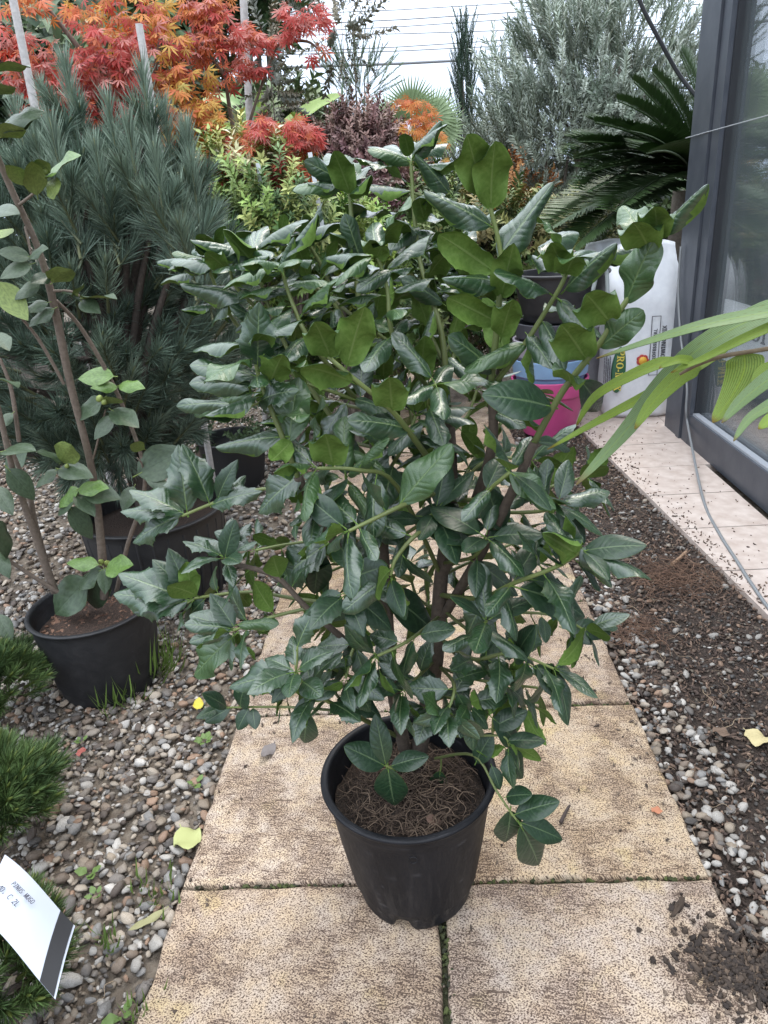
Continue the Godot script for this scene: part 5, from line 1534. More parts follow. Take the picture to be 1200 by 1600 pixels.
	stem.call([Vector3(-0.866, 0.513, -1.68), Vector3(-0.869, 0.558, -1.66), Vector3(-0.882, 0.59, -1.65)], 0.003, 0.002)
	stem.call([Vector3(-0.886, 0.292, -1.7), Vector3(-0.862, 0.343, -1.66), Vector3(-0.861, 0.373, -1.64)], 0.003, 0.002)
	stem.call([Vector3(-0.865, 0.625, -1.67), Vector3(-0.886, 0.642, -1.65), Vector3(-0.902, 0.658, -1.64)], 0.003, 0.002)
	stem.call([Vector3(-0.804, 1.209, -1.57), Vector3(-0.795, 1.177, -1.55), Vector3(-0.792, 1.146, -1.54)], 0.003, 0.002)
	stem.call([Vector3(-0.73, 0.59, -1.72), Vector3(-0.721, 0.632, -1.7), Vector3(-0.726, 0.653, -1.69)], 0.003, 0.002)
	cl.call(1, Vector3(-0.746, 1.265, -1.535), Vector3(-0.722, 1.345, -1.49), Vector3(-0.462, 0.535, -0.707))
	cl.call(1, Vector3(-0.717, 1.296, -1.535), Vector3(-0.627, 1.334, -1.49), Vector3(-0.518, 0.757, 0.399))
	cl.call(1, Vector3(-0.722, 1.285, -1.535), Vector3(-0.673, 1.263, -1.49), Vector3(0.494, -0.435, -0.753))
	cl.call(1, Vector3(-0.731, 1.303, -1.535), Vector3(-0.687, 1.344, -1.49), Vector3(-0.002, 0.735, -0.678))
	cl.call(1, Vector3(-0.758, 1.284, -1.535), Vector3(-0.774, 1.329, -1.49), Vector3(-0.402, 0.576, -0.712))
	cl.call(0, Vector3(-0.766, 1.377, -1.491), Vector3(-0.679, 1.425, -1.459), Vector3(-0.54, 0.565, 0.623))
	cl.call(0, Vector3(-0.747, 1.389, -1.485), Vector3(-0.678, 1.41, -1.44), Vector3(-0.552, 0.633, 0.542))
	cl.call(0, Vector3(-0.773, 1.367, -1.497), Vector3(-0.7, 1.383, -1.452), Vector3(0.01, 0.942, -0.335))
	cl.call(0, Vector3(-0.741, 1.471, -1.485), Vector3(-0.656, 1.475, -1.44), Vector3(-0.007, 0.998, -0.063))
	cl.call(1, Vector3(-0.759, 1.434, -1.485), Vector3(-0.695, 1.446, -1.44), Vector3(-0.065, 0.985, -0.162))
	cl.call(0, Vector3(-0.787, 1.151, -1.527), Vector3(-0.828, 1.173, -1.482), Vector3(0.767, 0.404, 0.498))
	cl.call(0, Vector3(-0.789, 1.151, -1.527), Vector3(-0.742, 1.183, -1.482), Vector3(-0.717, 0.622, 0.313))
	cl.call(0, Vector3(-0.786, 1.138, -1.525), Vector3(-0.84, 1.125, -1.48), Vector3(0.367, 0.685, 0.629))
	cl.call(1, Vector3(-0.779, 1.095, -1.577), Vector3(-0.707, 1.13, -1.532), Vector3(-0.073, 0.838, -0.541))
	cl.call(0, Vector3(-0.807, 1.096, -1.577), Vector3(-0.851, 1.078, -1.532), Vector3(0.449, 0.576, 0.683))
	cl.call(0, Vector3(-0.779, 1.108, -1.573), Vector3(-0.8, 1.103, -1.528), Vector3(0.672, 0.633, 0.385))
	cl.call(0, Vector3(-0.8, 1.055, -1.581), Vector3(-0.846, 1.053, -1.536), Vector3(0.435, 0.758, 0.487))
	cl.call(0, Vector3(-0.792, 1.041, -1.585), Vector3(-0.843, 1.023, -1.54), Vector3(0.317, 0.706, 0.633))
	cl.call(0, Vector3(-0.729, 1.056, -1.585), Vector3(-0.731, 1.091, -1.54), Vector3(0.661, 0.604, -0.445))
	cl.call(0, Vector3(-0.723, 1.058, -1.585), Vector3(-0.629, 1.065, -1.54), Vector3(-0.018, 0.993, -0.116))
	cl.call(0, Vector3(-0.73, 1.053, -1.585), Vector3(-0.677, 1.039, -1.54), Vector3(-0.213, 0.834, 0.509))
	cl.call(0, Vector3(-0.736, 1.064, -1.585), Vector3(-0.704, 1.091, -1.54), Vector3(-0.615, 0.788, -0.025))
	cl.call(0, Vector3(-0.887, 1.106, -1.555), Vector3(-0.838, 1.016, -1.555), Vector3(-0.394, -0.213, -0.894))
	cl.call(0, Vector3(-1.027, 0.978, -1.735), Vector3(-0.98, 0.945, -1.69), Vector3(0.234, 0.88, 0.413))
	cl.call(1, Vector3(-0.73, 0.867, -1.669), Vector3(-0.828, 0.879, -1.669), Vector3(0.088, 0.703, 0.705))
	cl.call(1, Vector3(-0.73, 0.839, -1.677), Vector3(-0.77, 0.86, -1.632), Vector3(0.748, 0.507, 0.429))
	cl.call(1, Vector3(-0.726, 0.843, -1.677), Vector3(-0.658, 0.862, -1.632), Vector3(-0.462, 0.81, 0.36))
	cl.call(0, Vector3(-0.756, 0.821, -1.645), Vector3(-0.832, 0.777, -1.634), Vector3(-0.273, 0.644, 0.715))
	cl.call(0, Vector3(-0.741, 0.776, -1.645), Vector3(-0.791, 0.736, -1.605), Vector3(0.082, 0.649, 0.757))
	cl.call(0, Vector3(-0.744, 0.792, -1.645), Vector3(-0.667, 0.762, -1.6), Vector3(0.083, 0.89, 0.448))
	cl.call(1, Vector3(-0.75, 0.808, -1.645), Vector3(-0.69, 0.844, -1.6), Vector3(0.045, 0.753, -0.656))
	cl.call(0, Vector3(-0.886, 0.673, -1.625), Vector3(-0.915, 0.723, -1.58), Vector3(0.722, 0.647, -0.247))
	cl.call(1, Vector3(-0.891, 0.673, -1.625), Vector3(-0.821, 0.737, -1.58), Vector3(0.254, 0.358, -0.899))
	cl.call(0, Vector3(-0.9, 0.657, -1.625), Vector3(-0.802, 0.661, -1.58), Vector3(-0.204, 0.909, 0.363))
	cl.call(0, Vector3(-0.904, 0.654, -1.625), Vector3(-0.956, 0.636, -1.582), Vector3(0.168, 0.82, 0.547))
	cl.call(0, Vector3(-1.029, 0.678, -1.735), Vector3(-1.119, 0.619, -1.735), Vector3(-0.343, 0.523, 0.78))
	cl.call(0, Vector3(-1.014, 0.672, -1.601), Vector3(-0.963, 0.584, -1.601), Vector3(0.617, 0.356, 0.702))
	cl.call(0, Vector3(-1.01, 0.718, -1.597), Vector3(-0.909, 0.751, -1.552), Vector3(-0.332, 0.942, 0.054))
	cl.call(1, Vector3(-0.867, 0.596, -1.635), Vector3(-0.963, 0.56, -1.635), Vector3(-0.259, 0.68, 0.686))
	cl.call(1, Vector3(-0.87, 0.597, -1.635), Vector3(-0.787, 0.633, -1.59), Vector3(-0.534, 0.758, 0.375))
	cl.call(0, Vector3(-0.861, 0.588, -1.639), Vector3(-0.763, 0.573, -1.626), Vector3(0.051, 0.833, 0.551))
	cl.call(0, Vector3(-0.875, 0.582, -1.637), Vector3(-0.961, 0.534, -1.637), Vector3(-0.394, 0.703, 0.592))
	cl.call(0, Vector3(-0.908, 0.548, -1.639), Vector3(-0.856, 0.454, -1.639), Vector3(0.737, 0.409, 0.538))
	cl.call(0, Vector3(-0.881, 0.582, -1.637), Vector3(-0.817, 0.549, -1.592), Vector3(0.328, 0.919, 0.218))
	cl.call(0, Vector3(-1.057, 0.553, -1.565), Vector3(-1.028, 0.441, -1.565), Vector3(0.953, 0.248, 0.176))
	cl.call(1, Vector3(-0.862, 0.386, -1.625), Vector3(-0.945, 0.417, -1.611), Vector3(0.361, 0.726, 0.586))
	cl.call(0, Vector3(-0.853, 0.372, -1.629), Vector3(-0.84, 0.32, -1.584), Vector3(0.545, 0.621, 0.563))
	cl.call(0, Vector3(-0.9, 0.343, -1.675), Vector3(-0.972, 0.179, -1.675), Vector3(-0.057, 0.025, 0.998))
	cl.call(0, Vector3(-0.928, 0.318, -1.675), Vector3(-1.065, 0.209, -1.675), Vector3(-0.318, 0.397, 0.861))
	cl.call(1, Vector3(-0.849, 0.37, -1.633), Vector3(-0.759, 0.404, -1.588), Vector3(-0.509, 0.721, 0.47))
	cl.call(0, Vector3(-0.86, 0.367, -1.633), Vector3(-0.975, 0.324, -1.633), Vector3(-0.277, 0.751, 0.6))
	cl.call(0, Vector3(-0.739, 0.603, -1.701), Vector3(-0.603, 0.668, -1.701), Vector3(-0.169, 0.35, 0.921))
	cl.call(0, Vector3(-0.757, 0.569, -1.707), Vector3(-0.785, 0.52, -1.662), Vector3(0.116, 0.638, 0.761))
	cl.call(1, Vector3(-0.705, 0.672, -1.697), Vector3(-0.727, 0.708, -1.652), Vector3(-0.658, 0.396, -0.641))
	cl.call(0, Vector3(-0.716, 0.605, -1.701), Vector3(-0.649, 0.583, -1.656), Vector3(-0.015, 0.891, 0.455))
	cl.call(0, Vector3(-1.098, 0.462, -1.581), Vector3(-1.051, 0.41, -1.536), Vector3(0.33, 0.769, 0.548))
	cl.call(0, Vector3(-1.066, 0.626, -1.605), Vector3(-1.008, 0.573, -1.56), Vector3(0.338, 0.796, 0.503))
	cl.call(0, Vector3(-1.173, 0.256, -1.613), Vector3(-1.122, 0.198, -1.573), Vector3(0.41, 0.732, 0.544))
	cl.call(0, Vector3(-1.042, 0.777, -1.735), Vector3(-1.075, 0.753, -1.69), Vector3(0.319, 0.72, 0.616))
	cl.call(0, Vector3(-0.963, 0.9, -1.573), Vector3(-0.885, 0.891, -1.528), Vector3(0.289, 0.901, -0.322))
	cl.call(0, Vector3(-0.847, 1.243, -1.541), Vector3(-0.778, 1.248, -1.496), Vector3(-0.326, 0.855, 0.403))
	cl.call(1, Vector3(-0.858, 1.206, -1.555), Vector3(-0.8, 1.182, -1.51), Vector3(0.034, -0.86, -0.51))
	bud.call(Vector3(-0.872, 0.376, -1.66), 0.008)
	bud.call(Vector3(-0.856, 0.372, -1.66), 0.008)
	bud.call(Vector3(-0.76, 0.824, -1.63), 0.008)
	bud.call(Vector3(-0.75, 0.815, -1.63), 0.007)
	bud.call(Vector3(-0.873, 0.665, -1.616), 0.006)
	bud.call(Vector3(-0.731, 1.068, -1.57), 0.006)
	bud.call(Vector3(-0.71, 1.305, -1.52), 0.006)


func build_pine() -> void:
	var at := Vector3(-0.945, -0.03, -2.23)
	var lean := Vector3(-0.125, 0, -0.10)
	var p := thing("potted_black_pine", "big blue green pine with long needles in a ribbed black tub", "potted tree", at)
	var plastic := mottled(lin(0.013, 0.013, 0.014), lin(0.030, 0.028, 0.028), 0.6, 2.5, 0.015, 1.0, 111)
	put("tub", pot_mesh(0.205, 0.245, 0.33, 0.035, plastic, 30), p)
	var so := Buf.new()
	so.lathe([Vector2(0.232, 0.27), Vector2(0.15, 0.285), Vector2(0, 0.29)], 32)
	put("soil", so.mesh(mottled(lin(0.02, 0.013, 0.010), lin(0.08, 0.05, 0.036), 0.95, 7.0, 0.03, 10.0, 113)), p)
	var wood := mottled(lin(0.05, 0.040, 0.034), lin(0.13, 0.10, 0.082), 0.9, 4.0, 0.03, 4.0, 115)
	var needle := leafy(lin(0.125, 0.180, 0.135), 0.38, Color(0.06, 0.09, 0.05), 0.4)
	var needle2 := leafy(lin(0.205, 0.272, 0.205), 0.38, Color(0.06, 0.09, 0.05), 0.4)
	var shoots := [pine_shoot(0.10, 130, 0.074, 0.0025, needle, 0.72), pine_shoot(0.14, 165, 0.068, 0.0025, needle2, 0.62), pine_shoot(0.085, 110, 0.078, 0.0025, needle, 0.9), pine_shoot(0.12, 150, 0.066, 0.0025, needle2, 0.6)]
	var trunk := Buf.new()
	trunk.tube(curve([Vector3(0, 0.28, 0), Vector3(0.0, 0.7, 0) + lean * 0.6, Vector3(-0.02, 1.1, 0) + lean, Vector3(0.05, 1.5, 0) + lean], 5), 0.045, 0.015, 10, Color.WHITE, null, 0.08)
	put("trunk", trunk.mesh(wood), p)
	# leaders that stand out of the crown, then the crown round the trunk
	var tops := [Vector3(-0.754, 1.613, -2.35), Vector3(-0.813, 1.526, -2.2), Vector3(-0.641, 1.462, -2.3), Vector3(-1.028, 1.617, -2.3), Vector3(-0.995, 1.57, -2.45), Vector3(-1.071, 1.545, -2.2), Vector3(-0.618, 1.222, -2.2), Vector3(-0.709, 1.537, -2.35), Vector3(-0.627, 1.358, -2.25), Vector3(-0.99, 1.654, -2.4), Vector3(-0.737, 1.457, -2.1), Vector3(-0.662, 1.403, -2.05), Vector3(-0.813, 1.413, -2.05), Vector3(-0.613, 1.301, -2.05), Vector3(-0.625, 1.276, -2.35), Vector3(-0.894, 1.437, -2), Vector3(-0.7, 1.467, -2.5)]
	var list := []
	for q in tops:
		var e: Vector3 = q - at
		var foot := Vector3(e.x * 0.45, e.y - 0.42, e.z * 0.5)
		var pts := curve([Vector3(0, maxf(e.y - 0.75, 0.5), 0), foot, e - Vector3(0, 0.13, 0)], 5)
		var b := Buf.new()
		b.tube(pts, 0.016, 0.006, 6)
		put("branch", b.mesh(wood), p)
		list.append([e - Vector3(0, 0.16, 0), Vector3(e.x * 0.15, 1, e.z * 0.15), 1])
		for k in 5:
			var a := k * TAU / 5 + rng.randf()
			list.append([e - Vector3(0, 0.20 + 0.03 * k, 0), Vector3(cos(a) * 0.7, 0.8, sin(a) * 0.7), k % 4])
	var crown := func(count: int, inner: float, outer: float) -> void:
		for i in count:
			var d := rdir()
			d.y = d.y * 0.9 + 0.1
			var y := d.y
			var wide := 0.425 * (1.0 - 0.25 * maxf(y, 0.0))
			var q := Vector3(0, 0.86, 0) + lean + Vector3(d.x * wide, d.y * 0.52, d.z * wide) * rr(inner, outer)
			if q.y < 0.40:
				q.y = rr(0.40, 0.55)
			list.append([q, Vector3(d.x, 0.75 + 0.2 * d.y, d.z) + rdir() * 0.25, rng.randi() % 4])
	crown.call(420, 0.80, 1.08)
	var rest := [[], [], [], []]
	var idx := 0
	list.sort_custom(func(a, b): return a[0].z > b[0].z)
	for l in list:
		var t := Transform3D(grown(l[1].normalized(), rr(0, TAU), rr(0.85, 1.15)), l[0])
		if idx < 260:
			put("needle_shoot", shoots[l[2]], p, t)
		else:
			rest[l[2]].append(t)
		idx += 1
	for i in 200:
		var d := rdir()
		rest[i % 4].append(Transform3D(grown((d + Vector3.UP * 0.5).normalized(), rr(0, TAU), rr(0.8, 1.1)), Vector3(0, 0.85, 0) + lean + d * Vector3(0.33, 0.40, 0.34) * pow(rng.randf(), 0.3)))
	for k in 4:
		many("inner_shoots", shoots[k], rest[k], [], p)
	for i in 34:
		var a := rr(0, TAU)
		var y := rr(0.42, 1.25)
		var o := Vector3(cos(a), 0, sin(a))
		var b := Buf.new()
		b.tube(curve([lean + Vector3(0, y, 0), lean + o * 0.22 + Vector3(0, y + 0.03, 0), lean + o * 0.42 + Vector3(0, y + 0.12, 0)], 3), 0.012, 0.005, 5)
		put("branch", b.mesh(wood), p)


func build_dwarf_pines() -> void:
	var needle := leafy(lin(0.055, 0.095, 0.034), 0.55, Color(0.07, 0.12, 0.03), 0.4)
	var needle2 := leafy(lin(0.088, 0.142, 0.045), 0.55, Color(0.07, 0.12, 0.03), 0.4)
	var shoots := [pine_shoot(0.05, 110, 0.036, 0.0016, needle, 0.7), pine_shoot(0.062, 130, 0.034, 0.0016, needle2, 0.6), pine_shoot(0.042, 100, 0.038, 0.0016, needle2, 0.8)]
	var wood := mottled(lin(0.05, 0.040, 0.034), lin(0.13, 0.10, 0.082), 0.9, 4.0, 0.03, 4.0, 121)
	var plastic := mottled(lin(0.013, 0.013, 0.014), lin(0.030, 0.028, 0.028), 0.6, 2.5, 0.015, 1.0, 123)
	var spots := [
		[Vector3(-1.167, 0.11, -1.498), 0.130, 0.105, "dwarf mountain pine against the small camellia pot, farthest of the three", 0.20],
		[Vector3(-0.94, 0.11, -1.096), 0.122, 0.095, "dwarf mountain pine above the white plant label, middle of the three", 0.20],
		[Vector3(-0.741, 0.1, -0.729), 0.115, 0.085, "dwarf mountain pine partly over the white plant label, nearest of the three", 0.20],
	]
	for s in spots:
		var c: Vector3 = s[0]
		var base := Vector3(c.x - 0.03, -0.03, c.z)
		var t := thing("dwarf_pine", s[3], "dwarf pine", base, "dwarf pines at the left edge")
		var mid := Vector3(0.03, c.y + 0.03, 0)
		for i in 8:
			var a := TAU * i / 8
			var b := Buf.new()
			b.tube(curve([Vector3(0, 0.04, 0), Vector3(cos(a) * 0.05, mid.y * 0.7, sin(a) * 0.05), mid + Vector3(cos(a) * s[1] * 0.7, 0.0, sin(a) * s[1] * 0.7)], 3), 0.007, 0.004, 5)
			put("branch", b.mesh(wood), t)
		for i in 150:
			var d := rdir()
			d.y = absf(d.y) * 1.0 - 0.25
			var q: Vector3 = mid + Vector3(d.x * s[1], d.y * s[2], d.z * s[1]) * rr(0.55, 0.85)
			put("needle_shoot", shoots[i % 3], t, Transform3D(grown((Vector3(d.x, 0.65 + d.y * 0.4, d.z) + rdir() * 0.2).normalized(), rr(0, TAU), rr(0.85, 1.15)), q))

	# white plant label with a black band, lettered by hand
	var corners := [Vector3(-0.736, 0.235, -0.843), Vector3(-0.604, 0.215, -0.758), Vector3(-0.607, 0.215, -0.697), Vector3(-0.715, 0.235, -0.732)]
	var o: Vector3 = corners[0]
	var u: Vector3 = (corners[1] - corners[0])
	var w: Vector3 = (corners[3] - corners[0])
	var nn := w.cross(u).normalized()
	if nn.y < 0:
		nn = -nn
	var lab := thing("plant_label", "white plant label with black end band stuck between the dwarf pines", "label", o)
	var grid := func(a0: float, a1: float, lift: float, m: Material, called: String) -> void:
		var b := Buf.new()
		var un := Buf.new()
		for i in 13:
			for k in 5:
				var a := lerpf(a0, a1, i / 12.0)
				var q := u * a + w * (k / 4.0) + nn * (lift + 0.010 * sin(a * 3.4 + 0.4) + 0.006 * sin(k * 0.8))
				b.pt(q)
				un.pt(q - nn * 0.0006)
		for i in 12:
			for k in 4:
				var q := i * 5 + k
				b.quad(q, q + 1, q + 6, q + 5)
				un.quad(q, q + 5, q + 6, q + 1)
		var ms := ArrayMesh.new()
		b.surface(ms, m)
		un.surface(ms, m)
		put(called, ms, lab)
	var white := mat(lin(0.37, 0.40, 0.46), 0.6)
	grid.call(0.0, 1.22, 0.0, white, "card")
	grid.call(0.985, 1.195, 0.0012, mat(lin(0.010, 0.010, 0.012), 0.75), "black_band")
	var fnt := SystemFont.new()
	fnt.font_names = PackedStringArray(["Droid Sans Mono"])
	var dir := (u * 0.9 + w * 0.35).normalized()
	var k := 0
	for line in ["PINUS MUGO", "40. C 2L"]:
		var tm := TextMesh.new()
		tm.text = line
		tm.font = fnt
		tm.font_size = 16
		tm.pixel_size = 0.0006 if k == 0 else 0.0007
		tm.depth = 0.0006
		tm.horizontal_alignment = HORIZONTAL_ALIGNMENT_LEFT
		tm.material = mat(lin(0.03, 0.03, 0.05), 0.6)
		var x := u.normalized()
		put("lettering", tm, lab, Transform3D(Basis(x, nn.cross(x), nn), u * (0.30 if k == 0 else 0.14) + w * (0.34 + 0.2 * k) + nn * 0.0195))
		k += 1


func build_pots_and_bags() -> void:
	var at := Vector3(0.700, 0.0, -3.78)
	var pile := func(called: String, label: String, cat: String, y: float, r0: float, r1: float, h: float, lip: float, col: Color) -> Node3D:
		var t := thing(called, label, cat, at + Vector3(rr(-0.004, 0.004), y, rr(-0.004, 0.004)), "flower pots nested in one stack")
		var b := Buf.new()
		b.lathe([Vector2(0, 0), Vector2(r0 - 0.006, 0), Vector2(r0, 0.006), Vector2(r1 - 0.012, h - lip - 0.012), Vector2(r1 - 0.010, h - lip - 0.003), Vector2(r1, h - lip), Vector2(r1 + 0.002, h - lip + 0.006), Vector2(r1 + 0.008, h - 0.004), Vector2(r1 + 0.006, h), Vector2(r1 - 0.002, h), Vector2(r1 - 0.006, h - 0.006), Vector2(r0 - 0.006, 0.012), Vector2(0, 0.012)], 64)
		put("body", b.mesh(mottled(col * 0.86, col, 0.5, 1.5, 0.01, 0.5, 131 + int(y * 100))), t)
		return t
	pile.call("pink_pot", "pink plastic flower pot, lowest of the stack beside the white bag", "flower pot", 0.005, 0.135, 0.196, 0.305, 0.085, lin(0.56, 0.075, 0.235))
	pile.call("blue_pot", "light blue flower pot standing inside the pink one", "flower pot", 0.115, 0.135, 0.192, 0.300, 0.085, lin(0.22, 0.36, 0.56))
	pile.call("lilac_pot", "greyish lilac flower pot standing inside the blue one", "flower pot", 0.215, 0.135, 0.190, 0.300, 0.085, lin(0.33, 0.30, 0.35))
	pile.call("charcoal_pot", "charcoal flower pot standing inside the lilac one", "flower pot", 0.300, 0.130, 0.178, 0.300, 0.075, lin(0.055, 0.055, 0.068))
	var tub := thing("black_tub", "black plastic tub with a pale strap handle on top of the pot stack", "tub", at + Vector3(0.05, 0.602, -0.02))
	var tb := pot_mesh(0.19, 0.235, 0.235, 0.05, mottled(lin(0.012, 0.012, 0.014), lin(0.03, 0.03, 0.033), 0.5, 2.0, 0.015, 0.8, 141))
	put("body", tb, tub)
	var hb := Buf.new()
	hb.tube(curve([Vector3(0.11, 0.15, 0.215), Vector3(0.12, 0.225, 0.235), Vector3(0.14, 0.255, 0.225), Vector3(0.175, 0.235, 0.20), Vector3(0.19, 0.13, 0.185)], 5), 0.010, 0.010, 8)
	put("handle", hb.mesh(mat(lin(0.42, 0.47, 0.47), 0.5)), tub)

	var block := thing("grey_planter", "plain grey box planter behind the flower pot stack", "planter", Vector3(0.93, 0.006, -4.32))
	var bb := Buf.new()
	bb.box(Vector3(0, 0.225, 0), Vector3(0.50, 0.45, 0.30))
	bb.box(Vector3(0, 0.465, 0.0), Vector3(0.53, 0.032, 0.33))
	put("body", bb.mesh(mottled(lin(0.19, 0.19, 0.21), lin(0.26, 0.26, 0.28), 0.8, 1.5, 0.015, 1.0, 143)), block)

	# plump bags of potting soil
	var bag_mesh := func(w: float, h: float, d: float, sd: int, m: Material) -> ArrayMesh:
		var b := Buf.new()
		var f := noise(2.2, 3, sd)
		var fw := noise(7.0, 2, sd + 1)
		var rows := 44
		var segs := 56
		for i in rows + 1:
			var t := float(i) / rows
			var y := h * t
			var fat := pow(maxf(sin(PI * clampf(0.08 + t * 0.90, 0, 1)), 0.0), 0.42)
			var wid := 1.0 - 0.30 * pow(smoothstep(0.72, 1.0, t), 1.6) - 0.12 * smoothstep(0.10, 0.0, t)
			for k in segs:
				var a := TAU * k / segs
				var cx := cos(a)
				var cz := sin(a)
				var px := signf(cx) * pow(absf(cx), 0.55) * w * 0.5 * wid
				var pz := signf(cz) * pow(absf(cz), 0.75) * d * 0.5 * fat
				var p := Vector3(px, y, pz)
				var crease := sin(px * 95.0 + 3.0 * f.get_noise_2d(px * 3.0, y * 2.0)) * 0.006 * smoothstep(0.78, 0.97, t)
				crease += sin(px * 70.0 + 4.0 * f.get_noise_2d(px * 3.0, y)) * 0.004 * smoothstep(0.16, 0.02, t)
				p += Vector3(cx, 0, cz) * (0.014 * f.get_noise_3dv(p * 1.4) + 0.006 * fw.get_noise_3dv(p * Vector3(1.0, 0.5, 1.0)) + crease)
				p.y += (0.012 * f.get_noise_2d(px * 2.0, 9.0) - 0.05 * pow(absf(px) / (w * 0.5), 2.5)) * t
				b.pt(p)
		for i in rows:
			for k in segs:
				var k2 := (k + 1) % segs
				b.quad(i * segs + k, (i + 1) * segs + k, (i + 1) * segs + k2, i * segs + k2)
		var e := b.pt(Vector3(0, h, 0))
		var e0 := b.pt(Vector3(0, 0, 0))
		for k in segs:
			var k2 := (k + 1) % segs
			b.tri(e, rows * segs + k2, rows * segs + k)
			b.tri(e0, k, k2)
		return b.mesh(m)
	var film := mottled(lin(0.68, 0.70, 0.73), lin(0.78, 0.80, 0.82), 0.42, 2.0, 0.02, 0.8, 151)
	var turn := Basis(Vector3.UP, -0.10) * Basis(Vector3.RIGHT, -0.05)
	var bag := thing("potting_soil_bag", "plump white potting soil bag with a green oval against the corner post", "soil bag", Vector3(1.235, 0.006, -4.02))
	put("sack", bag_mesh.call(0.42, 0.935, 0.30, 155, film), bag, Transform3D(turn, Vector3.ZERO))
	var bag2 := thing("potting_soil_bag", "plain white potting soil bag hidden behind the one with the green oval", "soil bag", Vector3(1.15, 0.006, -4.36))
	put("sack", bag_mesh.call(0.46, 0.93, 0.30, 157, film), bag2, Transform3D(Basis(Vector3.UP, 0.2), Vector3.ZERO))

	# print on the bag: thin raised prints on its front
	var bold := SystemFont.new()
	bold.font_names = PackedStringArray(["Droid Sans"])
	bold.font_weight = 700
	var serif := SystemFont.new()
	serif.font_names = PackedStringArray(["Droid Serif"])
	serif.font_weight = 700
	var ink := mat(lin(0.05, 0.05, 0.06), 0.5)
	var prints := Node3D.new()
	prints.name = "print"
	bag.add_child(prints, true)
	prints.transform = Transform3D(turn, Vector3.ZERO)
	var down := Basis(Vector3.BACK, -PI / 2)
	var up := Basis(Vector3.BACK, PI / 2)
	var text := func(s: String, fnt: Font, px: float, b: Basis, p: Vector3, m: Material) -> void:
		var tm := TextMesh.new()
		tm.text = s
		tm.font = fnt
		tm.font_size = 32
		tm.pixel_size = px
		tm.depth = 0.003
		tm.material = m
		put("lettering", tm, prints, Transform3D(b, p))
	var oval := Buf.new()
	var oc := []
	for ring2 in [[0.0, 0.010], [0.92, 0.010], [1.0, 0.004], [1.02, -0.02]]:
		for k in 40:
			var a := TAU * k / 40
			oval.pt(Vector3(cos(a) * 0.036 * ring2[0], sin(a) * 0.125 * ring2[0], ring2[1]))
	for i in 3:
		for k in 40:
			var k2 := (k + 1) % 40
			oval.quad(i * 40 + k, (i + 1) * 40 + k, (i + 1) * 40 + k2, i * 40 + k2)
	put("green_oval", oval.mesh(mat(lin(0.030, 0.12, 0.055), 0.45)), prints, Transform3D(Basis(Vector3.BACK, -0.06), Vector3(-0.125, 0.275, 0.138)))
	text.call("PRO-MIX", serif, 0.00155, Basis(Vector3.BACK, -0.06) * down, Vector3(-0.125, 0.275, 0.1515), mat(lin(0.72, 0.60, 0.10), 0.5))
	text.call("PROFESSIONAL", bold, 0.00078, up, Vector3(0.052, 0.40, 0.156), ink)
	text.call("GROWING MIX", bold, 0.00092, up, Vector3(0.098, 0.40, 0.150), ink)
	var fr := Buf.new()
	for q in [[-0.022, 0.40, 0.003, 0.31], [0.022, 0.40, 0.003, 0.31], [0.0, 0.555, 0.047, 0.003], [0.0, 0.245, 0.047, 0.003]]:
		fr.box(Vector3(0.052 + q[0], q[1], 0.1555), Vector3(q[2], q[3], 0.003))
	put("printed_frame", fr.mesh(ink), prints)
	var fine := Buf.new()
	for k in 4:
		var y := 0.20
		while y < 0.34:
			var l := rr(0.008, 0.03)
			fine.box(Vector3(-0.196 + k * 0.009, y + l * 0.5, 0.105 + k * 0.006), Vector3(0.003, l, 0.02))
			y += l + 0.004
	put("fine_print", fine.mesh(mat(lin(0.22, 0.22, 0.24), 0.6)), prints)
	var petals := Buf.new()
	for k in 7:
		var a := TAU * k / 7
		petals.lathe([Vector2(0.0135, -0.012), Vector2(0.0135, 0), Vector2(0.012, 0.002), Vector2(0, 0.0022)], 12, Vector3(cos(a) * 0.019, 0, sin(a) * 0.019))
	var em := put("flower_emblem", petals.mesh(mat(lin(0.42, 0.04, 0.03), 0.5)), prints, Transform3D(Basis(Vector3.RIGHT, PI / 2), Vector3(-0.005, 0.325, 0.158)))
	var disc := Buf.new()
	disc.lathe([Vector2(0.021, -0.01), Vector2(0.021, 0.003), Vector2(0, 0.0042)], 20)
	put("emblem_disc", disc.mesh(mat(lin(0.75, 0.42, 0.05), 0.5)), em)


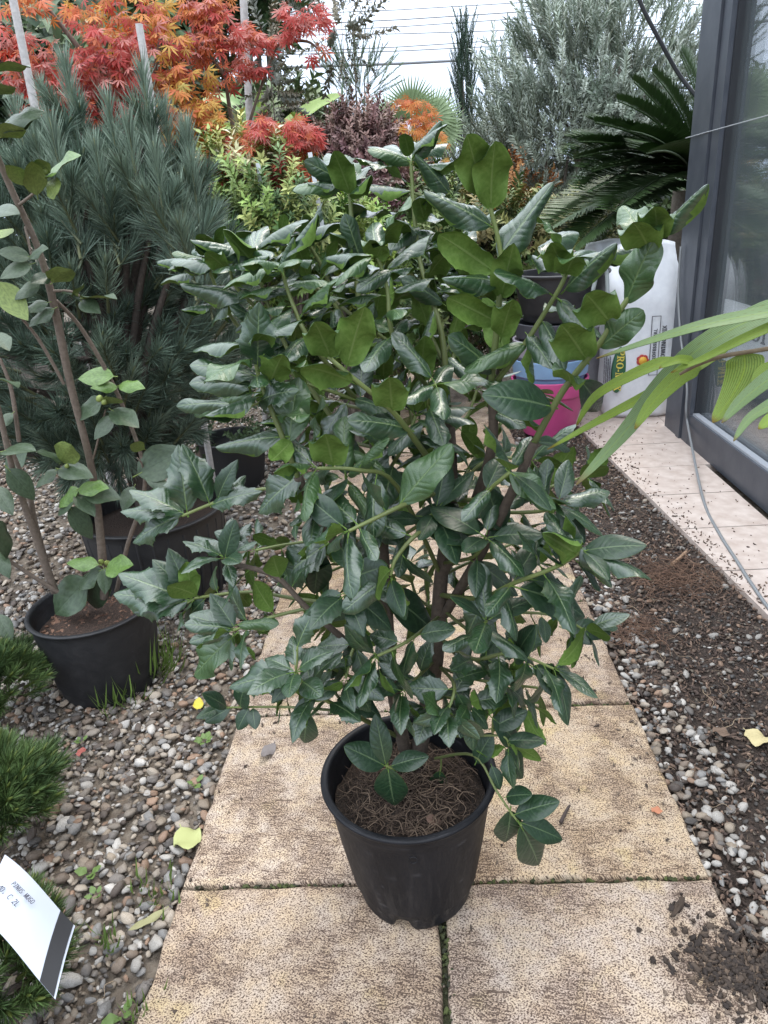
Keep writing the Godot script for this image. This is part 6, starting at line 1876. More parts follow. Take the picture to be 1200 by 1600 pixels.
func build_bamboo() -> void:
	var top := leafy(lin(0.24, 0.33, 0.065), 0.5, Color(0.6, 0.75, 0.12), 0.35)
	top.albedo_texture = noise_tex(0.02, 4, 161, Color(0.85, 0.88, 0.85), Color(1, 1, 1), 256)
	var grey := leafy(lin(0.155, 0.225, 0.095), 0.45, Color(0.35, 0.45, 0.12), 0.4)
	var vein := func(u: float, v: float) -> Array:
		var s := sin(u * 90.0) * 0.5 + 0.5
		var mid := smoothstep(0.05, 0.0, absf(u - 0.5))
		var c := Color(0.74, 0.78, 0.70).lerp(Color(1, 1, 1), s).lerp(Color(1.0, 1.0, 0.8), mid)
		c = c.lerp(Color(0.80, 0.55, 0.35), smoothstep(0.90, 0.97, v + 0.03 * sin(u * 40.0)))
		c = c.lerp(Color(0.78, 0.68, 0.45), smoothstep(0.75, 0.95, sin(v * 61.0 + u * 9.0) * sin(v * 23.0 - u * 31.0)) * 0.6)
		return [c, 0.5 + 0.3 * s + 0.3 * mid]
	var pic := paint(128, 256, vein, 2.0)
	for m in [top, grey]:
		m.albedo_texture = pic[0]
		m.normal_enabled = true
		m.normal_texture = pic[1]
		m.normal_scale = 0.22
	var t := thing("bamboo_branch", "leafy bamboo branch reaching in from the right before the glass door", "bamboo branch", Vector3(0.366, 1.039, -0.74))
	var at := t.position
	var tw := Buf.new()
	var culm := []
	for p in [Vector3(0.464, 1.064, -0.7), Vector3(0.401, 1.047, -0.72), Vector3(0.357, 1.036, -0.74), Vector3(0.317, 1.029, -0.75), Vector3(0.297, 1.022, -0.755), Vector3(0.278, 1.01, -0.76)]:
		culm.append(p - at)
	tw.tube(curve(culm, 5), 0.0036, 0.0018, 8, Color.WHITE, null, 0.15)
	put("twig", tw.mesh(mottled(lin(0.11, 0.075, 0.045), lin(0.22, 0.17, 0.10), 0.7, 6.0, 0.03, 2.0, 163)), t)
	var leaf := func(pts: Array, wide: float, n: Vector3, m: Material, fold: float) -> void:
		var q := []
		for p in pts:
			q.append(p - at)
		put("leaf", strap(q, wide, n, fold, 0.75, m, m), t)
	leaf.call([Vector3(0.39, 1.086, -0.7), Vector3(0.342, 1.076, -0.72), Vector3(0.292, 1.067, -0.73), Vector3(0.247, 1.054, -0.74), Vector3(0.187, 1.035, -0.75)], 0.016, Vector3(-0.241, 0.762, 0.601), grey, 0.15)
	leaf.call([Vector3(0.376, 1.076, -0.74), Vector3(0.351, 1.069, -0.75), Vector3(0.304, 1.037, -0.77), Vector3(0.271, 0.993, -0.79), Vector3(0.242, 0.944, -0.8), Vector3(0.211, 0.906, -0.8), Vector3(0.18, 0.877, -0.79)], 0.029, Vector3(-0.201, 0.786, 0.585), grey, 0.12)
	leaf.call([Vector3(0.284, 1.019, -0.8), Vector3(0.245, 1.001, -0.81), Vector3(0.205, 0.975, -0.82), Vector3(0.187, 0.938, -0.83)], 0.016, Vector3(-0.149, 0.791, 0.593), top, 0.2)
	leaf.call([Vector3(0.35, 1.034, -0.8), Vector3(0.285, 0.988, -0.81), Vector3(0.221, 0.951, -0.82), Vector3(0.153, 0.91, -0.83)], 0.016, Vector3(-0.157, 0.799, 0.581), top, 0.2)
	leaf.call([Vector3(0.299, 1.018, -0.76), Vector3(0.281, 1.004, -0.77), Vector3(0.257, 0.976, -0.775), Vector3(0.238, 0.949, -0.77)], 0.022, Vector3(-0.235, 0.665, 0.709), top, 0.2)
	leaf.call([Vector3(0.338, 1.03, -0.75), Vector3(0.338, 1.013, -0.745), Vector3(0.327, 0.988, -0.74), Vector3(0.306, 0.964, -0.73)], 0.037, Vector3(-0.248, 0.79, 0.561), top, 0.12)
	leaf.call([Vector3(0.362, 1.067, -0.72), Vector3(0.326, 1.049, -0.73), Vector3(0.296, 1.029, -0.745), Vector3(0.265, 1.015, -0.75)], 0.012, Vector3(-0.233, 0.776, 0.587), top, 0.25)
	leaf.call([Vector3(0.386, 1.028, -0.72), Vector3(0.355, 1.011, -0.72), Vector3(0.329, 0.989, -0.72), Vector3(0.309, 0.968, -0.715)], 0.02, Vector3(-0.254, 0.791, 0.556), grey, 0.2)
	leaf.call([Vector3(0.373, 1.008, -0.7), Vector3(0.349, 0.989, -0.7), Vector3(0.329, 0.975, -0.7), Vector3(0.312, 0.956, -0.69)], 0.014, Vector3(-0.256, 0.798, 0.545), grey, 0.25)
	leaf.call([Vector3(0.378, 1.011, -0.73), Vector3(0.355, 1.015, -0.73), Vector3(0.34, 1.001, -0.725)], 0.024, Vector3(-0.274, 0.78, 0.563), top, 0.2)
	leaf.call([Vector3(0.29, 1.023, -0.755), Vector3(0.272, 1.028, -0.75), Vector3(0.251, 1.022, -0.745)], 0.012, Vector3(-0.263, 0.635, 0.726), top, 0.2)
	leaf.call([Vector3(0.385, 0.992, -0.66), Vector3(0.344, 0.986, -0.67), Vector3(0.325, 0.974, -0.67)], 0.02, Vector3(-0.277, 0.796, 0.538), top, 0.2)


func build_maples() -> void:
	var mats := []
	for c in [lin(0.46, 0.075, 0.065), lin(0.54, 0.165, 0.075), lin(0.56, 0.235, 0.205), lin(0.55, 0.36, 0.08), lin(0.54, 0.22, 0.06), lin(0.25, 0.035, 0.045), lin(0.42, 0.38, 0.10)]:
		mats.append(leafy(c, 0.55, Color(0.95, 0.7, 0.5), 0.35))
	var white := leafy(Color.WHITE, 0.55, Color(0.95, 0.75, 0.6), 0.35)
	var wide := [maple_mesh(7, 0.095, white), maple_mesh(7, 0.11, white)]
	var fine := [maple_mesh(9, 0.075, white), maple_mesh(7, 0.085, white)]
	var bark := mottled(lin(0.10, 0.07, 0.055), lin(0.20, 0.15, 0.12), 0.85, 4.0, 0.03, 2.0, 171)
	var tree := func(called: String, label: String, base: Vector3, limbs: Array, r: float) -> Node3D:
		var t := thing(called, label, "maple tree", base, "japanese maples in autumn colour")
		var k := 0
		for l in limbs:
			var q := []
			for p in l:
				q.append(p - base)
			var b := Buf.new()
			b.tube(curve(q, 5), r * (1.0 if k == 0 else 0.55), r * 0.22, 7)
			put("trunk" if k == 0 else "limb", b.mesh(bark), t)
			k += 1
		return t
	var spreading = tree.call("maple_tree", "spreading red and orange maple behind the dark pine", Vector3(-1.25, -0.03, -3.75), [[Vector3(-1.25, -0.03, -3.75), Vector3(-1.2, 0.57, -3.75), Vector3(-1.432, 1.495, -3.75), Vector3(-1.396, 1.786, -3.75)], [Vector3(-1.432, 1.495, -3.75), Vector3(-1.386, 1.804, -3.7), Vector3(-1.456, 2, -3.6), Vector3(-1.526, 2.131, -3.5)], [Vector3(-1.432, 1.495, -3.75), Vector3(-1.191, 1.745, -3.75), Vector3(-1.087, 1.964, -3.75)], [Vector3(-1.416, 1.63, -3.75), Vector3(-1.576, 1.736, -3.65), Vector3(-1.682, 1.91, -3.6)], [Vector3(-1.422, 1.466, -3.75), Vector3(-1.122, 1.551, -3.7), Vector3(-0.955, 1.716, -3.65)]], 0.03)
	maple(spreading, [[Vector3(-0.28, 1.68, 0.15), Vector3(0.203, 0.174, 0.142), 442, [0, 0, 5, 2, 1]], [Vector3(-0.286, 1.863, 0.1), Vector3(0.230, 0.130, 0.161), 312, [0, 2, 2, 1]], [Vector3(0.015, 1.911, 0.05), Vector3(0.231, 0.159, 0.162), 468, [0, 0, 2, 1]], [Vector3(-0.013, 2.091, -0.05), Vector3(0.247, 0.102, 0.173), 286, [4, 3, 1, 0]], [Vector3(0.219, 1.821, 0.05), Vector3(0.146, 0.189, 0.102), 390, [3, 4, 3, 1]], [Vector3(-0.463, 1.954, 0.15), Vector3(0.113, 0.169, 0.079), 156, [2, 0, 2]], [Vector3(0.283, 1.601, 0.15), Vector3(0.145, 0.174, 0.102), 494, [3, 6, 4, 3, 1]], [Vector3(-0.297, 2.085, 0.25), Vector3(0.094, 0.067, 0.066), 41, [4, 1]], [Vector3(-0.09, 1.793, 0.15), Vector3(0.171, 0.143, 0.120), 234, [2, 0, 5]]], wide, mats, 260, 0.054)
	var slender = tree.call("maple_tree", "slender red maple with two thin bare stems beside the pale pole", Vector3(-0.72, -0.03, -3.95), [[Vector3(-0.72, -0.03, -3.95), Vector3(-0.844, 1.464, -3.95), Vector3(-0.847, 1.819, -3.9), Vector3(-0.839, 2.051, -3.85)], [Vector3(-0.844, 1.464, -3.95), Vector3(-0.723, 1.689, -3.9), Vector3(-0.579, 1.907, -3.85), Vector3(-0.485, 1.973, -3.8)], [Vector3(-0.847, 1.819, -3.9), Vector3(-0.89, 1.892, -3.85), Vector3(-0.925, 1.961, -3.8)], [Vector3(-0.552, 1.93, -3.85), Vector3(-0.428, 1.912, -3.8), Vector3(-0.373, 1.87, -3.8)], [Vector3(-0.846, 1.449, -3.95), Vector3(-0.946, 1.637, -3.9), Vector3(-0.983, 1.525, -3.85)]], 0.016)
	maple(slender, [[Vector3(-0.134, 1.957, 0.1), Vector3(0.164, 0.164, 0.115), 338, [2, 0, 1]], [Vector3(0.02, 1.933, 0.1), Vector3(0.104, 0.095, 0.073), 156, [0, 1, 2]], [Vector3(0.266, 2.017, 0.15), Vector3(0.122, 0.081, 0.085), 221, [0, 0, 2]], [Vector3(0.321, 1.94, 0.15), Vector3(0.070, 0.064, 0.049), 88, [0, 1]], [Vector3(-0.139, 2.107, 0.1), Vector3(0.094, 0.073, 0.066), 104, [1, 4, 2]], [Vector3(0.05, 1.867, 0.1), Vector3(0.036, 0.048, 0.025), 20, [0]], [Vector3(-0.225, 2.04, 0.1), Vector3(0.074, 0.118, 0.052), 130, [4, 1, 2]]], wide, mats, 240, 0.047)
	var mound = tree.call("maple_tree", "low weeping red maple mound above the pale green bamboo like shrub", Vector3(-0.62, -0.03, -3.55), [[Vector3(-0.62, -0.03, -3.55), Vector3(-0.732, 1.081, -3.55), Vector3(-0.662, 1.401, -3.5)], [Vector3(-0.669, 1.35, -3.5), Vector3(-0.801, 1.459, -3.45)], [Vector3(-0.669, 1.35, -3.5), Vector3(-0.49, 1.45, -3.45)]], 0.018)
	maple(mound, [[Vector3(0.042, 1.522, 0.05), Vector3(0.192, 0.091, 0.135), 598, [0, 0, 2, 1]], [Vector3(-0.203, 1.514, 0.05), Vector3(0.128, 0.114, 0.090), 312, [1, 3, 4]], [Vector3(0.069, 1.398, 0.05), Vector3(0.167, 0.075, 0.117), 286, [1, 4, 0]], [Vector3(0.172, 1.531, 0.05), Vector3(0.079, 0.051, 0.055), 104, [0, 2]], [Vector3(-0.25, 1.418, 0.1), Vector3(0.071, 0.057, 0.050), 78, [0, 5]]], fine, mats, 260, 0.045)
	var orange = tree.call("maple_tree", "small orange and yellow maple in front of the fan palm", Vector3(0.08, -0.03, -5.4), [[Vector3(0.08, -0.03, -5.4), Vector3(-0.001, 1.158, -5.4), Vector3(0.048, 1.671, -5.4)], [Vector3(0.019, 1.36, -5.4), Vector3(-0.087, 1.562, -5.35)], [Vector3(0.027, 1.439, -5.4), Vector3(0.232, 1.462, -5.35)]], 0.02)
	maple(orange, [[Vector3(-0.029, 1.757, 0), Vector3(0.137, 0.120, 0.096), 234, [4, 4, 1]], [Vector3(-0.168, 1.572, 0.05), Vector3(0.164, 0.173, 0.115), 338, [3, 4, 3]], [Vector3(0.046, 1.538, 0.05), Vector3(0.151, 0.151, 0.106), 182, [4, 3]], [Vector3(0.489, 1.169, 0.1), Vector3(0.123, 0.176, 0.086), 182, [4, 4, 3]]], fine, mats, 200, 0.050)


func build_background() -> void:
	var bark := mottled(lin(0.09, 0.075, 0.06), lin(0.19, 0.165, 0.14), 0.9, 3.0, 0.03, 3.0, 181)
	var leafmat := leafy(Color.WHITE, 0.5, Color(0.2, 0.25, 0.1), 0.4)
	var shiny := leafy(Color.WHITE, 0.35, Color(0.1, 0.12, 0.05), 0.5)
	var olive_s := [sprig(0.30, 40, 0.060, 0.0125, 0.65, 0.05, leafmat, Color(0.8, 0.75, 0.65), true), sprig(0.24, 32, 0.055, 0.0125, 0.75, 0.05, leafmat, Color(0.8, 0.75, 0.65), true)]
	var dark_s := [sprig(0.35, 26, 0.13, 0.05, 0.9, 0.15, shiny), sprig(0.30, 20, 0.14, 0.055, 1.0, 0.2, shiny)]
	var small_s := [sprig(0.16, 26, 0.030, 0.015, 0.9, 0.1, leafmat), sprig(0.13, 22, 0.028, 0.014, 0.9, 0.1, leafmat)]
	var nandina_s := [sprig(0.20, 30, 0.052, 0.017, 0.95, 0.15, leafmat, Color(0.6, 0.55, 0.3)), sprig(0.16, 24, 0.048, 0.016, 1.05, 0.2, leafmat, Color(0.6, 0.55, 0.3))]
	var fine_s := [sprig(0.30, 70, 0.035, 0.006, 0.5, 0.02, leafmat, Color(0.6, 0.5, 0.4))]
	var big_olive := thing("olive_tree", "large silvery olive tree left of the glass shopfront", "olive tree", Vector3(1.55, -0.03, -6.5), "")
	shrub(big_olive, "foliage", Vector3(0, 1.914, 0), Vector3(0.699, 0.669, 0.559), 1350, olive_s, [Color(0.26, 0.31, 0.255), Color(0.38, 0.43, 0.37), Color(0.15, 0.19, 0.145), Color(0.48, 0.52, 0.46)], 0.55, 1.0, 1.6)
	stems_to(big_olive, Vector3.ZERO, Vector3(0, 1.914, 0), Vector3(0.699, 0.669, 0.559), 9, 0.05, bark)
	var low_olive := thing("olive_tree", "dense lower olive shrub under the large silvery tree", "olive tree", Vector3(1.05, -0.03, -6.1), "")
	shrub(low_olive, "foliage", Vector3(0, 1.384, 0), Vector3(0.545, 0.371, 0.436), 420, olive_s, [Color(0.16, 0.19, 0.15), Color(0.26, 0.3, 0.25), Color(0.1, 0.12, 0.09)], 0.4, 0.9, 1.6)
	stems_to(low_olive, Vector3.ZERO, Vector3(0, 1.384, 0), Vector3(0.545, 0.371, 0.436), 6, 0.04, bark)
	var thin_olive := thing("olive_tree", "thin young olive between the cypress and the large olive", "olive tree", Vector3(0.892, -0.03, -7.2), "")
	shrub(thin_olive, "foliage", Vector3(0, 1.925, 0), Vector3(0.216, 0.454, 0.173), 110, olive_s, [Color(0.26, 0.31, 0.255), Color(0.38, 0.43, 0.37), Color(0.15, 0.19, 0.145), Color(0.48, 0.52, 0.46)], 0.7, 1.0, 1.0)
	stems_to(thin_olive, Vector3.ZERO, Vector3(0, 1.925, 0), Vector3(0.216, 0.454, 0.173), 3, 0.02, bark)
	var cypress := thing("cypress_tree", "narrow dark columnar cypress standing against the sky", "cypress", Vector3(0.592, -0.03, -8), "")
	shrub(cypress, "foliage", Vector3(0, 2.17, 0), Vector3(0.094, 0.552, 0.12), 230, fine_s, [Color(0.045, 0.085, 0.06), Color(0.075, 0.12, 0.085)], 0.92, 0.85, 2.0)
	stems_to(cypress, Vector3.ZERO, Vector3(0, 2.17, 0), Vector3(0.094, 0.552, 0.12), 1, 0.04, bark)
	var feathery := thing("young_conifer", "feathery green conifer above the banana leaves", "conifer", Vector3(-0.518, -0.03, -8.5), "")
	shrub(feathery, "foliage", Vector3(0, 2.44, 0), Vector3(0.226, 0.253, 0.181), 90, fine_s, [Color(0.1, 0.16, 0.09), Color(0.16, 0.22, 0.13)], 0.6, 1.1, 1.5)
	stems_to(feathery, Vector3.ZERO, Vector3(0, 2.44, 0), Vector3(0.226, 0.253, 0.181), 3, 0.02, bark)
	var purple := thing("purple_shrub", "dusky purple leaved shrub left of the holly top", "shrub", Vector3(-0.288, -0.03, -4.6), "")
	shrub(purple, "foliage", Vector3(0, 1.448, 0), Vector3(0.195, 0.233, 0.156), 700, small_s, [Color(0.2, 0.105, 0.1), Color(0.29, 0.175, 0.155), Color(0.38, 0.26, 0.22), Color(0.12, 0.06, 0.065)], 0.35, 1.1, 1.4)
	stems_to(purple, Vector3.ZERO, Vector3(0, 1.448, 0), Vector3(0.195, 0.233, 0.156), 5, 0.02, bark)
	var purple_low := thing("purple_shrub", "low dark purple shrub in front of the dusky purple one", "shrub", Vector3(-0.411, -0.03, -4.1), "")
	shrub(purple_low, "foliage", Vector3(0, 1.225, 0), Vector3(0.205, 0.137, 0.164), 380, small_s, [Color(0.09, 0.03, 0.045), Color(0.14, 0.06, 0.07), Color(0.2, 0.2, 0.15)], 0.3, 1.0, 1.4)
	stems_to(purple_low, Vector3.ZERO, Vector3(0, 1.225, 0), Vector3(0.205, 0.137, 0.164), 4, 0.02, bark)
	var nandina := thing("nandina_shrub", "light green nandina shrub below the red maple mound", "shrub", Vector3(-0.642, -0.03, -3.5), "")
	shrub(nandina, "foliage", Vector3(0, 1.149, 0), Vector3(0.282, 0.222, 0.225), 560, nandina_s, [Color(0.09, 0.18, 0.05), Color(0.2, 0.3, 0.07), Color(0.34, 0.38, 0.12), Color(0.13, 0.22, 0.09)], 0.5, 0.9, 1.4)
	stems_to(nandina, Vector3.ZERO, Vector3(0, 1.149, 0), Vector3(0.282, 0.222, 0.225), 6, 0.02, bark)
	var nandina_y := thing("nandina_shrub", "yellow green nandina shrub with narrow leaves nearest the pine", "shrub", Vector3(-0.75, -0.03, -3.6), "")
	shrub(nandina_y, "foliage", Vector3(0, 1.375, 0), Vector3(0.208, 0.089, 0.166), 260, nandina_s, [Color(0.4, 0.42, 0.14), Color(0.25, 0.33, 0.09), Color(0.55, 0.52, 0.35)], 0.6, 0.9, 1.4)
	stems_to(nandina_y, Vector3.ZERO, Vector3(0, 1.375, 0), Vector3(0.208, 0.089, 0.166), 4, 0.02, bark)
	var nandina_b := thing("nandina_shrub", "bright green nandina shrub behind the holly top", "shrub", Vector3(-0.336, -0.03, -3.8), "")
	shrub(nandina_b, "foliage", Vector3(0, 1.012, 0), Vector3(0.227, 0.146, 0.182), 260, nandina_s, [Color(0.16, 0.28, 0.05), Color(0.26, 0.36, 0.07)], 0.4, 0.9, 1.4)
	stems_to(nandina_b, Vector3.ZERO, Vector3(0, 1.012, 0), Vector3(0.227, 0.146, 0.182), 4, 0.02, bark)
	var laurel := thing("green_shrub", "rounded mid green shrub behind the middle of the holly", "shrub", Vector3(-0.01, -0.03, -4.9), "")
	shrub(laurel, "foliage", Vector3(0, 1.039, 0), Vector3(0.372, 0.289, 0.298), 520, nandina_s, [Color(0.05, 0.1, 0.035), Color(0.1, 0.16, 0.05), Color(0.17, 0.22, 0.07)], 0.3, 1.1, 1.2)
	stems_to(laurel, Vector3.ZERO, Vector3(0, 1.039, 0), Vector3(0.372, 0.289, 0.298), 5, 0.02, bark)
	var laurel_b := thing("green_shrub", "green shrub behind the holly in front of the olive", "shrub", Vector3(0.482, -0.03, -4.9), "")
	shrub(laurel_b, "foliage", Vector3(0, 0.928, 0), Vector3(0.332, 0.249, 0.265), 460, nandina_s, [Color(0.06, 0.11, 0.04), Color(0.15, 0.2, 0.06), Color(0.3, 0.24, 0.1)], 0.3, 1.1, 1.2)
	stems_to(laurel_b, Vector3.ZERO, Vector3(0, 0.928, 0), Vector3(0.332, 0.249, 0.265), 5, 0.02, bark)
	var laurel_c := thing("green_shrub", "dark low shrub behind the black tub", "shrub", Vector3(0.953, -0.03, -5), "")
	shrub(laurel_c, "foliage", Vector3(0, 0.891, 0), Vector3(0.38, 0.19, 0.304), 420, nandina_s, [Color(0.05, 0.08, 0.03), Color(0.12, 0.15, 0.05), Color(0.28, 0.28, 0.1)], 0.3, 1.1, 1.2)
	stems_to(laurel_c, Vector3.ZERO, Vector3(0, 0.891, 0), Vector3(0.38, 0.19, 0.304), 5, 0.02, bark)
	var front_a := thing("green_shrub", "low leafy shrub at the far end of the slab path", "shrub", Vector3(-0.033, -0.03, -4.55), "")
	shrub(front_a, "foliage", Vector3(0, 0.605, 0), Vector3(0.38, 0.3, 0.304), 560, nandina_s, [Color(0.05, 0.1, 0.035), Color(0.1, 0.17, 0.05), Color(0.2, 0.24, 0.09)], 0.4, 1.0, 1.2)
	stems_to(front_a, Vector3.ZERO, Vector3(0, 0.605, 0), Vector3(0.38, 0.3, 0.304), 6, 0.02, bark)
	var front_b := thing("green_shrub", "low dark shrub between path end and the flower pot stack", "shrub", Vector3(0.52, -0.03, -4.7), "")
	shrub(front_b, "foliage", Vector3(0, 0.589, 0), Vector3(0.287, 0.308, 0.23), 460, small_s, [Color(0.05, 0.09, 0.035), Color(0.09, 0.13, 0.05), Color(0.16, 0.1, 0.07)], 0.4, 1.1, 1.2)
	stems_to(front_b, Vector3.ZERO, Vector3(0, 0.589, 0), Vector3(0.287, 0.308, 0.23), 6, 0.02, bark)
	var front_c := thing("green_shrub", "low bright shrub behind the left half of the holly", "shrub", Vector3(-0.604, -0.03, -4.1), "")
	shrub(front_c, "foliage", Vector3(0, 0.739, 0), Vector3(0.325, 0.325, 0.26), 520, nandina_s, [Color(0.1, 0.19, 0.05), Color(0.2, 0.28, 0.07), Color(0.06, 0.11, 0.04)], 0.4, 0.9, 1.2)
	stems_to(front_c, Vector3.ZERO, Vector3(0, 0.739, 0), Vector3(0.325, 0.325, 0.26), 6, 0.02, bark)
	var rust := thing("rusty_shrub", "rusty orange low shrub between the holly and the olive", "shrub", Vector3(0.765, -0.03, -5.8), "")
	shrub(rust, "foliage", Vector3(0, 1.176, 0), Vector3(0.192, 0.192, 0.153), 160, small_s, [Color(0.35, 0.14, 0.05), Color(0.45, 0.25, 0.1)], 0.3, 1.3, 1.2)
	stems_to(rust, Vector3.ZERO, Vector3(0, 1.176, 0), Vector3(0.192, 0.192, 0.153), 3, 0.02, bark)
	var dark_a := thing("dark_evergreen", "dark glossy evergreen tree at the upper left corner", "evergreen tree", Vector3(-3.703, -0.03, -8.5), "")
	shrub(dark_a, "foliage", Vector3(0, 3.391, 0), Vector3(0.971, 0.712, 0.777), 520, dark_s, [Color(0.035, 0.07, 0.03), Color(0.06, 0.11, 0.04), Color(0.09, 0.14, 0.05)], 0.3, 1.5, 1.2)
	stems_to(dark_a, Vector3.ZERO, Vector3(0, 3.391, 0), Vector3(0.971, 0.712, 0.777), 5, 0.08, bark)
	var dark_b := thing("dark_evergreen", "dark evergreen tree behind the orange maple top", "evergreen tree", Vector3(-2.541, -0.03, -8.8), "")
	shrub(dark_b, "foliage", Vector3(0, 3.588, 0), Vector3(0.725, 0.593, 0.58), 420, dark_s, [Color(0.035, 0.07, 0.03), Color(0.06, 0.11, 0.04), Color(0.09, 0.14, 0.05)], 0.3, 1.5, 1.2)
	stems_to(dark_b, Vector3.ZERO, Vector3(0, 3.588, 0), Vector3(0.725, 0.593, 0.58), 5, 0.08, bark)
	var dark_c := thing("dark_evergreen", "dark evergreen behind the maples at pine height", "evergreen tree", Vector3(-3.08, -0.03, -8), "")
	shrub(dark_c, "foliage", Vector3(0, 2.327, 0), Vector3(1.217, 0.769, 0.974), 600, dark_s, [Color(0.05, 0.085, 0.04), Color(0.08, 0.13, 0.05), Color(0.12, 0.16, 0.08)], 0.3, 1.4, 1.0)
	stems_to(dark_c, Vector3.ZERO, Vector3(0, 2.327, 0), Vector3(1.217, 0.769, 0.974), 5, 0.06, bark)
	var dark_d := thing("dark_evergreen", "overhanging dark crown at the top edge above the pole", "evergreen tree", Vector3(-1.563, -0.03, -8.3), "")
	shrub(dark_d, "foliage", Vector3(0, 3.541, 0), Vector3(0.369, 0.307, 0.295), 160, dark_s, [Color(0.035, 0.07, 0.03), Color(0.06, 0.11, 0.04), Color(0.09, 0.14, 0.05)], 0.1, 1.4, 1.2)
	stems_to(dark_d, Vector3.ZERO, Vector3(0, 3.541, 0), Vector3(0.369, 0.307, 0.295), 3, 0.06, bark)
	var vine := thing("climbing_vine", "sparse brownish vine climbing the pale pole", "vine", Vector3(-0.723, -0.03, -4.5), "")
	shrub(vine, "foliage", Vector3(0, 1.895, 0), Vector3(0.049, 0.265, 0.12), 55, small_s, [Color(0.12, 0.12, 0.085), Color(0.2, 0.17, 0.12), Color(0.1, 0.11, 0.09)], 0.2, 1.3, 2.0)
	stems_to(vine, Vector3.ZERO, Vector3(0, 1.895, 0), Vector3(0.049, 0.265, 0.12), 2, 0.008, bark)
	var wisp := thing("airy_branchlet", "airy thin leaved shrub right of the red maple top", "shrub", Vector3(-0.336, -0.03, -4.6), "")
	shrub(wisp, "foliage", Vector3(0, 2.138, 0), Vector3(0.112, 0.193, 0.12), 34, small_s, [Color(0.14, 0.15, 0.12), Color(0.22, 0.2, 0.15)], 0.2, 1.3, 2.0)
	stems_to(wisp, Vector3.ZERO, Vector3(0, 2.138, 0), Vector3(0.112, 0.193, 0.12), 2, 0.006, bark)
	var back_hedge := thing("green_hedge", "low mixed green hedge far behind the banana and palm", "hedge", Vector3(-1.272, -0.03, -7.5), "")
	shrub(back_hedge, "foliage", Vector3(0, 1.601, 0), Vector3(0.862, 0.431, 0.689), 480, dark_s, [Color(0.07, 0.11, 0.05), Color(0.12, 0.17, 0.07), Color(0.18, 0.2, 0.1)], 0.4, 1.0, 1.0)
	stems_to(back_hedge, Vector3.ZERO, Vector3(0, 1.601, 0), Vector3(0.862, 0.431, 0.689), 6, 0.02, bark)
	var mid_hedge := thing("green_hedge", "grey green hedge far behind the holly top and cypress", "hedge", Vector3(0.454, -0.03, -9), "")
	shrub(mid_hedge, "foliage", Vector3(0, 1.404, 0), Vector3(1.107, 0.443, 0.886), 480, olive_s, [Color(0.1, 0.14, 0.09), Color(0.17, 0.2, 0.14), Color(0.2, 0.17, 0.12)], 0.4, 1.3, 1.0)
	stems_to(mid_hedge, Vector3.ZERO, Vector3(0, 1.404, 0), Vector3(1.107, 0.443, 0.886), 6, 0.02, bark)
	var far_hedge := thing("green_hedge", "dark green hedge far behind the olive and the shopfront", "hedge", Vector3(2.374, -0.03, -8.5), "")
	shrub(far_hedge, "foliage", Vector3(0, 1.002, 0), Vector3(1.192, 0.421, 0.953), 480, dark_s, [Color(0.035, 0.07, 0.03), Color(0.06, 0.11, 0.04), Color(0.09, 0.14, 0.05)], 0.4, 1.0, 1.0)
	stems_to(far_hedge, Vector3.ZERO, Vector3(0, 1.002, 0), Vector3(1.192, 0.421, 0.953), 6, 0.02, bark)
	var mirrored_a := thing("dark_evergreen", "dark evergreen tree mirrored in the shop glass, nearest the olive side", "evergreen tree", Vector3(-4.6, -0.03, -5.2))
	shrub(mirrored_a, "foliage", Vector3(0, 1.5, 0), Vector3(1.1, 1.20, 1.1), 420, dark_s, [Color(.035, .07, .03), Color(.07, .12, .045)], 0.3, 1.4, 1.2)
	stems_to(mirrored_a, Vector3.ZERO, Vector3(0, 1.5, 0), Vector3(1.1, 1.20, 1.1), 5, 0.06, bark)
	var mirrored_b := thing("dark_evergreen", "taller dark evergreen mirrored in the shop glass behind the first", "evergreen tree", Vector3(-5.6, -0.03, -7.6))
	shrub(mirrored_b, "foliage", Vector3(0, 1.9, 0), Vector3(1.5, 1.52, 1.5), 420, dark_s, [Color(.035, .07, .03), Color(.07, .12, .045)], 0.3, 1.4, 1.2)
	stems_to(mirrored_b, Vector3.ZERO, Vector3(0, 1.9, 0), Vector3(1.5, 1.52, 1.5), 5, 0.06, bark)
	var mirrored_c := thing("dark_evergreen", "dark evergreen bush mirrored low in the shop glass", "evergreen tree", Vector3(-3.9, -0.03, -3.4))
	shrub(mirrored_c, "foliage", Vector3(0, 1.2, 0), Vector3(0.9, 0.96, 0.9), 420, dark_s, [Color(.035, .07, .03), Color(.07, .12, .045)], 0.3, 1.4, 1.2)
	stems_to(mirrored_c, Vector3.ZERO, Vector3(0, 1.2, 0), Vector3(0.9, 0.96, 0.9), 5, 0.06, bark)
	var banana := thing("banana_plant", "banana plant with bright yellow green leaves behind the red mound", "banana plant", Vector3(-0.72, -0.03, -4.9))
	var ban := leafy(lin(0.25, 0.36, 0.07), 0.4, Color(0.5, 0.6, 0.12), 0.5)
	var ban2 := leafy(lin(0.13, 0.24, 0.06), 0.4, Color(0.4, 0.5, 0.12), 0.5)
	var bstem := Buf.new()
	bstem.tube(curve([Vector3.ZERO, Vector3(0.02, 0.8, 0), Vector3(-0.115, 1.597, 0)], 4), 0.06, 0.035, 10)
	put("stem", bstem.mesh(mat(lin(0.20, 0.24, 0.09), 0.6)), banana)
	put("leaf", strap([Vector3(-0.117, 1.579, 0), Vector3(0.029, 1.722, 0.05), Vector3(0.219, 1.805, 0.1), Vector3(0.35, 1.839, 0.15)], 0.15, Vector3(0, 0.75, 0.6), 0.25, 0.5, ban, ban), banana)
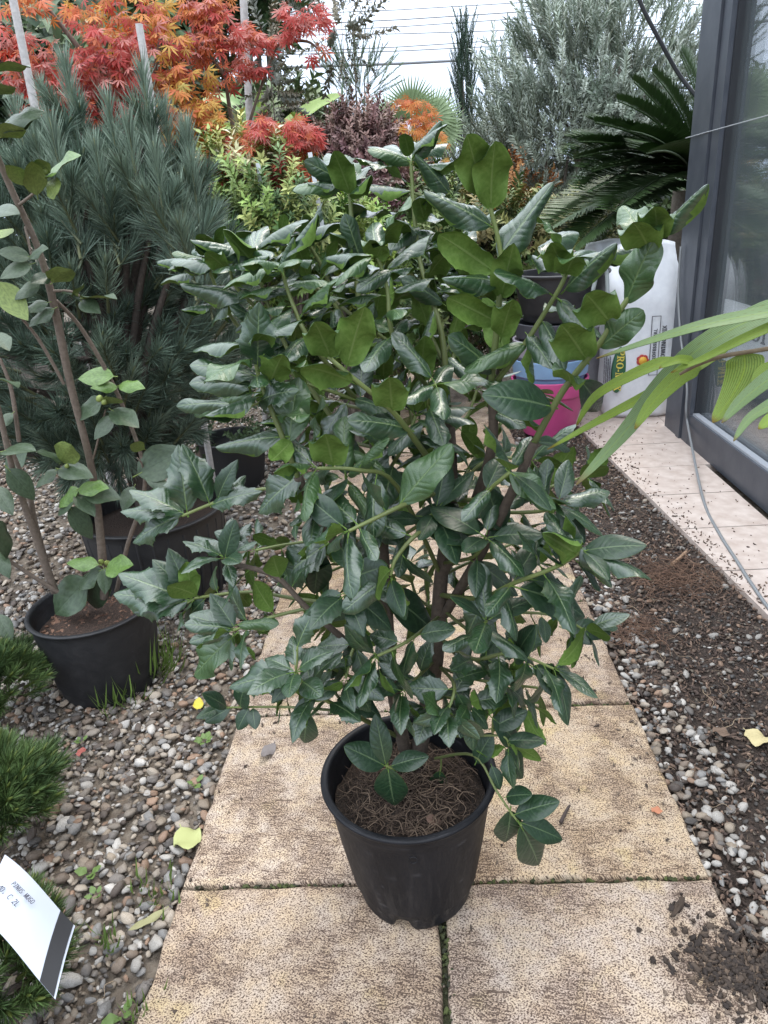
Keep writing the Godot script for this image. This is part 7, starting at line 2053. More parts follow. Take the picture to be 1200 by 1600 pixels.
	put("leaf", strap([Vector3(-0.105, 1.578, 0), Vector3(-0.034, 1.693, 0.05), Vector3(0.065, 1.732, 0.1), Vector3(0.095, 1.791, 0.1)], 0.16, Vector3(0, 0.75, 0.6), 0.25, 0.5, ban, ban), banana)
	put("leaf", strap([Vector3(-0.117, 1.579, 0), Vector3(-0.153, 1.757, 0), Vector3(-0.145, 1.927, 0)], 0.1, Vector3(0, 0.75, 0.6), 0.25, 0.5, ban, ban), banana)
	put("leaf", strap([Vector3(-0.129, 1.58, 0), Vector3(-0.217, 1.791, 0.05), Vector3(-0.35, 1.87, 0.1), Vector3(-0.448, 1.858, 0.2)], 0.16, Vector3(0, 0.75, 0.6), 0.25, 0.5, ban2, ban2), banana)
	put("leaf", strap([Vector3(-0.129, 1.58, 0), Vector3(-0.258, 1.704, 0.1), Vector3(-0.368, 1.721, 0.2)], 0.13, Vector3(0, 0.75, 0.6), 0.25, 0.5, ban, ban), banana)
	put("leaf", strap([Vector3(-0.105, 1.578, 0), Vector3(-0.015, 1.618, 0.1), Vector3(0.128, 1.615, 0.15)], 0.13, Vector3(0, 0.75, 0.6), 0.25, 0.5, ban2, ban2), banana)
	var palm := thing("fan_palm", "fan palm with stiff pleated fans against the sky", "palm", Vector3(0.059, -0.03, -7))
	var ptrunk := Buf.new()
	ptrunk.tube([Vector3.ZERO, Vector3(0.01, 0.8, 0), Vector3(-0.003, 1.718, 0)], 0.09, 0.08, 10, Color.WHITE, null, 0.1)
	put("trunk", ptrunk.mesh(bark), palm)
	var fanmat := leafy(lin(0.20, 0.27, 0.14), 0.45, Color(0.3, 0.35, 0.12), 0.4)
	var fan := Buf.new()
	for k in 34:
		var a := lerpf(-2.2, 2.2, k / 33.0)
		var d := Vector3(sin(a), 0, cos(a))
		blade_into(fan, d * 0.04, d, Vector3(0.25 if k % 2 else -0.25, 1, 0), 1.0, 0.085, 0.06 + 0.05 * absf(sin(a)))
	fan.tube([Vector3(0, 0, 0.05), Vector3(0, 0.03, -0.5), Vector3(0, -0.05, -1.0)], 0.025, 0.03, 4)
	var fanmesh := fan.mesh(fanmat)
	for q in [[0.0, 1.0, 0.25], [0.7, 0.75, 0.1], [-0.75, 0.7, 0.1], [1.0, 0.35, 0.2], [-1.0, 0.3, 0.25], [0.45, 0.6, 0.8], [-0.4, 0.6, 0.8], [0.1, 0.9, -0.5]]:
		var d := Vector3(q[0], q[1], q[2]).normalized()
		var f := facing(d, Vector3(-d.x * 0.5, 0.3, 1.0 if q[2] >= 0 else -1.0))
		put("fan_leaf", fanmesh, palm, Transform3D(f.scaled_local(Vector3.ONE * rr(0.22, 0.27)), Vector3(-0.003, 1.718, 0) + d * 0.27))
	var yucca := thing("spiky_palm", "spiky dark green palm left of the fan palm", "palm", Vector3(-0.479, -0.03, -6))
	var ytrunk := Buf.new()
	ytrunk.tube([Vector3.ZERO, Vector3(0.005, 0.864, 0), Vector3(0.01, 1.727, 0)], 0.06, 0.05, 9)
	put("trunk", ytrunk.mesh(bark), yucca)
	var ymat := leafy(lin(0.07, 0.12, 0.05), 0.45, Color(0.2, 0.25, 0.1), 0.4)
	for k in 46:
		var d := rdir()
		d.y = absf(d.y) * 0.9 + 0.15
		d = d.normalized()
		var e := d * rr(0.28, 0.42)
		put("leaf", strap([Vector3(0.01, 1.727, 0), Vector3(0.01, 1.727, 0) + e * 0.6, Vector3(0.01, 1.727, 0) + e + Vector3(0, -0.05, 0)], 0.026, Vector3.UP + d * 0.2, 0.3, 0.8, ymat, ymat), yucca)
	var cycad := thing("sago_cycad", "dark green cycad with stiff feathered fronds beside the corner post", "cycad", Vector3(1.801, -0.03, -4.95))
	var ctrunk := Buf.new()
	ctrunk.tube([Vector3.ZERO, Vector3(0, 0.611, 0), Vector3(0, 1.192, 0)], 0.15, 0.13, 12, Color.WHITE, null, 0.08)
	put("trunk", ctrunk.mesh(bark), cycad)
	var cy_top := leafy(lin(0.042, 0.082, 0.024), 0.5, Color(0.12, 0.18, 0.04), 0.5)
	var fronds := []
	for v in 2:
		var b := Buf.new()
		var bend := 0.55 + 0.25 * v
		var line := []
		for i in 9:
			var t := i / 8.0
			line.append(Vector3(0, -(1 - cos(bend * t)) / bend + t * (1 - cos(bend)) / bend, t))
		b.tube(line, 0.010, 0.004, 5, Color(1.5, 1.4, 1.0))
		for i in 84:
			var t := 0.10 + 0.90 * i / 83.0
			var p := Vector3(0, -(1 - cos(bend * t)) / bend + t * (1 - cos(bend)) / bend, t)
			var l := 0.26 * pow(sin(PI * clampf(0.12 + t * 0.80, 0, 1)), 0.6)
			for s in [-1.0, 1.0]:
				var d := Vector3(s, 0.35 + rr(-0.05, 0.05), 0.55 + 0.7 * t).normalized()
				blade_into(b, p, d, Vector3(-s * 0.35, 1, 0), l * rr(0.94, 1.04), 0.019, 0.10, Color.WHITE * rr(0.85, 1.15))
		fronds.append(b.mesh(cy_top))
	lamina("frond", fronds[0], cycad, Vector3(0, 1.222, 0), Vector3(-0.855, 1.479, 0.55), Vector3(0, 1, 0.25))
	lamina("frond", fronds[1], cycad, Vector3(0, 1.222, 0), Vector3(-0.897, 1.395, 0.65), Vector3(0, 1, 0.25))
	lamina("frond", fronds[0], cycad, Vector3(0, 1.222, 0), Vector3(-0.749, 1.574, 0.45), Vector3(0, 1, 0.25))
	lamina("frond", fronds[1], cycad, Vector3(0, 1.222, 0), Vector3(-0.607, 1.681, 0.35), Vector3(0, 1, 0.25))
	lamina("frond", fronds[0], cycad, Vector3(0, 1.222, 0), Vector3(-0.497, 1.78, 0.25), Vector3(0, 1, 0.25))
	lamina("frond", fronds[1], cycad, Vector3(0, 1.222, 0), Vector3(-0.185, 1.923, 0.05), Vector3(0, 1, 0.25))
	lamina("frond", fronds[0], cycad, Vector3(0, 1.222, 0), Vector3(-0.825, 1.323, 0.75), Vector3(0, 1, 0.25))
	lamina("frond", fronds[1], cycad, Vector3(0, 1.222, 0), Vector3(-0.844, 1.225, 0.75), Vector3(0, 1, 0.25))
	lamina("frond", fronds[0], cycad, Vector3(0, 1.222, 0), Vector3(-0.609, 1.506, 0.65), Vector3(0, 1, 0.25))
	lamina("frond", fronds[1], cycad, Vector3(0, 1.222, 0), Vector3(-0.362, 1.825, 0.15), Vector3(0, 1, 0.25))
	lamina("frond", fronds[0], cycad, Vector3(0, 1.222, 0), Vector3(-0.991, 1.067, 0.65), Vector3(0, 1, 0.25))
	lamina("frond", fronds[1], cycad, Vector3(0, 1.222, 0), Vector3(-0.895, 0.954, 0.75), Vector3(0, 1, 0.25))
	lamina("frond", fronds[0], cycad, Vector3(0, 1.222, 0), Vector3(0.067, 1.905, -0.05), Vector3(0, 1, 0.25))
	lamina("frond", fronds[1], cycad, Vector3(0, 1.222, 0), Vector3(0.314, 1.721, -0.05), Vector3(0, 1, 0.25))
	lamina("frond", fronds[0], cycad, Vector3(0, 1.222, 0), Vector3(-0.606, 1.381, 0.95), Vector3(0, 1, 0.25))
	lamina("frond", fronds[1], cycad, Vector3(0, 1.222, 0), Vector3(-0.722, 1.122, 0.85), Vector3(0, 1, 0.25))
	lamina("frond", fronds[0], cycad, Vector3(0, 1.222, 0), Vector3(0.023, 1.493, 0.45), Vector3(0, 1, 0.25))
	var wire_0 := Buf.new()
	wire_0.tube([Vector3(-16, 4.649, -15), Vector3(-12, 4.283, -15), Vector3(-8, 3.98, -15), Vector3(-4, 3.739, -15), Vector3(0, 3.561, -15), Vector3(4, 3.445, -15), Vector3(8, 3.392, -15), Vector3(12, 3.401, -15), Vector3(16, 3.473, -15)], 0.024, 0.024, 6)
	tag(put("overhead_wire", wire_0.mesh(mat(lin(0.20, 0.21, 0.23), 0.6))), "thick dark overhead cable, lowest of the sky lines", "cable", "overhead wires across the sky")
	var wire_1 := Buf.new()
	wire_1.tube([Vector3(-16, 5.234, -17), Vector3(-12, 4.856, -17), Vector3(-8, 4.54, -17), Vector3(-4, 4.287, -17), Vector3(0, 4.096, -17), Vector3(4, 3.968, -17), Vector3(8, 3.902, -17), Vector3(12, 3.899, -17), Vector3(16, 3.958, -17)], 0.01, 0.01, 6)
	tag(put("overhead_wire", wire_1.mesh(mat(lin(0.20, 0.21, 0.23), 0.6))), "thin overhead wire just above the thick cable", "cable", "overhead wires across the sky")
	var wire_2 := Buf.new()
	wire_2.tube([Vector3(-16, 5.179, -17.4), Vector3(-12, 4.85, -17.4), Vector3(-8, 4.583, -17.4), Vector3(-4, 4.379, -17.4), Vector3(0, 4.237, -17.4), Vector3(4, 4.158, -17.4), Vector3(8, 4.141, -17.4), Vector3(12, 4.187, -17.4), Vector3(16, 4.295, -17.4)], 0.01, 0.01, 6)
	tag(put("overhead_wire", wire_2.mesh(mat(lin(0.20, 0.21, 0.23), 0.6))), "thin overhead wire, second above the thick cable", "cable", "overhead wires across the sky")
	var wire_3 := Buf.new()
	wire_3.tube([Vector3(-16, 5.969, -18), Vector3(-12, 5.527, -18), Vector3(-8, 5.149, -18), Vector3(-4, 4.833, -18), Vector3(0, 4.579, -18), Vector3(4, 4.388, -18), Vector3(8, 4.259, -18), Vector3(12, 4.193, -18), Vector3(16, 4.19, -18)], 0.01, 0.01, 6)
	tag(put("overhead_wire", wire_3.mesh(mat(lin(0.20, 0.21, 0.23), 0.6))), "thin overhead wire, third above the thick cable", "cable", "overhead wires across the sky")
	var wire_4 := Buf.new()
	wire_4.tube([Vector3(-16, 5.706, -18.4), Vector3(-12, 5.382, -18.4), Vector3(-8, 5.121, -18.4), Vector3(-4, 4.922, -18.4), Vector3(0, 4.786, -18.4), Vector3(4, 4.712, -18.4), Vector3(8, 4.701, -18.4), Vector3(12, 4.752, -18.4), Vector3(16, 4.865, -18.4)], 0.01, 0.01, 6)
	tag(put("overhead_wire", wire_4.mesh(mat(lin(0.20, 0.21, 0.23), 0.6))), "thin overhead wire, fourth above the thick cable", "cable", "overhead wires across the sky")
	var wire_5 := Buf.new()
	wire_5.tube([Vector3(-16, 6, -19), Vector3(-12, 5.665, -19), Vector3(-8, 5.393, -19), Vector3(-4, 5.182, -19), Vector3(0, 5.035, -19), Vector3(4, 4.95, -19), Vector3(8, 4.927, -19), Vector3(12, 4.967, -19), Vector3(16, 5.069, -19)], 0.012, 0.012, 6)
	tag(put("overhead_wire", wire_5.mesh(mat(lin(0.20, 0.21, 0.23), 0.6))), "thin overhead wire, fifth above the thick cable", "cable", "overhead wires across the sky")
	var wire_6 := Buf.new()
	wire_6.tube([Vector3(-16, 6.359, -19.4), Vector3(-12, 6.002, -19.4), Vector3(-8, 5.708, -19.4), Vector3(-4, 5.476, -19.4), Vector3(0, 5.306, -19.4), Vector3(4, 5.2, -19.4), Vector3(8, 5.155, -19.4), Vector3(12, 5.173, -19.4), Vector3(16, 5.254, -19.4)], 0.01, 0.01, 6)
	tag(put("overhead_wire", wire_6.mesh(mat(lin(0.20, 0.21, 0.23), 0.6))), "thin overhead wire at the top edge of the sky", "cable", "overhead wires across the sky")
	var stake_0 := Buf.new()
	stake_0.tube(curve([Vector3(-1.441, -0.03, -3), Vector3(-1.407, 0.996, -3), Vector3(-1.374, 2.021, -3)], 4), 0.016, 0.0147, 7, Color.WHITE, null, 0.03)
	tag(put("garden_stake", stake_0.mesh(mottled(lin(0.36, 0.34, 0.33), lin(0.55, 0.53, 0.51), 0.85, 4.0, 0.02, 2.0, 190))), "weathered grey wooden stake at the upper left corner", "stake")
	var stake_1 := Buf.new()
	stake_1.tube(curve([Vector3(-0.962, -0.03, -3), Vector3(-0.95, 0.914, -3), Vector3(-0.938, 1.859, -3)], 4), 0.015, 0.0138, 7, Color.WHITE, null, 0.03)
	tag(put("garden_stake", stake_1.mesh(mottled(lin(0.36, 0.34, 0.33), lin(0.55, 0.53, 0.51), 0.85, 4.0, 0.02, 2.0, 191))), "short weathered wooden stake above the pine top", "stake")
	var stake_2 := Buf.new()
	stake_2.tube(curve([Vector3(-0.997, -0.03, -4.4), Vector3(-0.895, 1.182, -4.4), Vector3(-0.793, 2.393, -4.4)], 4), 0.022, 0.0202, 7, Color.WHITE, null, 0.03)
	tag(put("garden_stake", stake_2.mesh(mottled(lin(0.36, 0.34, 0.33), lin(0.55, 0.53, 0.51), 0.85, 4.0, 0.02, 2.0, 192))), "pale grey pole rising behind the thin maple stems", "stake")
	var tag_0 := Buf.new()
	tag_0.box(Vector3(-0.758, 1.19, -2.9), Vector3(0.018, 0.268, 0.0015), Basis(Vector3.BACK, 0.176))
	tag(put("plant_tag", tag_0.mesh(mat(lin(0.62, 0.64, 0.68), 0.5))), "slanting white plant tag beside the pine", "plant tag")
	var tag_1 := Buf.new()
	tag_1.box(Vector3(-0.626, 1.169, -3.3), Vector3(0.018, 0.467, 0.0015), Basis(Vector3.BACK, 0.009))
	tag(put("plant_tag", tag_1.mesh(mat(lin(0.62, 0.64, 0.68), 0.5))), "tall white plant tag in front of the red maple mound", "plant tag")
	var tag_2 := Buf.new()
	tag_2.box(Vector3(-0.393, 1.283, -3.3), Vector3(0.018, 0.288, 0.0015), Basis(Vector3.BACK, 0.079))
	tag(put("plant_tag", tag_2.mesh(mat(lin(0.62, 0.64, 0.68), 0.5))), "short white plant tag under the red maple mound", "plant tag")
	var spare := thing("nursery_pot", "black nursery pot half hidden right behind the ribbed tub", "flower pot", Vector3(-0.93, -0.03, -3.297))
	put("pot", pot_mesh(0.13, 0.165, 0.25, 0.03, mat(lin(0.018, 0.018, 0.02), 0.55)), spare)
	shrub(spare, "foliage", Vector3(0, 0.42, 0), Vector3(0.2, 0.22, 0.2), 130, small_s, [Color(0.05, 0.09, 0.04), Color(0.09, 0.13, 0.06)], 0.5, 1.0, 1.5)


func build_litter() -> void:
	tag(lamina("fallen_leaf", leaf_mesh({wide = 0.65, curl = 0.45, bend = -0.4, seed = 31, wave = 0.15, fold = 0.1}, mat(lin(0.34, 0.36, 0.15), 0.7), mat(lin(0.34, 0.36, 0.15), 0.8)), self, Vector3(-0.562, -0.006, -1.121), Vector3(-0.507, -0.002, -1.045), Vector3(0.1, 1, 0.15)), "pale yellow green fallen leaf on the gravel beside the path edge", "fallen leaf")
	tag(lamina("fallen_leaf", leaf_mesh({wide = 0.7, curl = 0.45, bend = -0.4, seed = 32, wave = 0.15, fold = 0.1}, mat(lin(0.5, 0.42, 0.22), 0.7), mat(lin(0.5, 0.42, 0.22), 0.8)), self, Vector3(0.733, 0, -1.362), Vector3(0.766, 0.004, -1.292), Vector3(0.1, 1, 0.15)), "yellow fallen leaf on the dark soil at the right edge", "fallen leaf")
	tag(lamina("fallen_leaf", leaf_mesh({wide = 0.45, curl = 0.45, bend = -0.4, seed = 33, wave = 0.15, fold = 0.1}, mat(lin(0.17, 0.15, 0.145), 0.7), mat(lin(0.17, 0.15, 0.145), 0.8)), self, Vector3(-0.4, 0.004, -1.365), Vector3(-0.418, 0.008, -1.296), Vector3(0.1, 1, 0.15)), "grey brown shrivelled leaf on the slab left of the pot", "fallen leaf")
	tag(lamina("fallen_leaf", leaf_mesh({wide = 0.7, curl = 0.45, bend = -0.4, seed = 34, wave = 0.15, fold = 0.1}, mat(lin(0.42, 0.17, 0.09), 0.7), mat(lin(0.42, 0.17, 0.09), 0.8)), self, Vector3(0.442, 0.004, -1.131), Vector3(0.459, 0.008, -1.11), Vector3(0.1, 1, 0.15)), "small orange leaf scrap on the slab right of the holly", "fallen leaf")
	tag(lamina("fallen_leaf", leaf_mesh({wide = 0.6, curl = 0.45, bend = -0.4, seed = 35, wave = 0.15, fold = 0.1}, mat(lin(0.14, 0.09, 0.06), 0.7), mat(lin(0.14, 0.09, 0.06), 0.8)), self, Vector3(0.665, 0, -1.377), Vector3(0.681, 0.004, -1.327), Vector3(0.1, 1, 0.15)), "brown curled leaf on the soil strip below the holly", "fallen leaf")
	tag(lamina("fallen_leaf", leaf_mesh({wide = 0.8, curl = 0.45, bend = -0.4, seed = 36, wave = 0.15, fold = 0.1}, mat(lin(0.5, 0.42, 0.05), 0.7), mat(lin(0.5, 0.42, 0.05), 0.8)), self, Vector3(-0.636, -0.004, -1.513), Vector3(-0.639, 0, -1.551), Vector3(0.1, 1, 0.15)), "tiny yellow leaf on the gravel under the low holly twig", "fallen leaf")
	tag(lamina("fallen_leaf", leaf_mesh({wide = 0.8, curl = 0.45, bend = -0.4, seed = 37, wave = 0.15, fold = 0.1}, mat(lin(0.26, 0.07, 0.055), 0.7), mat(lin(0.26, 0.07, 0.055), 0.8)), self, Vector3(-0.901, -0.004, -1.369), Vector3(-0.872, 0, -1.35), Vector3(0.1, 1, 0.15)), "small red leaf on the gravel between the pots and the path", "fallen leaf")
	tag(lamina("fallen_leaf", leaf_mesh({wide = 0.7, curl = 0.45, bend = -0.4, seed = 38, wave = 0.15, fold = 0.1}, mat(lin(0.12, 0.07, 0.05), 0.7), mat(lin(0.12, 0.07, 0.05), 0.8)), self, Vector3(0.002, 0.225, -0.897), Vector3(-0.026, 0.229, -0.907), Vector3(0.1, 1, 0.15)), "dark brown leaf inside the holly pot front", "fallen leaf")
	tag(lamina("fallen_leaf", leaf_mesh({wide = 0.22, curl = 0.45, bend = -0.4, seed = 39, wave = 0.15, fold = 0.1}, mat(lin(0.25, 0.24, 0.12), 0.7), mat(lin(0.25, 0.24, 0.12), 0.8)), self, Vector3(-0.533, -0.004, -0.924), Vector3(-0.584, 0, -0.867), Vector3(0.1, 1, 0.15)), "long dry olive green leaf on the gravel at the path side", "fallen leaf")
	var twigm := mat(Color.WHITE, 0.9, true)
	var tw := Buf.new()
	tw.tube(curve([Vector3(0.247, 0.006, -1.096), Vector3(0.263, 0.01, -1.121), Vector3(0.275, 0.006, -1.141)], 3), 0.004, 0.0025, 6, Color(0.06, 0.045, 0.04))
	tag(put("twig", tw.mesh(twigm)), "short dark twig on the slab right of the low holly sprig", "twig")
	var wood := Buf.new()
	wood.tube(curve([Vector3(0.839, 0, -2.194), Vector3(0.877, 0.004, -2.23), Vector3(0.918, 0, -2.284)], 3), 0.008, 0.005, 6, Color(0.30, 0.19, 0.12))
	tag(put("wood_chip", wood.mesh(twigm)), "reddish wood splinter lying on the dark soil", "wood chip")
	# dark clods spilt on the slab and the long one above them
	var clod := pebble_mesh(twigm, 0.8, 9, 0.5)
	var one := put("soil_clod", clod, self, Transform3D(Basis.from_euler(Vector3(0, 0.9, 0)).scaled_local(Vector3(0.020, 0.008, 0.008)), Vector3(0.42, 0.005, -0.905)))
	one.material_override = mat(lin(0.06, 0.042, 0.03), 0.95)
	tag(one, "elongated brown clod lying alone on the slab at lower right", "clod")
	var ct := []
	var cc := []
	for i in 380:
		var q := Vector3(0.486, 0.003, -0.781) + Vector3(rng.randfn() * 0.042, 0, rng.randfn() * 0.026)
		if rng.randf() < 0.3:
			q = Vector3(0.458, 0.003, -0.827) + Vector3(rng.randfn() * 0.045, 0, rng.randfn() * 0.03)
		var r := rr(0.0015, 0.0062)
		ct.append(Transform3D(Basis.from_euler(Vector3(rr(0, 6), rr(0, 6), rr(0, 6))).scaled_local(Vector3(r * rr(1, 1.8), r, r)), q))
		cc.append(Color(0.030, 0.022, 0.018).lerp(Color(0.12, 0.085, 0.06), pow(rng.randf(), 3.0)))
	for i in 1100:
		var q := Vector3.ZERO
		q = Vector3(0.482, 0.002, -0.789) + Vector3(rng.randfn() * 0.060, 0, rng.randfn() * 0.040)
		var r := rr(0.0006, 0.0018)
		ct.append(Transform3D(Basis.from_euler(Vector3(rr(0, 6), rr(0, 6), rr(0, 6))).scaled_local(Vector3(r * rr(1, 1.8), r, r)), q))
		cc.append(Color(0.05, 0.035, 0.027).lerp(Color(0.17, 0.12, 0.085), rng.randf()))
	tag(many("spilt_soil", clod, ct, cc), "dark soil crumbs spilt over the slab corner at lower right", "soil")
	ct = []
	cc = []
	for i in 420:
		var x := rr(-0.50, 0.49)
		var z := rr(-0.3, -3.6)
		if rng.randf() < 0.45:
			x = 0.49 - absf(rng.randfn()) * 0.07
		elif rng.randf() < 0.4:
			x = -0.50 + absf(rng.randfn()) * 0.05
		var r := rr(0.0010, 0.0036)
		ct.append(Transform3D(Basis.from_euler(Vector3(rr(0, 6), rr(0, 6), rr(0, 6))).scaled_local(Vector3(r * rr(1, 2.2), r, r)), Vector3(x, r * 0.6 + 0.001, z)))
		cc.append(Color(0.05, 0.036, 0.028).lerp(Color(0.16, 0.12, 0.09), rng.randf()))
	tag(many("soil_specks", clod, ct, cc), "scattered dark soil specks on the slab path", "soil")
	# moss in the joints
	ct = []
	cc = []
	for i in 1500:
		var q := Vector3(rr(-0.01, 0.008), -0.005, rr(0.0, -4.0))
		if i % 2:
			q = Vector3(rr(-0.5, 0.49), -0.005, -0.967 + 0.5075 - 0.5075 * (rng.randi() % 7) + rr(-0.004, 0.004))
		var r := rr(0.002, 0.005)
		ct.append(Transform3D(Basis.from_euler(Vector3(rr(0, 6), rr(0, 6), rr(0, 6))).scaled_local(Vector3(r * 1.3, r, r)), q))
		cc.append(Color(0.02, 0.02, 0.012).lerp(Color(0.06, 0.075, 0.018), rng.randf()))
	tag(many("moss", clod, ct, cc), "moss and dirt filling the joints between slabs", "moss")
	# tangles of dead roots on the soil strip
	var rootlet := Buf.new()
	rootlet.tube(curve([Vector3(-0.5, 0, 0), Vector3(-0.2, 0.10, 0.12), Vector3(0.12, 0.03, -0.10), Vector3(0.5, 0.08, 0.14)], 3), 0.014, 0.007, 4, Color.WHITE)
	var rmesh := rootlet.mesh(twigm)
	for patch in [[Vector3(0.815, 0, -2.091), 0.14, 0.13, 420, "brown root tangle on the soil strip right of the holly"], [Vector3(0.597, 0, -1.8), 0.09, 0.09, 160, "smaller root tangle on the soil close to the path edge"]]:
		var rt := []
		var rc := []
		for i in patch[3]:
			var q: Vector3 = patch[0] + Vector3(rng.randfn() * patch[1] * 0.5, -0.006 + absf(rng.randfn()) * 0.012, rng.randfn() * patch[2] * 0.6)
			rt.append(Transform3D(Basis.from_euler(Vector3(rr(-0.4, 0.4), rr(0, TAU), rr(-0.4, 0.4))).scaled_local(Vector3.ONE * rr(0.03, 0.10)), q))
			rc.append(Color(0.07, 0.04, 0.028).lerp(Color(0.22, 0.13, 0.085), rng.randf()))
		tag(many("dead_roots", rmesh, rt, rc), patch[4], "roots")
	var st := []
	var sc2 := []
	for i in 420:
		var right := i % 3 != 0
		var q := Vector3(rr(0.50, 0.98), -0.004, rr(-0.4, -3.2)) if right else Vector3(rr(-1.4, -0.54), -0.012, rr(-0.4, -2.6))
		st.append(Transform3D(Basis.from_euler(Vector3(rr(-0.15, 0.15), rr(0, TAU), rr(-0.15, 0.15))).scaled_local(Vector3.ONE * rr(0.02, 0.075)), q))
		sc2.append(Color(0.12, 0.075, 0.05).lerp(Color(0.36, 0.27, 0.18), rng.randf()))
	tag(many("twig_litter", rmesh, st, sc2), "fine twigs and dead stalks strewn over gravel and soil", "twigs")
	# grass and small weeds
	var grassm := leafy(lin(0.13, 0.20, 0.045), 0.55, Color(0.3, 0.4, 0.1), 0.4)
	var tuft_0 := Buf.new()
	for i in 80:
		var d := Vector3(rr(-1.3, 1.3), 1.0, rr(-0.7, 0.9)).normalized()
		blade_into(tuft_0, Vector3(rng.randfn() * 0.030, 0, rng.randfn() * 0.030), d, Vector3(d.x, 0.2, d.z + 0.3), 0.17 * rr(0.5, 1.15), 0.0055, rr(0.05, 0.5), Color.WHITE * rr(0.7, 1.2))
	tag(put("grass_tuft", tuft_0.mesh(grassm), self, Transform3D(Basis.IDENTITY, Vector3(-0.814, -0.02, -1.695))), "long grass tuft between the small camellia pot and the path", "grass tuft")
	var tuft_1 := Buf.new()
	for i in 34:
		var d := Vector3(rr(-1.3, 1.3), 1.0, rr(-0.7, 0.9)).normalized()
		blade_into(tuft_1, Vector3(rng.randfn() * 0.030, 0, rng.randfn() * 0.030), d, Vector3(d.x, 0.2, d.z + 0.3), 0.1 * rr(0.5, 1.15), 0.0055, rr(0.05, 0.5), Color.WHITE * rr(0.7, 1.2))
	tag(put("grass_tuft", tuft_1.mesh(grassm), self, Transform3D(Basis.IDENTITY, Vector3(-0.859, -0.02, -1.572))), "flattened grass tuft at the foot of the camellia pot", "grass tuft")
	var tuft_2 := Buf.new()
	for i in 26:
		var d := Vector3(rr(-1.3, 1.3), 1.0, rr(-0.7, 0.9)).normalized()
		blade_into(tuft_2, Vector3(rng.randfn() * 0.025, 0, rng.randfn() * 0.025), d, Vector3(d.x, 0.2, d.z + 0.3), 0.05 * rr(0.5, 1.15), 0.0055, rr(0.05, 0.5), Color.WHITE * rr(0.7, 1.2))
	tag(put("grass_tuft", tuft_2.mesh(grassm), self, Transform3D(Basis.IDENTITY, Vector3(-0.57, -0.02, -0.957))), "thin grass tuft on the gravel by the slab joint", "grass tuft")
	var tuft_3 := Buf.new()
	for i in 14:
		var d := Vector3(rr(-1.3, 1.3), 1.0, rr(-0.7, 0.9)).normalized()
		blade_into(tuft_3, Vector3(rng.randfn() * 0.015, 0, rng.randfn() * 0.015), d, Vector3(d.x, 0.2, d.z + 0.3), 0.04 * rr(0.5, 1.15), 0.0055, rr(0.05, 0.5), Color.WHITE * rr(0.7, 1.2))
	tag(put("grass_tuft", tuft_3.mesh(grassm), self, Transform3D(Basis.IDENTITY, Vector3(-0.593, -0.02, -1.52))), "tiny grass tuft under the low holly twig", "grass tuft")
	var tuft_4 := Buf.new()
	for i in 22:
		var d := Vector3(rr(-1.3, 1.3), 1.0, rr(-0.7, 0.9)).normalized()
		blade_into(tuft_4, Vector3(rng.randfn() * 0.011, 0, rng.randfn() * 0.011), d, Vector3(d.x, 0.2, d.z + 0.3), 0.05 * rr(0.5, 1.15), 0.0055, rr(0.05, 0.5), Color.WHITE * rr(0.7, 1.2))
	tag(put("grass_tuft", tuft_4.mesh(grassm), self, Transform3D(Basis.IDENTITY, Vector3(-0.627, -0.02, -0.86))), "sparse grass tuft near the white label", "grass tuft")
	var tuft_5 := Buf.new()
	for i in 24:
		var d := Vector3(rr(-1.3, 1.3), 1.0, rr(-0.7, 0.9)).normalized()
		blade_into(tuft_5, Vector3(rng.randfn() * 0.011, 0, rng.randfn() * 0.011), d, Vector3(d.x, 0.2, d.z + 0.3), 0.05 * rr(0.5, 1.15), 0.0055, rr(0.05, 0.5), Color.WHITE * rr(0.7, 1.2))
	tag(put("grass_tuft", tuft_5.mesh(grassm), self, Transform3D(Basis.IDENTITY, Vector3(-0.522, -0.02, -0.736))), "sparse grass tuft at the bottom edge by the path", "grass tuft")
	var weedm := leafy(lin(0.11, 0.17, 0.05), 0.5, Color(0.2, 0.26, 0.08), 0.4)
	var weed := leaf_mesh({wide = 0.75, curl = 0.3, bend = 0.4, seed = 41, wave = 0.1, segs = 6, cols = [-1.0, -0.5, 0.0, 0.5, 1.0]}, weedm, weedm)
	var weed_0 := thing("weed", "small leafy weed at the path edge level with the pot rim", "weed", Vector3(-0.585, -0.012, -1.396))
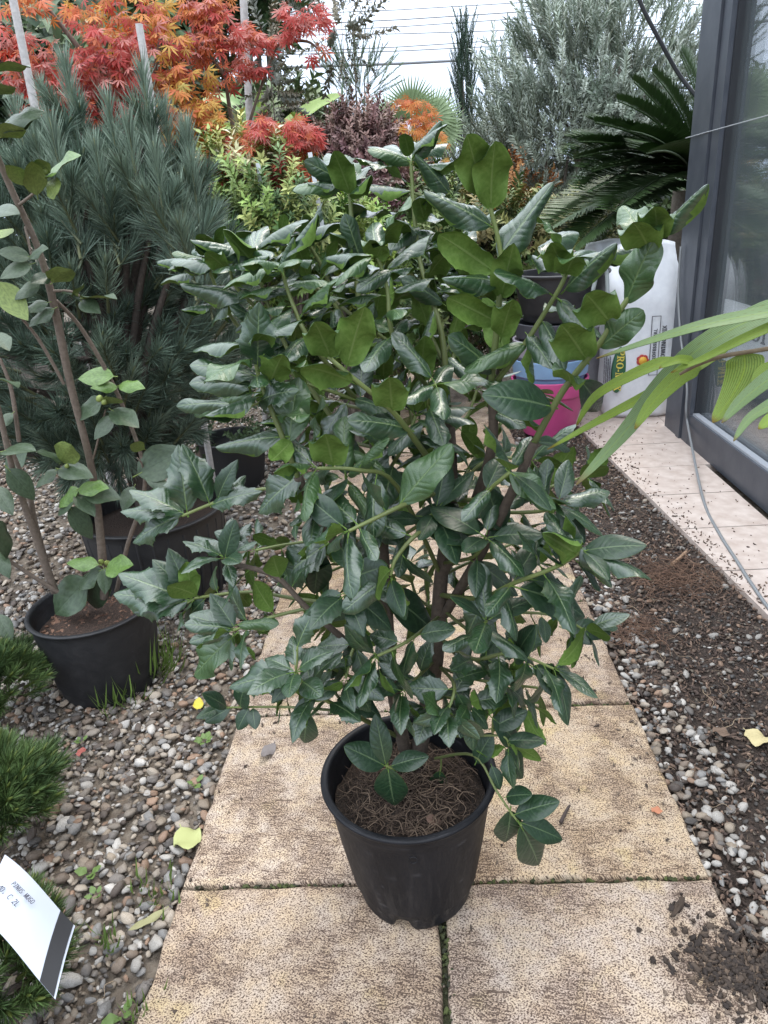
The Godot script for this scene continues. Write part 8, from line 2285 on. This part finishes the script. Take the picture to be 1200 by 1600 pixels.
	for i in 8:
		var a := i * 2.4 + rng.randf()
		var d := Vector3(cos(a), rr(0.15, 0.7), sin(a)).normalized()
		lamina("leaf", weed, weed_0, d * 0.006, d * 0.022 * rr(0.8, 1.3) + Vector3(0, 0.004, 0), Vector3.UP)
	var weed_1 := thing("weed", "small round leaved weed on the gravel above the label", "weed", Vector3(-0.721, -0.012, -1.012))
	for i in 6:
		var a := i * 2.4 + rng.randf()
		var d := Vector3(cos(a), rr(0.15, 0.7), sin(a)).normalized()
		lamina("leaf", weed, weed_1, d * 0.006, d * 0.026 * rr(0.8, 1.3) + Vector3(0, 0.004, 0), Vector3.UP)
	var weed_2 := thing("weed", "tiny weed seedling on the gravel under the camellia pot", "weed", Vector3(-0.911, -0.012, -1.411))
	for i in 7:
		var a := i * 2.4 + rng.randf()
		var d := Vector3(cos(a), rr(0.15, 0.7), sin(a)).normalized()
		lamina("leaf", weed, weed_2, d * 0.006, d * 0.016 * rr(0.8, 1.3) + Vector3(0, 0.004, 0), Vector3.UP)
	var weed_3 := thing("weed", "small pale weed at the path edge", "weed", Vector3(-0.568, -0.012, -1.251))
	for i in 5:
		var a := i * 2.4 + rng.randf()
		var d := Vector3(cos(a), rr(0.15, 0.7), sin(a)).normalized()
		lamina("leaf", weed, weed_3, d * 0.006, d * 0.022 * rr(0.8, 1.3) + Vector3(0, 0.004, 0), Vector3.UP)
	var weed_4 := thing("weed", "little weed with two round leaves at the bottom edge", "weed", Vector3(-0.548, -0.012, -0.736))
	for i in 4:
		var a := i * 2.4 + rng.randf()
		var d := Vector3(cos(a), rr(0.15, 0.7), sin(a)).normalized()
		lamina("leaf", weed, weed_4, d * 0.006, d * 0.026 * rr(0.8, 1.3) + Vector3(0, 0.004, 0), Vector3.UP)
	var weed_5 := thing("weed", "tiny clover like weed on the gravel right of the label", "weed", Vector3(-0.686, -0.012, -0.96))
	for i in 6:
		var a := i * 2.4 + rng.randf()
		var d := Vector3(cos(a), rr(0.15, 0.7), sin(a)).normalized()
		lamina("leaf", weed, weed_5, d * 0.006, d * 0.016 * rr(0.8, 1.3) + Vector3(0, 0.004, 0), Vector3.UP)
